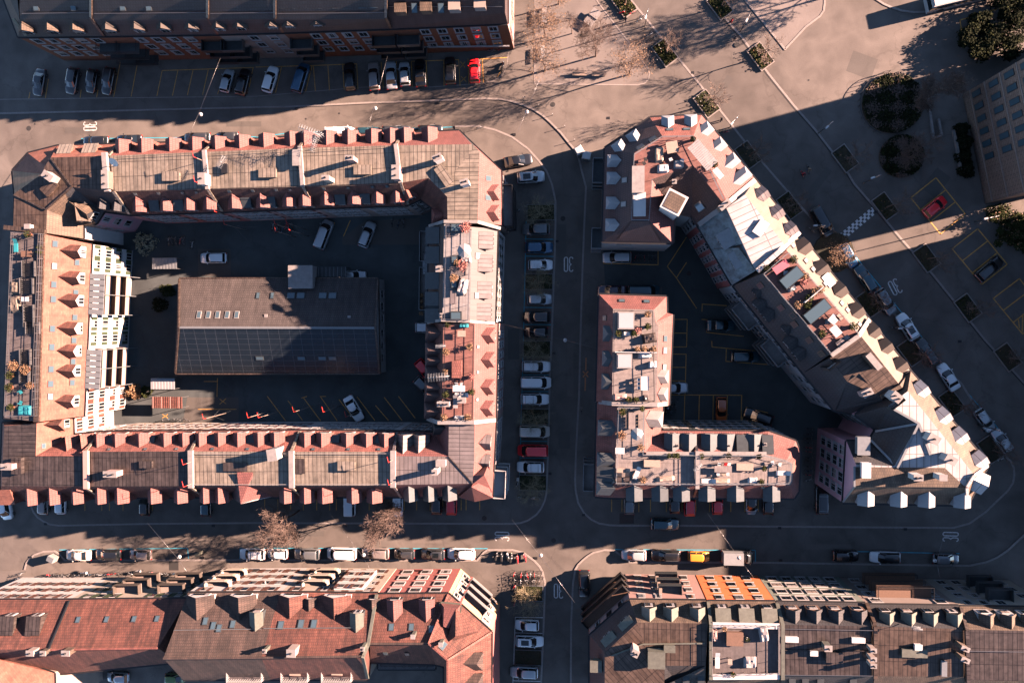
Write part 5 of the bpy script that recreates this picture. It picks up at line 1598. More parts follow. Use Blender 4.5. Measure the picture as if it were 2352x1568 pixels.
d4 = Bld('apartment_building', 'building with long black-framed balconies and quilted brown roof', 'building',
         [(1989, 1387), (2202, 1390), (2225, 1600), (2000, 1600)], [(2003, 1437), (2216, 1444), (2214, 1553), (2010, 1552)], 12, 15.6, 'beigew', 'tan', 'brownmetal', slopes={0: 'slate'}, **DR)
d4.dormers(0, (.16, .39, .62, .87), 'gable', 1.9, 'copper', 'darksteel', y0=.25, zr=3.4, zt=2.5)
d4.facade(0, 5, 4, 'stone', w=1.4, skip=[(k, j) for k in (1, 2, 3) for j in range(3)])
d4.balcony(0, .5, (9.0, 6.1, 3.2), 7.8, 1.8, 'wood', 'darksteel', solid=False)
d4.bars('parapet', [[(1990, 1389, 12.3), (2009, 1436, 15.8), (2009, 1556, 15.8)]], .5, .4, 'brownmetal')
d4.hatch(2110, 1486, 15.6, .9, .7, .6, 0, 'plastic_w', 'roof_hatch')
d4.hatch(2101, 1500, 15.6, 3.3, 1.0, .5, 0, 'copper', 'roof_hatch')
d4.hatch(2169, 1535, 15.6, .6, 2.0, .5, 0, 'zinc', 'roof_hatch')
for y in (1494, 1514, 1529):
    d4.chimney(2007, y, 16.0, 1.6, .7, .5, 0, 'beigew', 1)
d5 = Bld('apartment_building', 'building with cream front and painted shop floor at the east end of the row', 'building',
         [(2204, 1391), (2420, 1394), (2440, 1600), (2215, 1600)], [(2218, 1445), (2430, 1450), (2430, 1565), (2218, 1560)], 12, 15.6, 'cream', 'tan', 'darkmetal', **DR)
d5.dormers(0, (.2, .42, .64), 'gable', 1.9, 'tan', 'plastic_w', y0=.25, zr=3.4, zt=2.5)
d5.facade(0, 5, 4, 'plain', w=1.2, skip=[(3, 0), (3, 1), (3, 2)])
d5.balcony(0, .52, (9.2, 6.3, 3.4), 3.4, 1.8, 'zincdark', 'zincdark')
d5.bars('parapet', [[(2205, 1393, 12.3), (2219, 1445, 15.8), (2222, 1566, 15.8)]], .5, .4, 'darkmetal')
d5.bars('cable_guard', [[(2225, 1494, 16.2), (2352, 1496, 16.2)]], .06, .06, 'steel')
for x, y in ((2213, 1490), (2213, 1516)):
    d5.chimney(x + 5, y, 16, 1.8, 1.0, .5, R(-20), 'tan', 1)
# rear dormers just inside the bottom edge
for b, xs in ((d1, (1576, 1610)), (d3, (1820, 1850, 1885, 1960))):
    for x in xs:
        b.hatch(x, 1562, 13.6, .8, 2.0, 1.2, 0, 'zincdark', 'dormer')

# ================================================================== tall stone-clad block at the right edge and its neighbour beyond the frame
tall = Bld('office_tower', 'tall building clad in tan stone with narrow blue windows at the right edge', 'building',
           [(2213, 216), (2265, 467), (2500, 420), (2440, 90)], [(2214, 217), (2266, 466), (2499, 419), (2439, 91)], 0.3, 0.4, 'stonew', 'stonew', 'stonew', gutter=None)
q = [Vector((p.x, p.y, 0)) for p in tall.E]
mb = MB(tall.o)
for i in range(4):
    a, b = q[i], q[(i + 1) % 4]
    f = [a, b, b + Vector((0, 0, 24)), a + Vector((0, 0, 24))]
    mb.poly(f if tall.sg > 0 else f[::-1], 'stonew')
f = [p + Vector((0, 0, 24)) for p in q]
mb.poly(f if tall.sg > 0 else f[::-1], 'concrete')
mb.build('tower_body', tall.root)
tall.E = [p + Vector((0, 0, 24)) for p in q]
a, b = q[0], q[1]
L = (b - a).length
key = MB()
key.box((0, -.02, -1.3), (.95, .06, 2.6), 'darksteel')
key.box((0, -.06, -1.2), (.8, .02, 2.4), 'skyglass')
wmesh = key.mesh('window')
n = int(L / 1.75)
for c in range(n):
    p, inn, rz = tall.frame(0, (c + .5) / n)
    for z in (4, 9, 13.2, 17.4, 21.6):
        if (c < n * .58) or z > 21:
            inst(wmesh, 'window', tall.root, (p.x - tall.o.x, p.y - tall.o.y, z), rz)
bd = MB(tall.o)
for z in (2.2, 6.6, 11, 15.3, 19.5, 23.4):
    off = tall.out(0) * .06
    bd.bar(a.lerp(b, .0) + off + Vector((0, 0, z)), a.lerp(b, 1) + off + Vector((0, 0, z)), .08, .18, 'beigew')
bd.build('string_course', tall.root)
for z in (.5, 1.4, 2.2, 3.0, 3.8, 4.6, 5.4):
    pass
nb = MB()
qn = [P(2445, 482, 0), P(2445, 1285, 0), P(2800, 1285, 0), P(2800, 482, 0)]
Hn = 18.2
cn = sum(qn, Vector()) / 4
nb.o = cn
nbr = thing('apartment_building', 'plain flat-roofed block standing just beyond the right edge', 'building', cn)
for i in range(4):
    a, b = qn[i], qn[(i + 1) % 4]
    nb.poly([a, b, b + Vector((0, 0, Hn)), a + Vector((0, 0, Hn))], 'beigew')
nb.poly([p + Vector((0, 0, Hn)) for p in qn], 'concrete')
nb.build('wall', nbr)
# ================================================================== vehicles
def car_meshes(kind):
    key = ('car', kind)
    if key in _cache:
        return _cache[key]
    #        L    W    roof belt  hood cabin-bottom(x0,x1) cabin-top(x0,x1)
    D = {'hatch': (4.0, 1.74, 1.47, .95, .86, -1.85, 1.05, -1.6, .25), 'sedan': (4.6, 1.82, 1.43, .93, .82, -1.65, 1.1, -.95, .3), 'estate': (4.65, 1.82, 1.5, .95, .84, -2.15, 1.15, -1.95, .35),
         'suv': (4.5, 1.86, 1.66, 1.05, .98, -2.05, 1.15, -1.8, .4), 'mini': (3.55, 1.64, 1.5, .95, .88, -1.65, 1.1, -1.5, .4), 'van': (5.0, 1.95, 1.95, 1.15, 1.02, -2.4, 1.75, -2.3, 1.05),
         'boxy': (3.5, 1.6, 1.6, 1.0, .95, -1.65, 1.0, -1.55, .65), 'truck': (5.2, 2.0, 1.95, 1.2, 1.1, 1.0, 2.2, 1.05, 1.75)}[kind]
    L, W, hr, hb_, hh, c0, c1, t0, t1 = D
    w = W / 2
    b = MB()
    secs = []
    for x, kw, zt, zb in ((-L / 2, .80, hb_ - .22, .42), (-L / 2 + .1, .92, hb_ - .06, .3), (-L / 2 + .5, .99, hb_, .24), (-L * .1, 1, hb_, .22), (c1 - .15, 1, hb_ - .01, .22), (c1 + .15, .99, hh + .03, .22), (L / 2 - .55, .96, hh - .06, .24), (L / 2 - .18, .85, hh - .16, .3), (L / 2, .66, hh - .32, .4)):
        a = w * kw
        zm = zb + (zt - zb) * .62
        secs.append([(x, -a * .9, zb), (x, -a, zb + .12), (x, -a, zm), (x, -a * .93, zt - .03), (x, -a * .8, zt), (x, 0, zt + .03), (x, a * .8, zt), (x, a * .93, zt - .03), (x, a, zm), (x, a, zb + .12), (x, a * .9, zb)])
    b.loft([[Vector(p) for p in s] for s in secs], 'car_white')
    body = b.mesh('body')
    g = MB()
    def ring(x0, x1, hw0, hw1, z):
        xs = [(x0, -hw0 * .86), (x0 + .12, -hw0), (x1 - .3, -hw1), (x1, -hw1 * .72), (x1 + .07, 0), (x1, hw1 * .72), (x1 - .3, hw1), (x0 + .12, hw0), (x0, hw0 * .86)]
        return [Vector((x, y, z)) for x, y in xs]
    lo = ring(c0, c1, w * .90, w * .90, hb_ - .05)
    hi = ring(t0, t1, w * .74, w * .72, hr - .05)
    g.loft([lo, hi], 'glass', smooth=False)
    glass = g.mesh('windows')
    r = MB()
    a0 = ring(t0 - .02, t1 + .02, w * .755, w * .735, hr - .06)
    a1 = ring(t0 + .03, t1 - .03, w * .72, w * .70, hr - .01)
    a2 = ring(t0 + .25, t1 - .25, w * .5, w * .5, hr + .015)
    r.loft([a0, a1, a2], 'car_white')
    for sy in (-1, 1):                                    # pillars
        for (xa, xb) in ((c0 + .12, t0 + .12), (c1 - .3, t1 - .28), ((c0 + c1) / 2 - .1, (t0 + t1) / 2 - .1)):
            r.bar(Vector((xa, sy * w * .9, hb_ - .05)), Vector((xb, sy * w * .745, hr - .07)), .07, .05, 'car_white')
    roof = r.mesh('roof')
    wh = MB()
    wh.tube((0, -.11, 0), (0, .11, 0), .31, .31, 'rubber', 14)
    wh.tube((0, -.115, 0), (0, .115, 0), .19, .19, 'steel', 10)
    wheel = wh.mesh('wheel')
    hl = MB()
    hl.box((0, 0, 0), (.2, .3, .13), 'lamp_w', top=.7)
    tl = MB()
    tl.box((0, 0, 0), (.1, .28, .16), 'lamp_red')
    mi = MB()
    mi.box((0, 0, 0), (.14, .2, .13), 'car_white', top=.8)
    ex = None
    if kind == 'truck':
        t = MB()
        t.box((-.85, 0, .55), (3.1, 1.9, 1.9), 'dormerw')
        ex = t.mesh('cargo_box')
    rl = MB()
    for sy in (-1, 1):
        rl.bar((t0 + .1, sy * w * .66, hr), (t1 - .25, sy * w * .66, hr), .05, .07, 'steel')
    bars = MB()
    for x in (t0 + .5, t1 - .55):
        bars.bar((x, -w * .7, hr + .04), (x, w * .7, hr + .04), .06, .04, 'steel')
    sr = MB()
    sr.box(((t0 + t1) / 2 + .1, 0, hr - .005), ((t1 - t0) * .55, w * .95, .03), 'glass')
    _cache[key] = (D, body, glass, roof, wheel, hl.mesh('headlight'), tl.mesh('tail_light'), mi.mesh('wing_mirror'), ex, rl.mesh('roof_rails'), bars.mesh('roof_bars'), sr.mesh('sunroof'))
    return _cache[key]


GROUND_ROAD = []


def car(u, v, ang, kind, color, label, group=None, opt='', z=GZ, cat=None):
    D, body, glass, roof, wheel, hl, tl, mi, ex, rl, bars, sr = car_meshes(kind)
    p = P(u, v, 1.2 if kind not in ('van', 'truck') else 1.7)
    nm = {'van': 'delivery_van', 'truck': 'box_truck'}.get(kind, 'parked_car')
    o = thing(nm, label, cat or {'van': 'van', 'truck': 'truck'}.get(kind, 'car'), (p.x, p.y, z), R(ang), group)
    pc = 'car_' + color
    L, W, hr, hb_, hh = D[:5]
    inst(body, 'body', o, paint=pc)
    inst(glass, 'windows', o)
    inst(roof, 'roof', o, paint='car_black' if 'K' in opt else pc)
    for sx in (-L * .31, L * .32):
        for sy in (-1, 1):
            inst(wheel, 'wheel', o, (sx, sy * (W / 2 - .1), .31))
    for sy in (-1, 1):
        inst(hl, 'headlight', o, (L / 2 - .2, sy * W * .33, hh - .38))
        inst(tl, 'tail_light', o, (-L / 2 + .02, sy * W * .39, hb_ - .32))
        inst(mi, 'wing_mirror', o, (D[6] - .3, sy * (W / 2 + .08), hb_), paint=pc)
    if ex:
        inst(ex, 'cargo_box', o)
    if 'R' in opt:
        inst(rl, 'roof_rails', o)
    if 'B' in opt:
        inst(bars, 'roof_bars', o)
    if 'S' in opt:
        inst(sr, 'sunroof', o)
    return o


G1, G2, G3, G4, G5, G6, G7 = ('cars in the bays beside the centre street', 'cars in the shaded north lot', 'cars along the north kerb under the dormers', 'cars nose-in below the south row', 'cars along the south-west row', 'cars along the south-east row', 'cars along the diagonal street')
ps = ', centre street bays'
CARS = [
    (1231, 526, 180, 'suv', 'grey', 'grey four-wheel drive car just below the topmost planting bed' + ps, G1, ''),
    (1238, 568, 0, 'suv', 'blue', 'dark blue car parked between a grey and a white one' + ps, G1, ''),
    (1241, 608, 0, 'hatch', 'white', 'white hatchback directly above the second planting bed' + ps, G1, ''),
    (1239, 687, 0, 'hatch', 'silver', 'silver hatchback directly below the second planting bed' + ps, G1, ''),
    (1232, 728, 180, 'suv', 'black', 'glossy black car with roof rails between a silver and a black one' + ps, G1, 'R'),
    (1230, 763, 180, 'hatch', 'black', 'black hatchback directly above the third planting bed' + ps, G1, ''),
    (1231, 842, 0, 'estate', 'white', 'white estate car directly below the third planting bed' + ps, G1, 'R'),
    (1230, 879, 0, 'van', 'white', 'long white van between two white cars' + ps, G1, ''),
    (1228, 917, 0, 'estate', 'white', 'white car with roof bars directly above the fourth planting bed' + ps, G1, 'B'),
    (1227, 992, 0, 'van', 'cream', 'plain white van between the fourth bed and the red van' + ps, G1, ''),
    (1223, 1036, 180, 'van', 'red', 'bright red van' + ps, G1, ''),
    (1218, 1073, 180, 'suv', 'white', 'white car with roof bars directly below the red van' + ps, G1, 'B'),
    (1190, 368, 8, 'sedan', 'black', 'black saloon at the sunlit bend north of the centre street', None, ''),
    (1219, 406, 3, 'suv', 'silver', 'silver car with black sunroof above the centre street planting beds', None, 'S'),
    (1417, 591, 180, 'estate', 'silver', 'silver-white car parked below the blind wall of the plum-roofed building', None, ''),
    (1405, 668, 180, 'sedan', 'purple', 'dark car half hidden by the salmon roof, nearest the centre street', None, ''),
    (1480, 668, 0, 'van', 'teal', 'grey-blue van half hidden behind the salmon roof edge', None, ''),
    (1548, 891, 0, 'sedan', 'silver', 'silver car poking out from under the salmon roof into the east courtyard', None, ''),
    (1658, 941, -90, 'hatch', 'orange', 'orange hatchback in a yellow-lined bay of the east courtyard', None, ''),
    (1743, 957, 162, 'estate', 'black', 'black estate car parked askew beside the orange one in the courtyard', None, ''),
    (1657, 747, 0, 'sedan', 'teal', 'dark teal saloon, upper one in the east courtyard', None, ''),
    (1714, 819, 0, 'estate', 'teal', 'dark estate with bright roof rails, middle of the east courtyard', None, 'R'),
    (1891, 1146, 90, 'van', 'black', 'black van with slatted roof rack beside the pink gable wall', None, 'B'),
    (487, 592, 180, 'estate', 'white', 'white estate car on its own north-west of the workshop hall', None, ''),
    (740, 537, 68, 'van', 'silver', 'pale van parked askew below the north row courtyard front', None, ''),
    (842, 538, 68, 'suv', 'silver', 'pale estate car parked askew to the right of a van in the courtyard', None, 'R'),
    (808, 634, 0, 'estate', 'silver', 'pale car half hidden under the glazed canopy of the hall', None, ''),
    (811, 939, -60, 'sedan', 'white', 'white saloon parked askew in the sunny south part of the west courtyard', None, ''),
    (980, 752, 0, 'hatch', 'white', 'white car hidden under the dark slate eaves of the east wing', None, ''),
    (975, 850, -50, 'hatch', 'red', 'red car half hidden under the pink building in the west courtyard', None, ''),
    (974, 888, -42, 'hatch', 'grey', 'grey car half hidden below a red one in the west courtyard', None, ''),
]
pn = ', shaded north lot'
CARS += [
    (86, 188, 258, 'sedan', 'dark', 'dark car standing alone at the far west' + pn, G2, ''), (163, 185, 258, 'suv', 'dark', 'dark car with shiny side, second from the west' + pn, G2, ''),
    (207, 185, 258, 'hatch', 'black', 'black car between two other dark cars, third from the west' + pn, G2, ''), (245, 185, 258, 'estate', 'black', 'black estate just west of the empty bays' + pn, G2, 'R'),
    (519, 184, 75, 'hatch', 'silver', 'silver hatchback just east of the empty bays' + pn, G2, ''), (556, 187, 75, 'suv', 'black', 'black car right beside a silver hatchback' + pn, G2, ''),
    (619, 181, 72, 'suv', 'white', 'white car parked askew between a black car and a blue van' + pn, G2, ''), (687, 176, 72, 'van', 'blue', 'dark blue van' + pn, G2, ''),
    (802, 174, 94, 'estate', 'black', 'black estate car standing alone east of the blue van' + pn, G2, ''), (857, 173, 94, 'estate', 'champagne', 'dark champagne estate with sunlit tail' + pn, G2, ''),
    (897, 171, 94, 'sedan', 'silver', 'silver saloon right of a champagne estate' + pn, G2, ''), (928, 168, 94, 'hatch', 'silver', 'silver hatchback between a saloon and a black car' + pn, G2, ''),
    (964, 165, 94, 'sedan', 'black', 'black saloon directly east of two silver cars' + pn, G2, ''), (1033, 161, 93, 'suv', 'black', 'black car alone between empty bays near a red car' + pn, G2, ''),
    (1089, 161, 92, 'hatch', 'red', 'bright red hatchback at the sunny east end' + pn, G2, '')]
pk_ = ' half hidden under the north row dormers'
CARS += [
    (216, 324, 180, 'estate', 'black', 'black car, westernmost' + pk_, G3, ''), (293, 321, 180, 'sedan', 'black', 'black car, second from the west' + pk_, G3, ''), (450, 316, 180, 'estate', 'dark', 'dark car, third from the west' + pk_, G3, ''),
    (519, 314, 180, 'hatch', 'dark', 'dark car, fourth from the west' + pk_, G3, ''), (777, 303, 0, 'van', 'white', 'white van' + pk_, G3, ''), (845, 303, 0, 'hatch', 'teal', 'teal car right of the white van' + pk_, G3, ''),
    (909, 300, 0, 'estate', 'dark', 'dark car, second from the east' + pk_, G3, ''), (988, 298, 0, 'hatch', 'black', 'black car, easternmost' + pk_, G3, '')]
pq = ', nose-in below the west block'
CARS += [
    (4, 1163, -80, 'van', 'white', 'white vehicle cut off by the left edge' + pq, G4, ''), (96, 1156, 90, 'hatch', 'champagne', 'dull silver car left of a white one' + pq, G4, ''), (136, 1155, 90, 'hatch', 'white', 'white car between a dull silver one and empty bays' + pq, G4, ''),
    (330, 1158, 90, 'hatch', 'black', 'black car standing alone' + pq, G4, ''), (471, 1160, 90, 'hatch', 'teal', 'dark teal car left of the big cross-gable' + pq, G4, ''), (800, 1153, 90, 'van', 'white', 'white van' + pq, G4, ''),
    (912, 1161, -90, 'hatch', 'white', 'white hatchback beside the bare tree' + pq, G4, ''), (1002, 1151, 90, 'suv', 'black', 'black car left of a red one' + pq, G4, ''), (1036, 1152, 90, 'suv', 'red', 'red car with bright roof rails' + pq, G4, 'R'),
    (1446, 1154, 90, 'hatch', 'grey', 'grey car below the salmon corner turret', 'cars nose-in below the east block', ''), (1551, 1152, 90, 'hatch', 'black', 'black car left of the first red car, below the east block', 'cars nose-in below the east block', ''),
    (1585, 1154, 90, 'suv', 'red', 'red car with bright roof rails below the east block', 'cars nose-in below the east block', 'R'), (1649, 1154, 90, 'hatch', 'red', 'plain red car between empty bays below the east block', 'cars nose-in below the east block', ''),
    (1727, 1158, -90, 'mini', 'silver', 'small silver and black car below the east end of the east block', 'cars nose-in below the east block', 'K'), (1766, 1154, 90, 'hatch', 'black', 'black car right of a small silver one below the east block', 'cars nose-in below the east block', '')]
pr = ', along the south-west row'
CARS += [
    (176, 1276, 180, 'sedan', 'cream', 'cream-white saloon, westernmost' + pr, G5, ''), (245, 1275, 180, 'estate', 'black', 'black car directly right of the westernmost' + pr, G5, ''), (319, 1275, 180, 'hatch', 'champagne', 'dull champagne car before the long empty gap' + pr, G5, ''),
    (578, 1273, 180, 'suv', 'white', 'white car with roof rails after the long gap' + pr, G5, 'RB'), (635, 1273, 180, 'mini', 'white', 'tiny white car' + pr, G5, ''), (704, 1273, 180, 'suv', 'grey', 'dark grey car between tiny white car and big white van' + pr, G5, ''),
    (781, 1274, 180, 'van', 'white', 'big white van' + pr, G5, ''), (861, 1272, 180, 'estate', 'champagne', 'champagne estate right of the big white van' + pr, G5, ''), (927, 1273, 180, 'mini', 'dark', 'small dark car' + pr, G5, ''),
    (993, 1274, 180, 'hatch', 'dark', 'dark hatchback with grey roof' + pr, G5, 'S'), (1058, 1273, 180, 'estate', 'white', 'white estate, easternmost' + pr, G5, '')]
pt_ = ', along the south-east row'
CARS += [
    (1456, 1276, 180, 'hatch', 'silver', 'silver-white hatchback, westernmost' + pt_, G6, ''), (1530, 1277, 180, 'estate', 'black', 'black estate left of the yellow car' + pt_, G6, 'R'), (1606, 1279, 0, 'boxy', 'yellow', 'boxy yellow classic car' + pt_, G6, ''),
    (1696, 1281, 0, 'truck', 'dark', 'box truck with white cargo box and dark cab' + pt_, G6, ''), (1945, 1278, 0, 'hatch', 'black', 'black car east of the truck' + pt_, G6, ''),
    (2035, 1281, 180, 'estate', 'white', 'white car with black roof' + pt_, G6, 'K'), (2176, 1285, 0, 'hatch', 'grey', 'grey car, easternmost' + pt_, G6, ''),
    (1210, 1437, 180, 'hatch', 'white', 'white hatchback, upper one of the bays south of the crossing', None, ''), (1216, 1474, 0, 'estate', 'white', 'white car with black sunroof in the bays south of the crossing', None, 'S'),
    (1203, 1546, 180, 'estate', 'silver', 'silver car at the bottom edge beside the centre street', None, ''), (267, 1557, 180, 'hatch', 'silver', 'pale car in the courtyard at the bottom left', None, ''), (400, 1559, 0, 'mini', 'green', 'small lime green car in the bottom left courtyard', None, '')]
pu = ', along the diagonal street'
CARS += [
    (1892, 508, -60, 'van', 'black', 'black van beside the checkered road marking' + pu, G7, ''), (1951, 587, -60, 'hatch', 'blue', 'blue car under the russet tree' + pu, G7, ''), (1990, 639, 122, 'estate', 'teal', 'dark teal car just below the sunlit strip' + pu, G7, ''),
    (2036, 693, -58, 'suv', 'grey', 'blue-grey car under bare branches' + pu, G7, ''), (2086, 750, 122, 'suv', 'white', 'white car with black sunroof' + pu, G7, 'S'), (2132, 808, 122, 'estate', 'black', 'black car between two white ones' + pu, G7, ''),
    (2181, 866, 122, 'sedan', 'white', 'white saloon' + pu, G7, ''), (2265, 966, -55, 'hatch', 'silver', 'silver hatchback with dark tail, upper of the last two' + pu, G7, ''), (2305, 1013, 125, 'hatch', 'silver', 'pale hatchback, lowest one' + pu, G7, '')]
for c in CARS:
    car(*c)
car(1528, 1205, 0, 'suv', 'teal', 'grey-blue car driving east below the east block', z=0)
car(1342, 1342, -90, 'suv', 'black', 'black car with red tail lights driving south at the crossing', z=0)
car(2151, 474, 40, 'hatch', 'red', 'dark red car in the yellow bays of the north-east square', z=.006)
car(2276, 617, 42, 'estate', 'black', 'black estate in the yellow bays of the north-east square', z=.006)
bus = thing('coach', 'white coach cut off by the top edge, beside the curved kerb', 'bus', P(2226, -22, 3) - Vector((0, 0, 3)), R(12))
mb = MB(); mb.box((0, 0, .35), (11, 2.5, 2.6), 'plastic_w', top=.97); mb.box((0, 0, 2.95), (10.4, 2.2, .12), 'plastic_w'); mb.build('body', bus)
mb = MB(); mb.box((0, 0, 1.5), (11.04, 2.54, .9), 'glass', top=.98); mb.build('windows', bus)
mb = MB(); mb.box((2, 0, 3.07), (2.2, 1.5, .25), 'steel', top=.9); mb.build('roof_vent', bus)
for sx in (-3.4, 3.6):
    for sy in (-1, 1):
        mb = MB(); mb.tube((sx, sy * 1.1, .48), (sx, sy * 1.28, .48), .48, .48, 'rubber', 14); mb.build('wheel', bus)

# ------------------------------------------------------------------ two-wheelers
def bike_parts():
    if 'bike' not in _cache:
        wh = MB(); wh.ring((0, 0, 0), .33, .022, 'rubber', 'y', 16, 4); wh.tube((0, -.04, 0), (0, .04, 0), .03, .03, 'steel', 6)
        for i in range(4):
            t = i * math.pi / 4
            wh.tube((-.32 * math.cos(t), 0, -.32 * math.sin(t)), (.32 * math.cos(t), 0, .32 * math.sin(t)), .006, .006, 'steel', 3, False)
        fr = MB()
        for a, b in (((-.52, 0, .34), (-.12, 0, .3)), ((-.12, 0, .3), (-.25, 0, .85)), ((-.22, 0, .72), (.38, 0, .78)), ((-.12, 0, .3), (.38, 0, .72)), ((.38, 0, .9), (.54, 0, .34)), ((-.52, 0, .34), (-.22, 0, .72)), ((-.5, 0, .68), (-.2, 0, .68))):
            fr.tube(a, b, .024, .024, 'car_white', 6)
        hb = MB(); hb.tube((.34, -.29, 1.0), (.34, .29, 1.0), .02, .02, 'steel', 5); hb.tube((.37, 0, .88), (.35, 0, 1.0), .02, .02, 'steel', 5)
        sd = MB(); sd.box((-.27, 0, .87), (.28, .16, .06), 'rubber', top=.8)
        _cache['bike'] = [m.mesh(n) for m, n in ((wh, 'wheel'), (fr, 'frame'), (hb, 'handlebar'), (sd, 'saddle'))]
        sc = MB()
        sc.loft([[Vector((x, y * w_, z)) for y, z in ((-1, z0), (-1, (z0 + z1) / 2), (-.6, z1), (.6, z1), (1, (z0 + z1) / 2), (1, z0))] for x, w_, z0, z1 in ((-.75, .08, .45, .7), (-.6, .17, .35, .78), (-.1, .18, .3, .8), (.1, .2, .28, .45), (.4, .2, .28, .45), (.5, .2, .3, .9), (.62, .12, .5, 1.0))], 'car_white')
        st = MB(); st.box((-.3, 0, .78), (.75, .28, .1), 'rubber', top=.85)
        w2 = MB(); w2.tube((0, -.07, 0), (0, .07, 0), .27, .27, 'rubber', 12); w2.tube((0, -.075, 0), (0, .075, 0), .13, .13, 'steel', 8)
        h2 = MB(); h2.tube((.48, -.34, 1.02), (.48, .34, 1.02), .025, .025, 'darksteel', 5); h2.ball((.6, 0, .92), .09, 'lamp_w', 1, 8, 4)
        _cache['scoot'] = [m.mesh(n) for m, n in ((sc, 'body'), (st, 'seat'), (w2, 'wheel'), (h2, 'handlebar'))]
    return _cache['bike']


def bike(u, v, ang, color, label, group=None, z=GZ, lean=0):
    wh, fr, hb, sd = bike_parts()
    p = P(u, v, .6)
    o = thing('bicycle', label, 'bicycle', (p.x, p.y, z), R(ang), group)
    o.rotation_euler = (R(lean), 0, R(ang))
    inst(wh, 'wheel', o, (-.52, 0, .34)); inst(wh, 'wheel', o, (.54, 0, .34))
    inst(fr, 'frame', o, paint='car_' + color); inst(hb, 'handlebar', o); inst(sd, 'saddle', o)
    return o


def scooter(u, v, ang, color, label, group=None, z=GZ):
    bike_parts()
    sc, st, w2, h2 = _cache['scoot']
    p = P(u, v, .7)
    o = thing('motor_scooter', label, 'motor scooter', (p.x, p.y, z), R(ang), group)
    inst(sc, 'body', o, paint='car_' + color); inst(st, 'seat', o); inst(h2, 'handlebar', o)
    inst(w2, 'wheel', o, (-.55, 0, .27)); inst(w2, 'wheel', o, (.6, 0, .27))
    return o


rnd = random.Random(3)
cols = ['black', 'grey', 'silver', 'dark', 'red', 'blue', 'black']
def row(pts, label, group, base=0, jit=18, **k):
    vert = abs(pts[0][1] - pts[-1][1]) > abs(pts[0][0] - pts[-1][0])
    for i, (u, v) in enumerate(pts):
        bike(u + rnd.uniform(-1, 1), v + rnd.uniform(-.8, .8), base + rnd.uniform(-jit, jit), rnd.choice(cols), label.replace('bicycle', ORD[i] + (' bicycle from the top,' if vert else ' bicycle from the left,'), 1), group, lean=rnd.uniform(-8, 8), **k)


row([(112 + i * 11.5, 1319.5 - i * .12) for i in range(15)], 'bicycle leaning on the white westernmost house front of the south-west row', 'bicycles before the westernmost house', 5)
row([(300 + i * 17, 1316) for i in range(8)], 'bicycle leaning on the front with green shutters', 'bicycles before the green-shuttered house', 0)
row([(610 + i * 19, 1313) for i in range(9)], 'bicycle leaning on the white fronts with rounded balconies', 'bicycles before the rounded balconies', 0)
row([(815 + i * 15, 1313) for i in range(8)], 'bicycle against the fronts left of the rose house', 'bicycles left of the rose house', 0)
row([(1197 + (i % 7) * 7.5, 1322 + (i // 7) * 13) for i in range(14)], 'bicycle crammed in the rack south of the crossing', 'bicycles in the rack south of the crossing', 80, 25)
row([(1458 + i * 8, 592) for i in range(7)], 'bicycle in the bay right of the silver-white car', 'bicycles below the plum-roofed building', 85, 15)
row([(1530 + (i % 3) * 11, 925 + (i // 3) * 12) for i in range(8)], 'bicycle in the dark bay left of the yellow-lined courtyard bays', 'bicycles in the dark courtyard bay', 80, 30)
row([(1858, 985 + i * 10.5) for i in range(12)], 'bicycle in the dark passage beside the pink gable wall', 'bicycles beside the pink gable wall', 8, 18)
row([(386 + i * 9, 553) for i in range(5)], 'bicycle standing in the shade by the pink courtyard corner', 'bicycles by the pink courtyard corner', 85, 20)
row([(372 + i * 14, 965) for i in range(5)], 'bicycle lying in the sun by the south courtyard fronts', 'bicycles by the south courtyard fronts', 0, 25)
row([(628 + i * 7, 519 + (i % 2) * 8) for i in range(7)], 'bicycle under the red-tipped marker poles of the west courtyard', 'bicycles under the marker poles', 80, 30)
row([(900, 510), (915, 515), (928, 512)], 'bicycle in the north-east corner of the west courtyard', 'bicycles in the courtyard corner', 80, 20)
row([(1428, 30), (1452, 30), (1468, 48), (1474, 38), (1486, 69), (1492, 80), (1503, 87), (1498, 92)], 'bicycle parked beside the planter on the gravel square edge', 'bicycles at the gravel square', 15, 20)
row([(1129, 116), (1138, 114), (1150, 112), (1160, 110)], 'bicycle against the sunlit corner of the brick row', 'bicycles at the brick corner', 15, 20)
row([(1655, 300), (1668, 303)], 'bicycle beside the plum-roofed building on the diagonal street', 'bicycles on the diagonal street', 5)
row([(1181, 1320 + i * 14) for i in range(6)], 'bicycle left of the planted bed south of the crossing', 'bicycles left of the planted bed', 70, 25)
bike(1100, 294, 15, 'silver', 'bicycle lying on the sunlit kerb bend north of the west block')
bike(40, 1328, 25, 'blue', 'blue cargo bicycle on the corner beside the painted speed limit', z=0)
bike(48, 1318, 30, 'silver', 'silver bicycle behind a blue one on the far left corner')
bike(442, 562, 70, 'white', 'white bicycle beside the car on the courtyard patch')
bike(1295 + 40, 940, 90, 'grey', 'bicycle being ridden down the kerb of the centre street', z=.1)
bike(1865, 528, -40, 'silver', 'silver bicycle by the lamp next to the black van')
bike(2055, 753, -10, 'silver', 'silver bicycle on the kerb left of the white car with sunroof')
bike(2298, 1054, 30, 'white', 'white bicycle at the east tip kerb')
scooter(1188, 1105, 80, 'white', 'white covered scooter left of the lowest planting bed by the centre street')
scooter(1200, 1142, 170, 'teal', 'teal scooter below the lowest planting bed by the centre street')
scooter(1230, 1144, 175, 'silver', 'silver scooter right of a teal one by the centre street')
scooter(1154, 152, 75, 'black', 'black motorcycle in the sunny bay beside the red car')
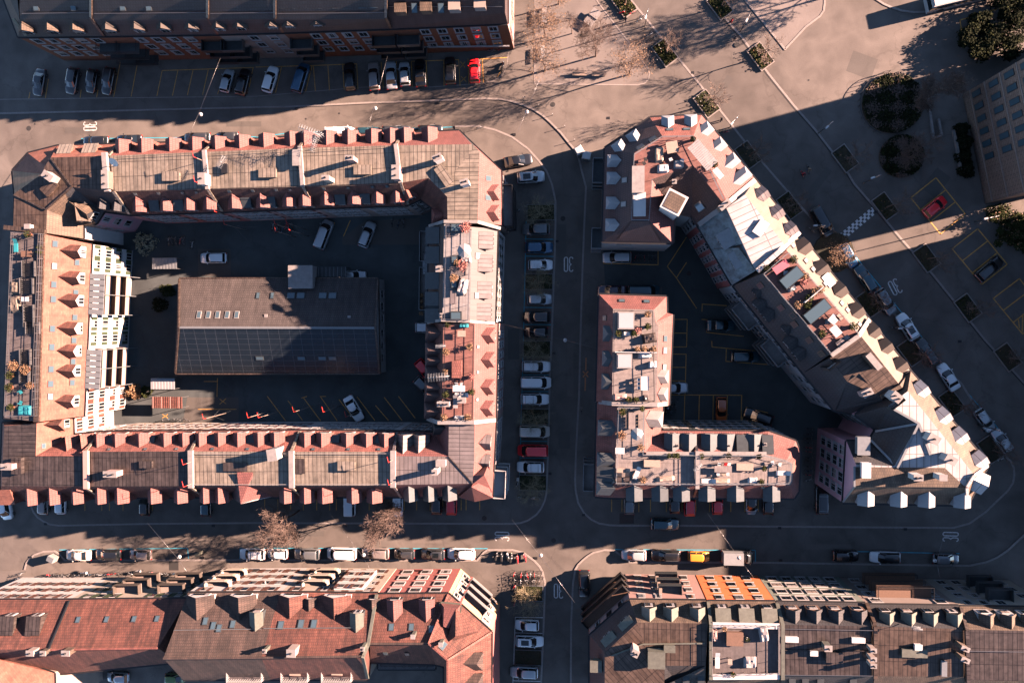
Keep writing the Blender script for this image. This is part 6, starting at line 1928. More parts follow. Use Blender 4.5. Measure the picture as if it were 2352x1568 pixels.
for i, (u, v, c, l) in enumerate(((1140, 1277, 'black', 'black motorcycle under a dark cover, left one at the crossing corner'), (1152, 1279, 'dark', 'dark motorcycle beside the covered one at the crossing corner'), (1166, 1278, 'silver', 'silver motorcycle in the middle of the crossing corner group'), (1174, 1282, 'black', 'black motorcycle right of a silver one at the crossing corner'),
                              (1188, 1284, 'red', 'red scooter leaning at the crossing corner, below its neighbour'), (1205, 1280, 'red', 'red and black motorcycle, easternmost of the crossing corner group'))):
    scooter(u, v, 80 + 12 * (i % 3), c, l, 'motorcycles at the crossing corner')
for i, (u, v) in enumerate(((40, 1324), (640, 1312), (188, 1315))):
    pass
scooter(192, 1316, 10, 'white', 'white scooter among bicycles before the westernmost white house')
scooter(640, 1313, 10, 'black', 'black motorcycle among bicycles before the rounded balconies')
scooter(316, 1314 - 2, 8, 'silver', 'silver scooter at the foot of the green-shuttered house')
scooter(1534, 940, 85, 'silver', 'silver scooter in the dark bay of the east courtyard')

# ------------------------------------------------------------------ people
def person(u, v, face, top, legs, label, z=GZ, walk=.25, ride=False):
    p = P(u, v, 1.0)
    o = thing('person', label, 'person', (p.x, p.y, z), R(face))
    J = [(0, 0, .93), (0, 0, 1.15), (0, 0, 1.4), (0, 0, 1.5), (.02, 0, 1.64),
         (walk * .35, .1, .5), (walk * .45, .1, .08), (walk * .45 + .16, .11, .05), (-walk * .3, -.1, .5), (-walk * .7, -.1, .1), (-walk * .7 + .15, -.11, .05),
         (0, .2, 1.38), (-.05, .27, 1.1), (.1, .27, .87), (0, -.2, 1.38), (.05, -.27, 1.1), (.22, -.25, .9)]
    if ride:
        J[5], J[6], J[7] = (.3, .1, .75), (.12, .1, .35), (.28, .1, .32)
        J[8], J[9], J[10] = (.25, -.1, .65), (.0, -.1, .25), (.16, -.1, .22)
        J[2], J[3], J[4] = (.18, 0, 1.35), (.22, 0, 1.44), (.3, 0, 1.56)
        J[11], J[12], J[13] = (.18, .2, 1.34), (.35, .26, 1.12), (.55, .25, 1.02)
        J[14], J[15], J[16] = (.18, -.2, 1.34), (.35, -.26, 1.12), (.55, -.25, 1.02)
    Eg = [(0, 1), (1, 2), (2, 3), (3, 4), (0, 5), (5, 6), (6, 7), (0, 8), (8, 9), (9, 10), (2, 11), (11, 12), (12, 13), (2, 14), (14, 15), (15, 16)]
    rad = [.14, .13, .16, .06, .1, .085, .05, .045, .085, .05, .045, .07, .05, .04, .07, .05, .04]
    me = bpy.data.meshes.new('body')
    me.from_pydata(J, Eg, [])
    b = bpy.data.objects.new('body', me)
    COL.objects.link(b)
    b.parent = o
    me.materials.append(M['cloth_' + top])
    sk = b.modifiers.new('skin', 'SKIN')
    for i, r_ in enumerate(rad):
        me.skin_vertices[0].data[i].radius = (r_, r_ * (1.25 if i in (0, 1, 2) else 1))
    me.skin_vertices[0].data[0].use_root = True
    b.modifiers.new('smooth', 'SUBSURF').levels = 1
    h = MB()
    h.ball((J[4][0], 0, J[4][2] + .02), .115, 'skin', 1.15)
    h.ball((J[4][0] + .1, 0, J[4][2] + .0), .02, 'skin')
    h.build('face', o)
    q = MB()
    q.ball((J[4][0] - .015, 0, J[4][2] + .06), .125, 'cloth_black' if top != 'tan' else 'wood', .95)
    q.build('hair', o)
    t = MB()
    for a, c in ((5, 0), (6, 5), (8, 0), (9, 8)):
        A, B_ = Vector(J[a]), Vector(J[c])
        t.tube(A, B_, .075 if c in (5, 8) else .1, .095 if c in (5, 8) else .13, 'cloth_' + legs, 8)
    t.build('trousers', o)
    for k_ in (13, 16):
        m_ = MB()
        m_.ball(J[k_], .045, 'skin', .8, 6, 4)
        m_.build('hand', o)
    return o


person(1437, 44, 70, 'black', 'navy', 'person in black standing among bicycles at the gravel square')
person(1681, 47, -40, 'red', 'black', 'person in a red top walking across the diagonal street', z=0)
person(1687, 88, -120, 'grey', 'black', 'person in grey beside the drain line of the diagonal street', z=0)
person(1657, 275, 30, 'black', 'denim', 'person in dark clothes outside the plum-roofed building')
person(1180, 474, 100, 'black', 'grey', 'person in dark clothes left of the topmost planting bed', z=GZ)
person(1190, 483, -80, 'grey', 'black', 'second walker, in grey, left of the topmost planting bed')
person(1706, 334, 20, 'tan', 'denim', 'person in a tan coat beside the shaded planter', z=GZ)
cy = bike(1843, 399, -65, 'red', 'bicycle ridden by a person in red on the shaded diagonal street', z=0)
person(1844, 398, -65, 'red', 'black', 'cyclist in a red jacket on the shaded diagonal street', z=.02, ride=True)
cy = bike(1857, 388, -75, 'black', 'bicycle ridden by a person with pale hair on the diagonal street', z=0)
person(1858, 387, -75, 'tan', 'navy', 'cyclist with tan jacket beside the one in red', z=.02, ride=True)

# ------------------------------------------------------------------ trees
def tree_mesh(seed, h, spread, levels, m, twigs=3, leaf=None, nleaf=0, start=.3, multi=False, rmin=.004):
    rg = random.Random(seed)
    tr, cr = MB(), MB()
    ends = []
    def grow(p, d, L, r, lv, mb_):
        n = 3
        for i in range(n):
            d2 = (d + Vector((rg.uniform(-.18, .18), rg.uniform(-.18, .18), rg.uniform(-.05, .12)))).normalized()
            q = p + d2 * L / n
            r2 = max(rmin, r * .84)
            mb_.tube(p, q, r, r2, m, 5 if r > .03 else 3, cap=False)
            p, d, r = q, d2, r2
            if lv > 0 and i < n - 1:
                for _ in range(1 if lv < levels else 2):
                    a = rg.uniform(0, 6.283)
                    side = (d.cross(Vector((math.cos(a), math.sin(a), .3)))).normalized()
                    grow(p, (d * .55 + side * spread).normalized(), L * rg.uniform(.5, .72), r * .6, lv - 1, cr)
        if lv > 0:
            for _ in range(twigs):
                a = rg.uniform(0, 6.283)
                side = Vector((math.cos(a), math.sin(a), rg.uniform(.0, .5))).normalized()
                grow(p, (d * .8 + side * spread).normalized(), L * rg.uniform(.55, .8), r * .75, lv - 1, cr)
        else:
            ends.append(p)
    if multi:
        for i in range(7):
            a = i * .9
            grow(Vector((0, 0, 0)), Vector((math.cos(a) * .6, math.sin(a) * .6, 1)).normalized(), h * .5, .05, levels - 1, cr)
        tr.tube((0, 0, -.1), (0, 0, .4), .12, .1, m, 6)
    else:
        r0 = .03 * h * .5 + .03
        tr.tube((0, 0, -.1), (0, 0, h * start), r0, r0 * .8, m, 8, cap=False)
        grow(Vector((0, 0, h * start)), Vector((0, 0, 1)), h * .38, r0 * .8, levels, cr)
    if leaf:
        for _ in range(nleaf):
            e = rg.choice(ends)
            c = e + Vector((rg.gauss(0, .22), rg.gauss(0, .22), rg.gauss(0, .18)))
            a = Vector((rg.uniform(-1, 1), rg.uniform(-1, 1), rg.uniform(-.4, .4))).normalized() * .09
            b = a.cross(Vector((rg.uniform(-1, 1), rg.uniform(-1, 1), 1)).normalized()).normalized() * .07
            cr.poly([c - a, c - b, c + a, c + b], leaf)
    return tr.mesh('trunk'), cr.mesh('crown')


TM = {'bare': tree_mesh(5, 9, .8, 4, 'bark', 4, rmin=.018), 'gold': tree_mesh(8, 8.5, .85, 4, 'twig', 5, 'leaf_dry', 700), 'big': tree_mesh(21, 10.5, .95, 4, 'bark', 4, rmin=.026), 'small': tree_mesh(13, 5, .6, 3, 'twig', 4, rmin=.016),
      'russet': tree_mesh(17, 7, .85, 4, 'bark', 3, 'leaf_dry', 500), 'spray': tree_mesh(31, 4.6, .55, 4, 'twig_gr', 4, multi=True)}


def tree(u, v, kind, label, group=None, sc=1.0, rz=0, z=GZ, hm=0.0, cat='tree', name='bare_tree'):
    p = P(u, v, hm)
    o = thing(name, label, cat, (p.x, p.y, z), R(rz), group)
    o.scale = (sc, sc, sc)
    inst(TM[kind][0], 'trunk', o)
    inst(TM[kind][1], 'crown', o)
    return o


GT = 'young trees on the gravel square'
tree(1253, 86, 'gold', 'tree with pale golden leaves on the gravel square, upper of two left ones', GT, .95)
tree(1253, 163, 'gold', 'tree with pale golden leaves at the lower left of the gravel square', GT, 1.0, 130)
tree(1368, 130, 'bare', 'leafless tree in the middle of the gravel square', GT, .9, 40)
tree(1445, 172, 'gold', 'tree with golden twigs above the rounded corner of the gravel square', GT, .95, 220)
tree(1284, 10, 'gold', 'tree with golden leaves at the top edge of the gravel square', GT, .8, 300)
tree(1314, 78, 'small', 'thin sapling beside the table on the gravel square', GT, .9, 20)
tree(1990, -32, 'big', 'large bare tree just beyond the top edge, throwing its shadow over the diagonal street', None, 1.0, 70)
tree(2040, -60, 'big', 'second large bare tree beyond the top edge, further right', None, 1.0, 200)
GB = 'bare street trees in the rectangular beds of the diagonal street'
BEDS = [(1433, 10, 'top edge bed nearest the gravel square', .1), (1527, 122, 'bed below the bicycles', .1), (1623, 239, 'bed above the plum-roofed building', .1), (1718, 356, 'bed at the tip of the big shadow', .1), (1653, 14, 'bed beside the drain line at the top edge', 0),
        (1747, 130, 'bed right of the drain line in the sun', 0), (1813, 472, 'bed left of the black van', .1), (1941, 364, 'bed below the round hedge', 0), (2033, 474, 'bed right of the checkered marking', 0), (2128, 593, 'bed between the two yellow bay groups', 0),
        (2223, 707, 'bed below the yellow bay groups', 0), (2315, 820, 'bed at the right edge', 0), (1996, 697, 'bed beside the blue-grey car', .1), (2091, 809, 'bed beside the black car', .1), (2186, 924, 'bed between the white saloon and last two cars', .1), (2274, 1031, 'bed at the east tip', .1)]
for i, (u, v, l, z) in enumerate(BEDS):
    p = P(u, v, .2)
    o = thing('planted_bed', 'rectangular ' + l + ', kerbed and planted', 'planting bed', (p.x, p.y, z), R(-54), 'rectangular beds of the diagonal street')
    mb = MB()
    for s in (-1, 1):
        mb.box((0, s * 1.2, 0), (4.0, .14, .3), 'kerb'); mb.box((s * 1.93, 0, 0), (.14, 2.26, .3), 'kerb')
    mb.build('kerb_frame', o)
    mb = MB(); mb.box((0, 0, 0), (3.7, 2.26, .22), 'soil'); mb.build('soil', o)
    lf = MB()
    rg = random.Random(i)
    green = i in (0, 1, 2, 4, 5)
    for _ in range([520, 620, 300, 90, 480, 560, 120, 60][i % 8] if green else [150, 60, 200, 30][i % 4]):
        c = Vector((rg.uniform(-1.8, 1.8), rg.uniform(-1.05, 1.05), .22 + abs(rg.gauss(0, .28 if green else .08))))
        a = Vector((rg.uniform(-1, 1), rg.uniform(-1, 1), rg.uniform(-.6, .6))).normalized() * .13
        b = a.cross(Vector((rg.uniform(-1, 1), rg.uniform(-1, 1), 1)).normalized()).normalized() * .1
        lf.poly([c - a, c - b, c + a, c + b], 'leaf' if rg.random() < .94 else 'leaf_dry')
    lf.build('shrubs', o)
    tree(u + 3, v + 2, 'small', 'slender leafless tree growing from the ' + l, GB, 1.05 + .2 * rg.random(), rg.uniform(0, 360), z=z + .2)
tree(1916, 586, 'russet', 'dense russet tree in the sunlit strip beside the blue car', None, .85, 30)
mb = MB(); p = P(1914, 580, .1); mb.o = Vector((p.x, p.y, .1)); mb.tube(p, p + Vector((0, 0, .18)), 3.2, 3.1, 'soil', 18)
bedo = mb.build('planting_bed'); tag(bedo, 'rounded soil bed under the dense russet tree', 'planting bed')
tree(688, 1172, 'big', 'large bare tree on the street south of the west block, left of two', 'large bare trees of the south street', .95, 20)
tree(903, 1170, 'big', 'large bare tree on the street south of the west block, right of two', 'large bare trees of the south street', .95, 160)
SB = [(1242, 488, 'topmost'), (1238, 647, 'second from the top'), (1233, 801, 'third from the top'), (1229, 956, 'fourth from the top'), (1224, 1108, 'lowest, just above the crossing'), (1216, 1361, 'first south of the crossing'), (1213, 1508, 'at the bottom edge')]
for i, (u, v, l) in enumerate(SB):
    p = P(u, v, .15)
    o = thing('planted_bed', 'steel-edged bed in the centre street parking strip, ' + l, 'planting bed', (p.x, p.y, GZ), 0, 'beds in the centre street parking strip')
    mb = MB()
    for s in (-1, 1):
        mb.box((0, s * 1.25, 0), (4.5, .06, .32), 'zinc'); mb.box((s * 2.22, 0, 0), (.06, 2.44, .32), 'zinc')
    mb.build('steel_edge', o)
    mb = MB(); mb.box((0, 0, 0), (4.36, 2.42, .2), 'soil'); mb.build('soil', o)
    lf = MB(); rg = random.Random(50 + i)
    for _ in range([500, 300, 420, 150, 380, 480, 80][i]):
        c = Vector((rg.uniform(-2.1, 2.1), rg.uniform(-1.15, 1.15), .2 + abs(rg.gauss(0, .06))))
        a = Vector((rg.uniform(-1, 1), rg.uniform(-1, 1), rg.uniform(-.3, .3))).normalized() * .1
        b = a.cross(Vector((0, 0, 1))).normalized() * .08
        lf.poly([c - a, c - b, c + a, c + b], 'leaf')
    lf.build('ground_cover', o)
    if i < 6:
        tree(u, v + (3 if i < 4 else 8), 'spray', 'feathery green-brown tree in the steel-edged bed ' + l, 'feathery trees of the parking strip', 1.0, i * 50, name='feathery_tree')


def bush(u, v, r, h, label, m='leaf_dk', n=900, group=None, z=GZ, name='shrub', hm=0, sy=1.0, rz=0, cat='shrub', ls=.16):
    p = P(u, v, hm)
    rg = random.Random(int(u * 7 + v))
    mb = MB()
    lob = [(Vector((rg.uniform(-.6, .6) * r, rg.uniform(-.6, .6) * r, rg.uniform(.2, .75) * h)), rg.uniform(.28, .5) * r) for _ in range(9)]
    for _ in range(n):
        if n >= 1300:
            lc, lr = rg.choice(lob)
            d_ = Vector((rg.gauss(0, 1), rg.gauss(0, 1), rg.gauss(0, 1))).normalized()
            c = lc + d_ * lr * rg.uniform(.55, 1.15)
            a = Vector((rg.uniform(-1, 1), rg.uniform(-1, 1), rg.uniform(-.6, .6))).normalized() * ls * .8
            b = a.cross(Vector((rg.uniform(-1, 1), rg.uniform(-1, 1), 1)).normalized()).normalized() * ls * .5
            mb.poly([c - a, c - b, c + a, c + b], m if rg.random() < .9 else ('leaf' if m == 'leaf_dk' else 'leaf_dry'))
            continue
        th, ph = rg.uniform(0, 6.283), math.acos(rg.uniform(-.1, 1))
        k_ = rg.uniform(.75, 1.05) * (1 + .15 * math.sin(3 * th + u) + .1 * math.sin(7 * th))
        c = Vector((math.sin(ph) * math.cos(th) * r * k_, math.sin(ph) * math.sin(th) * r * k_ * sy, .1 + math.cos(ph) * h * k_))
        a = Vector((rg.uniform(-1, 1), rg.uniform(-1, 1), rg.uniform(-.6, .6))).normalized() * ls
        b = a.cross(Vector((rg.uniform(-1, 1), rg.uniform(-1, 1), 1)).normalized()).normalized() * ls * .7
        mb.poly([c - a, c - b, c + a, c + b], m)
    st = MB()
    st.tube((0, 0, -.05), (0, 0, h * .8), .05 + r * .03, .03, 'bark', 6)
    if n >= 1300:
        for lc, lr in lob:
            st.tube((0, 0, h * .25), lc, .05, .02, 'bark', 4)
    o = thing(name, label, cat, (p.x, p.y, z), R(rz), group)
    mb.build('foliage', o)
    st.build('stem', o)
    return o


def flat_hedge(u, v, r, label):
    p = P(u, v, .5)
    o = thing('round_hedge', label, 'hedge', (p.x, p.y, 0))
    rg = random.Random(int(u))
    mb = MB()
    for _ in range(3600):
        rr, t = r * math.sqrt(rg.random()), rg.uniform(0, 6.283)
        c = Vector((rr * math.cos(t), rr * math.sin(t), .55 + rg.uniform(-.15, .2)))
        a = Vector((rg.uniform(-1, 1), rg.uniform(-1, 1), rg.uniform(-.6, .6))).normalized() * .15
        b = a.cross(Vector((rg.uniform(-1, 1), rg.uniform(-1, 1), 1)).normalized()).normalized() * .11
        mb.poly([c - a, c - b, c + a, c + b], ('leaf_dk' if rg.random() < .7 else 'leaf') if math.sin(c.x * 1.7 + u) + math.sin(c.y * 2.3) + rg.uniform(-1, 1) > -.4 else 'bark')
    mb.build('foliage', o)
    mb = MB(); mb.tube((0, 0, 0), (0, 0, .4), r, r, 'soil', 40); mb.build('soil', o)


flat_hedge(2052, 236, 4.6, 'round clipped hedge with railing, left of the bare trees in the north-east')
flat_hedge(2072, 358, 3.3, 'smaller round hedge fully in the shade below the first')
tree(2096, 236, 'big', 'tall bare tree growing from the round hedge', None, .62, 10)
tree(2128, 226, 'big', 'tall bare tree right of the round hedge', None, .75, 120)
tree(2080, 366, 'bare', 'bare tree on the smaller shaded hedge', None, .8, 70)
rl_ = MB(); c0 = P(2052, 236, .9)
for i in range(14):
    t0, t1 = R(95 + i * 11), R(95 + (i + 1) * 11)
    a, b = c0 + Vector((math.cos(t0) * 5.0, math.sin(t0) * 5.0, 0)), c0 + Vector((math.cos(t1) * 5.0, math.sin(t1) * 5.0, 0))
    rl_.bar(a, b, .06, .06, 'darksteel'); rl_.box((a.x, a.y, 0), (.06, .06, .9), 'darksteel')
rl_.o = Vector((c0.x, c0.y, 0)); rl_.v = [p_ - rl_.o for p_ in rl_.v]
tag(rl_.build('railing'), 'curved dark metal railing round the large clipped hedge', 'railing')
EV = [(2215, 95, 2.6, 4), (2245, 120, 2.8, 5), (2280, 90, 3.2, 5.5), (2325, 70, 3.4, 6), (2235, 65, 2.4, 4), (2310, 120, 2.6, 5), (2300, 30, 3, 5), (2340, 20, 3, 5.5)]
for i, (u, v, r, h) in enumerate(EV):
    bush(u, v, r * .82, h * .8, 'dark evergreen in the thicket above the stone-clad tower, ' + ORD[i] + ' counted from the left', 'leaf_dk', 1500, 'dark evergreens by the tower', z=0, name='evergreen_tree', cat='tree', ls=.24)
for i, (u, v, r, h) in enumerate([(2280, 500, 2.0, 2.5), (2310, 512, 2.4, 3), (2342, 522, 2.2, 3), (2300, 545, 1.8, 2.2), (2335, 560, 2, 2.6)]):
    bush(u, v, r, h, 'dark green shrub in the bed below the stone-clad tower, ' + ORD[i] + ' of the clump', 'leaf', 1300, 'shrubs below the tower', z=0, ls=.2)
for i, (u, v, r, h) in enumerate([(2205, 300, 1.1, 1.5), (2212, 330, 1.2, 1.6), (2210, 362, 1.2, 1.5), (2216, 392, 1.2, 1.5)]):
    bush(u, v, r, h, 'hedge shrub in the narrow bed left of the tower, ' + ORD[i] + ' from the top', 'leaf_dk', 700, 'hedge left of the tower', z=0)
for nm, pts, lb in (('garden_wall', [(2128, 225), (2142, 318), (2160, 313), (2153, 275)], 'low pale garden wall bent round a dark bed right of the round hedge'), ('garden_wall', [(2187, 300), (2196, 340), (2204, 392)], 'low crumbling white wall edging the narrow hedge by the tower')):
    q = [P(u, v, 0) for u, v in pts]
    mb = MB(q[0])
    for i in range(len(q) - 1):
        mb.bar(q[i], q[i + 1], .3, .6, 'concrete')
    tag(mb.build(nm), lb, 'wall')
for i, (u, v, r) in enumerate([(378, 664, .7), (386, 672, .8), (392, 662, .6), (398, 672, .6)]):
    bush(u, v, r, .9, 'potted green shrub by the west end of the hall, ' + ORD[i] + ' of the cluster', 'leaf', 260, 'potted shrubs by the hall', ls=.1)
bush(312, 898, 1.3, 1.6, 'straggly brown shrub in the sun at the white courtyard front', 'leaf_dry', 500)
bush(340, 898, .9, 1.2, 'small green shrub right of the straggly brown one', 'leaf', 300)
bush(340, 560, 1.8, 2.5, 'dark leafless-looking shrub at the pink courtyard corner', 'twig_gr', 500)
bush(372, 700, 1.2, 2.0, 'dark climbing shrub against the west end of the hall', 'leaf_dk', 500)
# ------------------------------------------------------------------ street furniture
def post(u, v, h, m='steel', r=.04, z=GZ, label='', name='bollard', cat='bollard', group=None):
    p = P(u, v, 0)
    mb = MB((p.x, p.y, z))
    mb.tube((p.x, p.y, z), (p.x, p.y, z + h), r, r, m, 8)
    mb.tube((p.x, p.y, z + h), (p.x, p.y, z + h + .05), r * 1.6, r * 1.6, 'plastic_w', 8)
    return tag(mb.build(name), label, cat, group)


for i, (x, y) in enumerate(((112, 912), (248, 978), (375, 1062), (486, 1170), (576, 1295))):
    u, v = T(2, 0, x, y)[0]
    post(u, v, 1.0, label='slim steel bollard on the curved kerb, ' + ORD[i] + ' counted from the upper left', group='bollards on the curved kerb')
for i, (u, v) in enumerate(((1512, 110), (1516, 118), (1560, 112), (1508, 143), (1602, 228), (1607, 238), (1610, 248), (1733, 112), (1737, 122), (1760, 150), (1410, 2), (1622, 8))):
    post(u, v, 1.1, 'darksteel', label='dark post beside a planted bed of the diagonal street, ' + ORD[i] + ' of twelve', group='dark posts by the planted beds', z=0 if u > 1620 else GZ)


def lamp(bu, bv, hu, hv, label, h=8.0, z=0):
    b = P(bu, bv, z)
    hd = P(hu, hv, h)
    d = Vector((hd.x - b.x, hd.y - b.y, 0))
    if d.length > 2.2:
        d = d.normalized() * 2.2
    o = thing('street_lamp', label, 'street lamp', b, 0, 'street lamps of the diagonal street')
    mb = MB(); mb.tube((0, 0, 0), (0, 0, h - .6), .09, .06, 'steel', 8); mb.build('pole', o)
    mb = MB(); mb.tube((0, 0, h - .6), (d.x * .5, d.y * .5, h - .1), .05, .04, 'steel', 6); mb.tube((d.x * .5, d.y * .5, h - .1), (d.x, d.y, h), .04, .04, 'steel', 6); mb.build('arm', o)
    mb = MB(); a = math.atan2(d.y, d.x); mb.box((d.x, d.y, h - .05), (.65, .28, .14), 'plastic_w', a, .8); mb.build('lamp_head', o)


lamp(1481, 61, 1483, 41, 'curved street lamp beside the bicycles of the gravel square', z=GZ)
lamp(1701, 72, 1715, 47, 'street lamp on the drain line near the walkers')
lamp(1676, 293, 1681, 284, 'street lamp beside the plum-roofed building', z=GZ)
lamp(1880, 306, 1900, 292, 'street lamp at the shaded drain line below the round hedge')
lamp(1983, 421, 2005, 408, 'street lamp above the checkered marking')
lamp(2238, 510, 2265, 502, 'street lamp right of the sunlit strip near the tower')
lamp(1864, 530, 1873, 518, 'street lamp left of the black van')
lamp(2052, 752, 2068, 754, 'street lamp left of the white car with sunroof')
lamp(2245, 975, 2258, 984, 'street lamp left of the last two silver cars')
GL = 'globe lamps hung over the streets'
for i, (u, v, w0, w1, l) in enumerate((((459), 262, (507, 132), (429, 323), 'over the north street, westernmost'), (861, 248, (890, 130), (843, 298), 'over the north street, middle'), (1210, 256, (1240, 180), (1190, 300), 'over the bend above the west block corner'),
                                      (1298, 781, (1160, 745), (1372, 800), 'over the centre street'), (410, 1279, (338, 1200), (429, 1312), 'over the south street, westernmost'), (834, 1275, (757, 1178), (850, 1306), 'over the south street, second from the west'),
                                      (1242, 1276, (1176, 1193), (1320, 1383), 'over the crossing'), (1698, 1282, (1625, 1178), (1733, 1328), 'above the white box truck'), (2149, 1288, (2165, 1240), (2159, 1326), 'beside the easternmost grey car'))):
    g = P(u, v, 8.6)
    o = thing('hanging_lamp', 'white globe lamp hung on a wire ' + l, 'street lamp', (g.x, g.y, 8.6), 0, GL)
    mb = MB(); mb.ball((0, 0, -.3), .3, 'plastic_w', .9, 12, 8); mb.build('globe', o)
    mb = MB(); mb.tube((0, 0, -.1), (0, 0, .4), .08, .06, 'steel', 6); mb.build('fitting', o)
    mb = MB((g.x, g.y, 8.6))
    mb.tube(P(*w0, 9.6), g + Vector((0, 0, .35)), .013, .013, 'steel', 4); mb.tube(g + Vector((0, 0, .35)), P(*w1, 9.6), .013, .013, 'steel', 4)
    mb.build('wire', o)

GM = 'slim marker poles with red angled tips'
def marker(u, v, h, base, label):
    p = P(u, v, h)
    o = thing('marker_pole', label, 'marker pole', (p.x, p.y, base), 0, GM)
    mb = MB(); mb.tube((0, 0, 0), (0, 0, h - base - 1.0), .045, .04, 'lightwood', 5); mb.build('pole', o)
    mb = MB(); mb.tube((0, 0, h - base - 1.0), (0, 0, h - base), .04, .04, 'red_glow', 5); mb.tube((0, 0, h - base), (-.2, .85, h - base), .04, .04, 'red_glow', 5); mb.build('red_tip', o)
    if base < 1:
        mb = MB()
        for a in (.4, 2.5, 4.6):
            mb.tube((0, 0, h * .6), (math.cos(a) * 1.6, math.sin(a) * 1.6, .02), .008, .008, 'zinc', 3)
        mb.build('guy_wires', o)


for i, (u, v) in enumerate(((515, 515), (631, 514), (658, 512), (633, 531), (664, 528))):
    marker(u, v, 9.2, GZ, 'red-tipped marker pole in the north part of the west courtyard, ' + ORD[i] + ' of five')
for i, (u, v) in enumerate(((467, 962), (569, 959), (593, 959), (674, 946), (742, 946), (794, 957))):
    marker(u, v, 9.2, GZ, 'red-tipped marker pole in the sunny south part of the west courtyard, ' + ORD[i] + ' from the left')
for i, (u, v) in enumerate(((444, 360), (447, 417), (420, 1067), (421, 1118), (892, 1062), (893, 1114), (493, 486), (923, 470))):
    marker(u, v, 18.2 if i < 6 else 13.8, 15.1 if i < 6 else 11.2, 'red-tipped marker pole standing on the west block roofs, ' + ORD[i] + ' of eight')

# containers, benches, table tennis table
for i, (u, v) in enumerate(((1330, 346), (1347, 358))):
    p = P(u, v, 1.5)
    o = thing('recycling_container', ('left' if i == 0 else 'right') + ' of two pale recycling containers on the kerb bend above the centre street', 'container', (p.x, p.y, GZ), R(-60 + i * 50), 'recycling containers')
    mb = MB(); mb.box((0, 0, 0), (1.3, 1.2, 1.75), 'zinc'); mb.build('body', o)
    mb = MB(); mb.box((0, 0, 1.75), (1.36, 1.26, .14), 'plastic_w', 0, .8); mb.build('lid', o)
    mb = MB(); mb.box((.1, -.62, 1.1), (.5, .06, .35), 'darksteel'); mb.build('slot', o)
p = P(1361, 40, .76)
o = thing('table_tennis_table', 'concrete table tennis table standing askew on the gravel square', 'table', (p.x, p.y, GZ), R(52))
mb = MB(); mb.box((0, 0, .7), (2.74, 1.53, .08), 'concrete'); mb.build('table_top', o)
mb = MB(); mb.box((0, 0, .78), (.04, 1.7, .15), 'steel'); mb.build('net', o)
for s in (-1, 1):
    mb = MB(); mb.box((s * .8, 0, 0), (.25, 1.1, .7), 'concrete'); mb.build('leg', o)


def bench(u, v, ang, L, label, m='lightwood', z=GZ):
    p = P(u, v, .45)
    o = thing('park_bench', label, 'bench', (p.x, p.y, z), R(ang), 'benches of the gravel square')
    for k_ in range(3):
        mb = MB(); mb.box((0, -.2 + k_ * .2, .42), (L, .16, .05), m); mb.build('seat_board', o)
    for s in (-1, 1):
        mb = MB(); mb.box((s * L * .38, 0, 0), (.08, .5, .42), 'darksteel'); mb.build('leg', o)
    mb = MB(); mb.box((0, .34, .6), (L, .05, .3), m); mb.build('backrest', o)


bench(1331, 170, -2, 2.3, 'left of two wooden benches at the lower edge of the gravel square')
bench(1376, 171, -2, 2.3, 'right of two wooden benches at the lower edge of the gravel square')
bench(1247, 122, 90, 2.4, 'pale bench under the lower golden tree at the left of the gravel square', 'plastic_w')
bench(1251, 34, 90, 2.6, 'pale bench under the upper golden tree of the gravel square', 'plastic_w')
bench(1177, 35, 90, 2.6, 'long bench on the path right of the brick row corner', 'lightwood')
for i, (u, v, w, l_) in enumerate(((378, 605, 4.3, 'with corrugated clear roof north-west of the hall'), (374, 881, 4.2, 'with glazed roof left of the hall'), (384, 924, 5.3, 'with rusty red roof in the sunny courtyard corner'))):
    p = P(u, v, 2.4)
    o = thing('bicycle_shelter', 'small shelter ' + l_, 'shelter', (p.x, p.y, GZ), 0)
    mt_ = ('zinc', 'glassroof', 'tile_red')[i]
    mb = MB()
    if i == 2:
        mb.box((0, 0, 2.3), (w, 1.9, .08), mt_)
        for k_ in range(14):
            mb.box((-w / 2 + .2 + k_ * w / 14, 0, 2.38), (.08, 1.9, .04), 'salmonw' if k_ % 4 == 0 else 'tile_old')
    else:
        for k_ in range(16):
            mb.box((-w / 2 + .14 + k_ * w / 16, 0, 2.3 + (k_ % 2) * .03), (w / 16 - .01, 1.85, .05), mt_)
    mb.build('roof', o)
    for sx in (-1, 1):
        for sy in (-1, 1):
            mb = MB(); mb.box((sx * (w / 2 - .1), sy * .85, 0), (.09, .09, 2.3), 'steel'); mb.build('post', o)
p = P(455, 1271, 1.0)
o = thing('utility_cabinet', 'green street cabinet on the sunny street beside the blue bay line', 'cabinet', (p.x, p.y, 0))
mb = MB(); mb.box((0, 0, 0), (.8, .5, 1.3), 'copper', R(15)); mb.build('body', o)
mb = MB(); mb.box((0, 0, 1.3), (.9, .6, .08), 'copper', R(15)); mb.build('lid', o)
for i, (u, v, l) in enumerate(((116, 1284, 'pale street stall trolley at the far left kerb bend'),)):
    p = P(u, v, 1.6)
    o = thing('kiosk', l, 'kiosk', (p.x, p.y, GZ), R(-25))
    mb = MB(); mb.box((0, 0, .3), (1.2, .9, 1.3), 'concrete'); mb.build('body', o)
    mb = MB(); mb.box((0, 0, 1.6), (1.3, 1.0, .1), 'zinc', 0, .9); mb.build('roof', o)
    mb = MB(); mb.box((0, 0, 0), (1.2, .8, .3), 'darksteel'); mb.build('base', o)

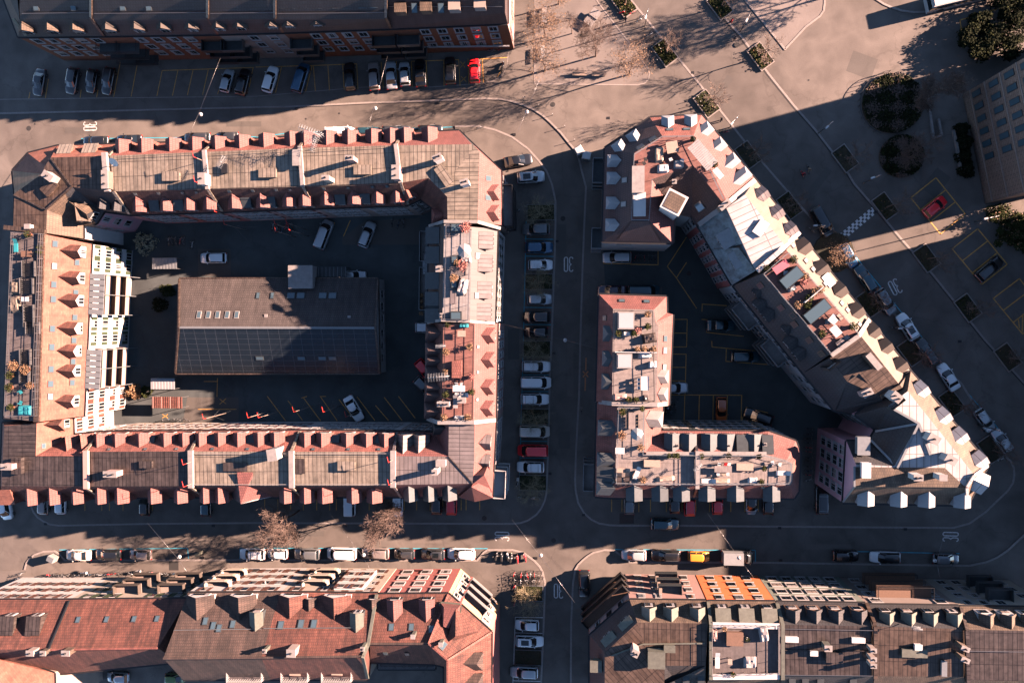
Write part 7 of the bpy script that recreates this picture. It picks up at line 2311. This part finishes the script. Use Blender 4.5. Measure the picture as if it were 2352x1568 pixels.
# ------------------------------------------------------------------ roof-terrace furniture
def table(u, v, h, w, d, rz, m, label, legs='darksteel'):
    p = P(u, v, h + .75)
    o = thing('terrace_table', label, 'table', (p.x, p.y, h), R(rz), 'terrace tables')
    mb = MB(); mb.box((0, 0, .7), (w, d, .05), m); mb.build('table_top', o)
    for sx in (-1, 1):
        for sy in (-1, 1):
            mb = MB(); mb.box((sx * (w / 2 - .1), sy * (d / 2 - .1), 0), (.06, .06, .7), legs); mb.build('leg', o)


def chair(u, v, h, rz, m, label, group):
    if ('ch', m) not in _cache:
        a = MB(); a.box((0, 0, .42), (.45, .45, .05), m)
        b = MB(); b.box((0, .21, .45), (.45, .04, .45), m)
        c = MB(); c.box((0, 0, 0), (.035, .035, .42), 'darksteel')
        _cache[('ch', m)] = (a.mesh('seat'), b.mesh('backrest'), c.mesh('leg'))
    a, b, c = _cache[('ch', m)]
    p = P(u, v, h + .6)
    o = thing('terrace_chair', label, 'chair', (p.x, p.y, h), R(rz), group)
    inst(a, 'seat', o); inst(b, 'backrest', o)
    for sx in (-.2, .2):
        for sy in (-.2, .2):
            inst(c, 'leg', o, (sx, sy, 0))


def lounger(u, v, h, rz, m, label, L=1.9):
    p = P(u, v, h + .4)
    o = thing('sun_lounger', label, 'sun lounger', (p.x, p.y, h), R(rz), 'terrace loungers')
    mb = MB(); mb.box((-.25, 0, .3), (L * .68, .65, .1), m); mb.build('seat', o)
    mb = MB(); mb.poly([(.4, -.32, .35), (L / 2 + .1, -.32, .75), (L / 2 + .1, .32, .75), (.4, .32, .35)][::1], m); mb.poly([(.4, .32, .3), (L / 2 + .1, .32, .7), (L / 2 + .1, -.32, .7), (.4, -.32, .3)], m)
    mb.build('backrest', o)
    for sx in (-.7, .3):
        mb = MB(); mb.box((sx, 0, 0), (.06, .6, .3), 'darksteel'); mb.build('leg', o)


def pot(u, v, h, r, label, m='leaf', ph=.9, n=160, pm='terracotta'):
    p = P(u, v, h + .6)
    o = thing('potted_plant', label, 'plant', (p.x, p.y, h), 0, 'terrace plants')
    mb = MB(); mb.tube((0, 0, 0), (0, 0, .45), r * .42, r * .6, pm, 10); mb.build('pot', o)
    rg = random.Random(int(u * 3 + v)); lf = MB()
    for _ in range(n):
        d = Vector((rg.gauss(0, 1), rg.gauss(0, 1), rg.uniform(.1, 1.6))).normalized()
        c = Vector((0, 0, .45)) + Vector((d.x * r, d.y * r, d.z * ph)) * rg.uniform(.4, 1.1)
        a = Vector((rg.uniform(-1, 1), rg.uniform(-1, 1), rg.uniform(-.5, .5))).normalized() * .1
        b = a.cross(Vector((rg.uniform(-1, 1), rg.uniform(-1, 1), 1)).normalized()).normalized() * .07
        lf.poly([c - a, c - b, c + a, c + b], m)
    lf.build('foliage', o)


def cover(u, v, h, w, d, ht, rz, m, label, name='covered_furniture', cat='cover'):
    p = P(u, v, h + ht)
    o = thing(name, label, cat, (p.x, p.y, h), R(rz))
    mb = MB(); rg = random.Random(int(u + v))
    n = 7
    g = [[Vector(((i / (n - 1) - .5) * w, (j / (n - 1) - .5) * d, (0 if i in (0, n - 1) or j in (0, n - 1) else ht * rg.uniform(.75, 1)))) for j in range(n)] for i in range(n)]
    for i in range(n - 1):
        for j in range(n - 1):
            mb.poly([g[i][j], g[i + 1][j], g[i + 1][j + 1], g[i][j + 1]], m, True)
    mb.build('fabric_cover', o)


def umbrella(u, v, h, r, m, label, open_=True):
    p = P(u, v, h + 2.3)
    o = thing('parasol', label, 'parasol', (p.x, p.y, h), 0)
    mb = MB(); mb.tube((0, 0, 0), (0, 0, 2.5), .03, .03, 'steel', 6); mb.build('pole', o)
    mb = MB(); mb.tube((0, 0, 0), (0, 0, .1), .3, .3, 'concrete', 10); mb.build('base', o)
    mb = MB()
    for i in range(8):
        a, b = i * math.pi / 4, (i + 1) * math.pi / 4
        mb.poly([(0, 0, 2.6), (r * math.cos(a), r * math.sin(a), 2.1), (r * math.cos(b), r * math.sin(b), 2.1)], m)
    mb.build('canopy', o)


w5, e5, k5, d5h = 15.5, 15.2, 16.0, 15.6
wt = ' on the west wing roof terrace'
lounger(36, 565, w5, 90, 'teal', 'turquoise two-seat lounger' + wt)
cover(54, 943, w5, 2.6, 1.6, .5, 0, 'teal', 'turquoise tarpaulin at the south end of the west wing roof terrace')
chair(46, 901, w5, 30, 'teal', 'turquoise chair with its back to the railing' + wt, 'turquoise chairs')
chair(46, 924, w5, 160, 'teal', 'turquoise chair nearest the tarpaulin' + wt, 'turquoise chairs')
table(60, 583, w5, 1.7, .9, 0, 'wood', 'dark wooden table below the turquoise lounger' + wt)
table(57, 687, w5, 1.2, .7, 0, 'plastic_w', 'small white table in the middle' + wt)
cover(30, 660, w5, 1.4, 2.0, .8, 0, 'beige', 'sand-coloured sail cover' + wt)
cover(30, 700, w5, 1.6, 2.4, .6, 10, 'beige', 'second sand-coloured sail cover, longer' + wt)
pot(65, 538, w5, .6, 'green plant at the north end' + wt)
pot(92, 568, w5, .35, 'small potted plant between the rails, upper' + wt)
pot(92, 580, w5, .35, 'small red-potted plant between the rails, lower' + wt)
pot(33, 840, w5, .9, 'golden-leaved plant left' + wt, 'leaf_dry', 1.2, 300)
pot(60, 848, w5, .8, 'golden-leaved plant right' + wt, 'leaf_dry', 1.1, 300)
pot(24, 862, w5, .7, 'dark green plant by the golden ones' + wt, 'leaf', 1.0, 250)
pot(22, 890, w5, .7, 'bushy green plant by the left rail' + wt, 'leaf', .9, 250)
pot(70, 885, w5, .6, 'sparse plant by the right rail' + wt, 'leaf_dry', .9, 200)
pot(25, 935, w5, .6, 'yellow-green plant beside the tarpaulin' + wt, 'leaf', .7, 200)
for i, (u, v, w_, d_) in enumerate(((60, 616, 2.0, 2.4), (55, 656, 2.0, 2.4), (60, 725, 1.6, 3.4), (52, 820, 1.6, 2.4), (50, 860, 1.4, 2.6), (70, 753, 2.2, 1.8))):
    p = P(u, v, w5 + 1.0)
    o = thing('stair_hatch', 'slatted stair hatch with pale frame, ' + ORD[i] + ' from the north' + wt, 'hatch', (p.x, p.y, w5), 0, 'stair hatches of the west wing')
    mb = MB()
    for s in (-1, 1):
        mb.box((s * w_ / 2, 0, 0), (.06, d_, .7), 'steel')
    mb.build('frame', o)
    mb = MB()
    for k_ in range(8):
        mb.box((0, -d_ / 2 + (k_ + .5) * d_ / 8, .5), (w_ - .1, .12, .05), 'darksteel')
    mb.build('slats', o)
em = ' on the east wing slab terrace'
umbrella(1066, 575, e5, 1.05, 'fabric', 'large grey-white parasol' + em)
cover(1060, 658, e5, 1.4, 2.4, 1.2, -15, 'fabric', 'crumpled grey furniture cover' + em)
cover(1068, 592, e5, 1.6, 1.6, .8, 10, 'fabric', 'crumpled pale cover below the parasol' + em)
pot(1070, 522, e5, .9, 'pink-leaved shrub in the top corner' + em, 'leaf_red', 1.1, 350)
pot(1063, 610, e5, .9, 'pink-leaved shrub in the middle' + em, 'leaf_red', 1.0, 350)
pot(1043, 639, e5, .7, 'yellow-green shrub' + em, 'leaf_dry', .9, 250)
pot(1049, 604, e5, .5, 'small golden shrub' + em, 'leaf_dry', .7, 200)
table(1053, 623, e5, 2.2, 1.3, 0, 'deckgrey', 'grey slatted table' + em)
table(1041, 683, e5, .9, 1.9, 0, 'greymetal', 'narrow pale table at the lower end' + em)
lounger(1029, 530, e5, 90, 'greymetal', 'slim grey bench by the west rail' + em)
pk2 = ' on the pink building reddish deck'
table(1054, 892, 15, 1.8, .9, 0, 'plastic_w', 'white table' + pk2)
for i, (du, dv, rz) in enumerate(((-6, -10, 0), (6, -10, 0), (-6, 10, 180), (6, 10, 180))):
    chair(1054 + du, 892 + dv, 15, rz, 'plastic_w', ['upper left', 'upper right', 'lower left', 'lower right'][i] + ' white chair at the white table' + pk2, 'white chairs on the reddish deck')
lounger(1060, 907, 15, 0, 'plastic_w', 'white padded seat below the table' + pk2)
lounger(1046, 923, 15, 90, 'fabric', 'grey lounger near the chimney' + pk2)
cover(1053, 961, 15, 1.6, .8, .5, 0, 'plastic_w', 'white covered box at the south rail of the reddish deck')
for i, (u, v, m_) in enumerate(((1024, 808, 'leaf_dry'), (1024, 855, 'leaf_dry'), (1024, 905, 'leaf'), (1079, 796, 'leaf_dry'), (1082, 865, 'leaf_red'), (1083, 900, 'leaf'), (1074, 958, 'leaf_dry'), (1020, 958, 'leaf_dry'))):
    pot(u, v, 15, .55, 'potted plant at the rail, ' + ORD[i] + ' of eight' + pk2, m_, .7, 160)
table(1060, 790 - 24, 15, 1.2, .9, 0, 'lightwood', 'slatted crate table at the north end' + pk2)
cover(1064, 748, 15, 1.4, .6, .6, 0, 'teal', 'turquoise cushion box at the north rail of the reddish deck')
pot(1028, 746, 15, .4, 'round dark planter in the north corner' + pk2, 'leaf', .4, 80)
p1 = ' on the plum-roofed building terrace'
table(1544, 338, 16.5, 1.6, 1.6, 10, 'lightwood', 'square table with turquoise bowl' + p1)
for i, (u, v, rz) in enumerate(((1532, 330, 60), (1556, 342, 250), (1546, 350, 180))):
    chair(u, v, 16.5, rz, 'darksteel', ['left', 'right', 'lower'][i] + ' dark chair at the square table' + p1, 'dark chairs of the plum-roofed terrace')
cover(1515, 355, 16.5, 1.2, 2.2, .5, 0, 'lightwood', 'peach-coloured cushion bench' + p1)
cover(1560, 376, 16.5, 1.4, 1.2, .5, 0, 'fabric', 'pale armchair cover' + p1)
chair(1541, 366, 16.5, 200, 'plastic_w', 'white round chair left' + p1, 'white round chairs')
chair(1567, 368, 16.5, 160, 'plastic_w', 'white round chair right' + p1, 'white round chairs')
cover(1524, 386, 16.5, 1.6, 1.2, .5, 0, 'plastic_w', 'white sofa cover' + p1)
chair(1483, 365, 16.5, 100, 'cloth_black', 'black chair near the west rail' + p1, 'black chairs of the plum-roofed terrace')
chair(1480, 375, 16.5, 40, 'cloth_black', 'second black chair near the west rail' + p1, 'black chairs of the plum-roofed terrace')
p = P(1614, 357, 17.6)
o = thing('slatted_awning', 'pale slatted awning over the east end of the plum-roofed terrace', 'awning', (p.x, p.y, 16.5), R(-50))
mb = MB()
for k_ in range(14):
    mb.box((-2.0 + k_ * .3, 0, 1.2), (.26, 1.9, .05), 'fabric')
mb.build('canopy', o)
for sx in (-1.9, 1.9):
    mb = MB(); mb.box((sx, .85, 0), (.07, .07, 1.2), 'steel'); mb.build('post', o)
pot(1641, 378, 16.5, .5, 'green plant below the slatted awning' + p1)
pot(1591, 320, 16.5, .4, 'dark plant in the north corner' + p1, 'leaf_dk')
table(1650, 398, 16.5, 1.6, .8, -50, 'plastic_w', 'white table at the east end' + p1)
r3l = ' on the diagonal building terrace'
table(1794, 613, k5, 2.2, 1.1, 35, 'magenta', 'hot pink table' + r3l)
cover(1821, 661, k5, 1.2, .9, .7, 25, 'zinc', 'grey-blue covered grill' + r3l)
table(1805, 627, k5, .6, .6, 0, 'steel', 'small round steel table' + r3l)
table(1915, 733, k5, 1.2, 1.1, 50, 'plastic_w', 'white square table' + r3l)
table(1920, 760, k5, 1.5, 1.1, -50, 'plastic_w', 'white rectangular table' + r3l)
table(1928, 729, k5, .9, .7, -50, 'lightwood', 'peach wooden side table' + r3l)
lounger(1934, 783, k5, 40, 'greymetal', 'slatted grey lounger' + r3l)
cover(1904, 738, k5, .8, .8, .5, 0, 'zinc', 'small blue-grey stool cover' + r3l)
for i, (u, v, m_) in enumerate(((1848, 634, 'leaf_dry'), (1846, 648, 'leaf_red'), (1872, 670, 'leaf_dry'), (1858, 684, 'leaf'), (1834, 700, 'leaf_dry'), (1822, 596, 'leaf'), (1760, 616, 'leaf_dk'), (1885, 664, 'terracotta'), (1855, 702, 'leaf'), (1960, 750, 'leaf'), (1888, 765, 'leaf'))):
    pot(u, v, k5, .6, 'potted plant, ' + ORD[i] + ' of the scattered eleven' + r3l, m_ if m_ != 'terracotta' else 'leaf_dry', .7, 180)
r6l = ' on the long salmon-roofed terrace'
table(1481, 880, 15.2, 1.1, 2.0, 0, 'plastic_w', 'long white table' + r6l)
for i in range(3):
    chair(1467, 872 + i * 9, 15.2, 90, 'plastic_w', ['top', 'middle', 'bottom'][i] + ' white stool left of the long white table' + r6l, 'white stools of the salmon terrace')
cover(1492, 777, 15.2, 2.0, 1.4, .8, 10, 'darkmetal', 'dark furniture cover' + r6l)
cover(1481, 815, 15.2, 1.9, 1.0, .5, 0, 'plastic_w', 'white daybed cover at the divider' + r6l)
cover(1500, 838, 15.2, 1.1, 1.0, .8, 0, 'plastic_w', 'white cube cover' + r6l)
cover(1424, 913, 15.2, 2.0, 1.0, .5, 0, 'salmonw', 'pinkish storage box at the party wall' + r6l)
cover(1485, 914, 15.2, .8, .8, .6, 0, 'greymetal', 'grey chair cover at the party wall' + r6l)
chair(1449, 880, 15.2, 20, 'lightwood', 'orange wooden chair' + r6l, 'wooden chairs')
for i, (u, v, m_) in enumerate(((1465, 802, 'leaf_dry'), (1481, 802, 'leaf_dry'), (1501, 802, 'leaf_dry'), (1457, 765, 'leaf'), (1466, 759, 'leaf_red'), (1488, 750, 'leaf'), (1420, 766, 'leaf'), (1488, 722, 'leaf_dry'), (1445, 917, 'leaf'), (1460, 918, 'leaf'))):
    pot(u, v, 15.2, .5, 'potted plant, ' + ORD[i] + ' of ten' + r6l, m_, .6, 150)
cover(1440, 766, 15.2, 1.2, .7, .5, 0, 'plastic_w', 'white bench cover between two pots' + r6l)
rb = ' on the corner terrace'
table(1452, 966, 15.2, 1.0, 2.4, 0, 'deck', 'long wooden table' + rb)
for i in range(4):
    chair(1441, 955 + i * 8, 15.2, 90, 'lightwood', ORD[i] + ' wooden chair from the top, left of the long table' + rb, 'wooden chairs left of the long table')
    chair(1463, 955 + i * 8, 15.2, 270, 'lightwood', ORD[i] + ' wooden chair from the top, right of the long table' + rb, 'wooden chairs right of the long table')
table(1424, 1035, 15.2, 1.3, .9, 0, 'plastic_w', 'white table in the middle' + rb)
umbrella(1463, 997, 15.2, .9, 'zinc', 'small pale blue parasol' + rb)
lounger(1463, 1087, 15.2, 70, 'plastic_w', 'white lounger near the lower corner' + rb)
lounger(1423, 1101, 15.2, 90, 'darkmetal', 'left of two dark slatted loungers' + rb)
lounger(1441, 1101, 15.2, 90, 'darkmetal', 'right of two dark slatted loungers' + rb)
lounger(1430, 1080, 15.2, 0, 'lightwood', 'pale slatted lounger above the dark ones' + rb)
cover(1530, 1100, 15.2, 2.6, .8, .4, 5, 'lightwood', 'pile of pale driftwood boards' + rb, 'board_pile', 'boards')
for i, (u, v, m_, r_) in enumerate(((1427, 1000, 'leaf_dry', .8), (1429, 945, 'leaf', .7), (1472, 1027, 'leaf_dry', .6), (1477, 1102, 'leaf_dry', .6), (1475, 938, 'leaf', .4), (1537, 1046, 'leaf', .35), (1548, 1046, 'leaf', .35), (1556, 1046, 'leaf', .35))):
    pot(u, v, 15.2, r_, 'potted plant, ' + ORD[i] + ' of eight' + rb, m_, .8, 180)
rc = ' on the courtyard row plank terrace'
table(1661, 1077, 15.2, 2.4, .9, 0, 'deck', 'long wooden table' + rc)
for i, (u, v, rz, m_) in enumerate(((1652, 1066, 0, 'plastic_w'), (1667, 1066, 0, 'plastic_r'), (1675, 1066, 0, 'plastic_w'), (1650, 1088, 180, 'plastic_w'), (1663, 1088, 180, 'lightwood'), (1672, 1088, 180, 'plastic_w'))):
    chair(u, v, 15.2, rz, m_, ['upper left white', 'red', 'upper right white', 'lower left white', 'yellowish', 'lower right white'][i] + ' chair at the long table' + rc, 'chairs at the long table of the plank terrace')
cover(1658, 1105, 15.2, 2.4, .7, .4, 0, 'lightwood', 'pale rolled mats at the south rail' + rc)
lounger(1626, 1104, 15.2, 0, 'plastic_w', 'slatted white lounger by the party wall' + rc)
lounger(1798, 1086, 15.2, 0, 'plastic_w', 'white lounger at the shaded east end' + rc)
chair(1775, 1062, 15.2, 200, 'plastic_w', 'white armchair, upper left of two' + rc, 'white armchairs')
chair(1792, 1066, 15.2, 160, 'plastic_w', 'white armchair, right of two' + rc, 'white armchairs')
cover(1730, 1104, 15.2, 1.3, .8, .5, 0, 'plastic_w', 'white cushion box by the south rail' + rc)
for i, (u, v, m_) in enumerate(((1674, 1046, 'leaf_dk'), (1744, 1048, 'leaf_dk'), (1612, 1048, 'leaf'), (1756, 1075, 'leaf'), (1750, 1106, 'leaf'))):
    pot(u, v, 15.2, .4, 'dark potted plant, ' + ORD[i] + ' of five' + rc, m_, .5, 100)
dd = ' on the orange-fronted building terrace'
lounger(1648, 1517, d5h, 90, 'plastic_w', 'white daybed by the west parapet' + dd, 2.4)
cover(1725, 1525, d5h, 1.8, 1.6, .8, 0, 'fabric', 'crumpled pale furniture cover' + dd)
cover(1757, 1458, d5h, 1.3, 2.6, 1.0, 10, 'fabric', 'large draped pale tarpaulin' + dd)
cover(1643, 1462, d5h, .8, 1.8, .9, 0, 'salmonw', 'tall pinkish cabinet' + dd)
table(1677, 1519, d5h, .6, .8, 0, 'lightwood', 'small yellow-wood stool table' + dd)
pot(1664, 1443, d5h, .4, 'terracotta pot near the awning' + dd, 'leaf_dry', .4, 60)
pot(1685, 1548, d5h, .4, 'potted plant at the south rail' + dd, 'leaf', .5, 90)
pot(1717, 1468, d5h, .4, 'white-potted plant in the middle' + dd, 'leaf', .4, 60, 'plastic_w')
lb = ' on the east wing low terrace'
cover(978, 592, 8.6, 1.0, 2.0, .7, 0, 'fabric', 'pale covered sofa' + lb)
table(978, 612, 8.6, 1.0, 1.6, 0, 'zinc', 'grey table' + lb)
cover(977, 625, 8.6, 1.2, .8, .5, 0, 'plastic_w', 'white box' + lb)
for i, (u, v) in enumerate(((968, 678), (968, 692), (968, 706), (968, 720))):
    pot(u, v, 8.6, .35, 'terracotta pot in a line, ' + ORD[i] + ' from the top' + lb, 'leaf_dry', .4, 60)
# satellite dish and television aerials
p = P(262, 370, 17.2)
o = thing('satellite_dish', 'white satellite dish on the party wall at the west end of the north row', 'satellite dish', (p.x, p.y, 15.2))
mb = MB(); mb.tube((0, 0, 0), (0, 0, 1.8), .05, .05, 'steel', 6); mb.build('mast', o)
mb = MB(); mb.tube((0, 0, 1.9), (-.06, -.2, 2.1), .25, .75, 'plastic_w', 18); mb.build('dish', o)
mb = MB(); mb.tube((0, 0, 1.9), (.1, -.9, 2.6), .02, .02, 'steel', 4); mb.build('feed_arm', o)
def aerial(u, v, h, base, label, k=1.0, rz=0):
    p = P(u, v, h)
    o = thing('television_aerial', label, 'aerial', (p.x, p.y, base), R(rz), 'television aerials')
    mb = MB(); mb.tube((0, 0, 0), (0, 0, h - base), .04, .03, 'steel', 5); mb.build('mast', o)
    for j, z in enumerate((h - base, h - base - .7)):
        mb = MB(); mb.tube((-1.2 * k, 0, z), (1.2 * k, 0, z), .03, .03, 'zinc', 4)
        for i in range(8):
            x = (-1.1 + i * .3) * k
            mb.tube((x, -.45 * k, z), (x, .45 * k, z), .022, .022, 'zinc', 4)
        mb.build('antenna', o)
aerial(708, 300, 19.5, 15.1, 'tall pale television aerial at the north edge of the north row roofs', 1.3, -20)
aerial(722, 315, 18.5, 15.1, 'second television aerial beside the tallest one on the north row', 1.1, 30)
aerial(718, 330, 17.5, 15.1, 'third and lowest television aerial of the north row cluster', .9, 70)
aerial(1006, 866, 18.3, 15, 'pale television aerial on the west rail of the reddish deck', 1.3, 5)
aerial(1011, 795, 17.2, 15, 'small aerial near the chimney on the pink building', .6, 5)
aerial(1604, 1074, 17.5, 15.6, 'small aerial on the party wall of the courtyard row', .6, 40)
aerial(505, 370, 17.3, 15.1, 'dark aerial frame beside the small hatch on the reddened roof', .8, 60)
aerial(2109, 1445, 18, 15.6, 'wire aerial mast on the quilted brown roof of the south-east row', .5, 0)
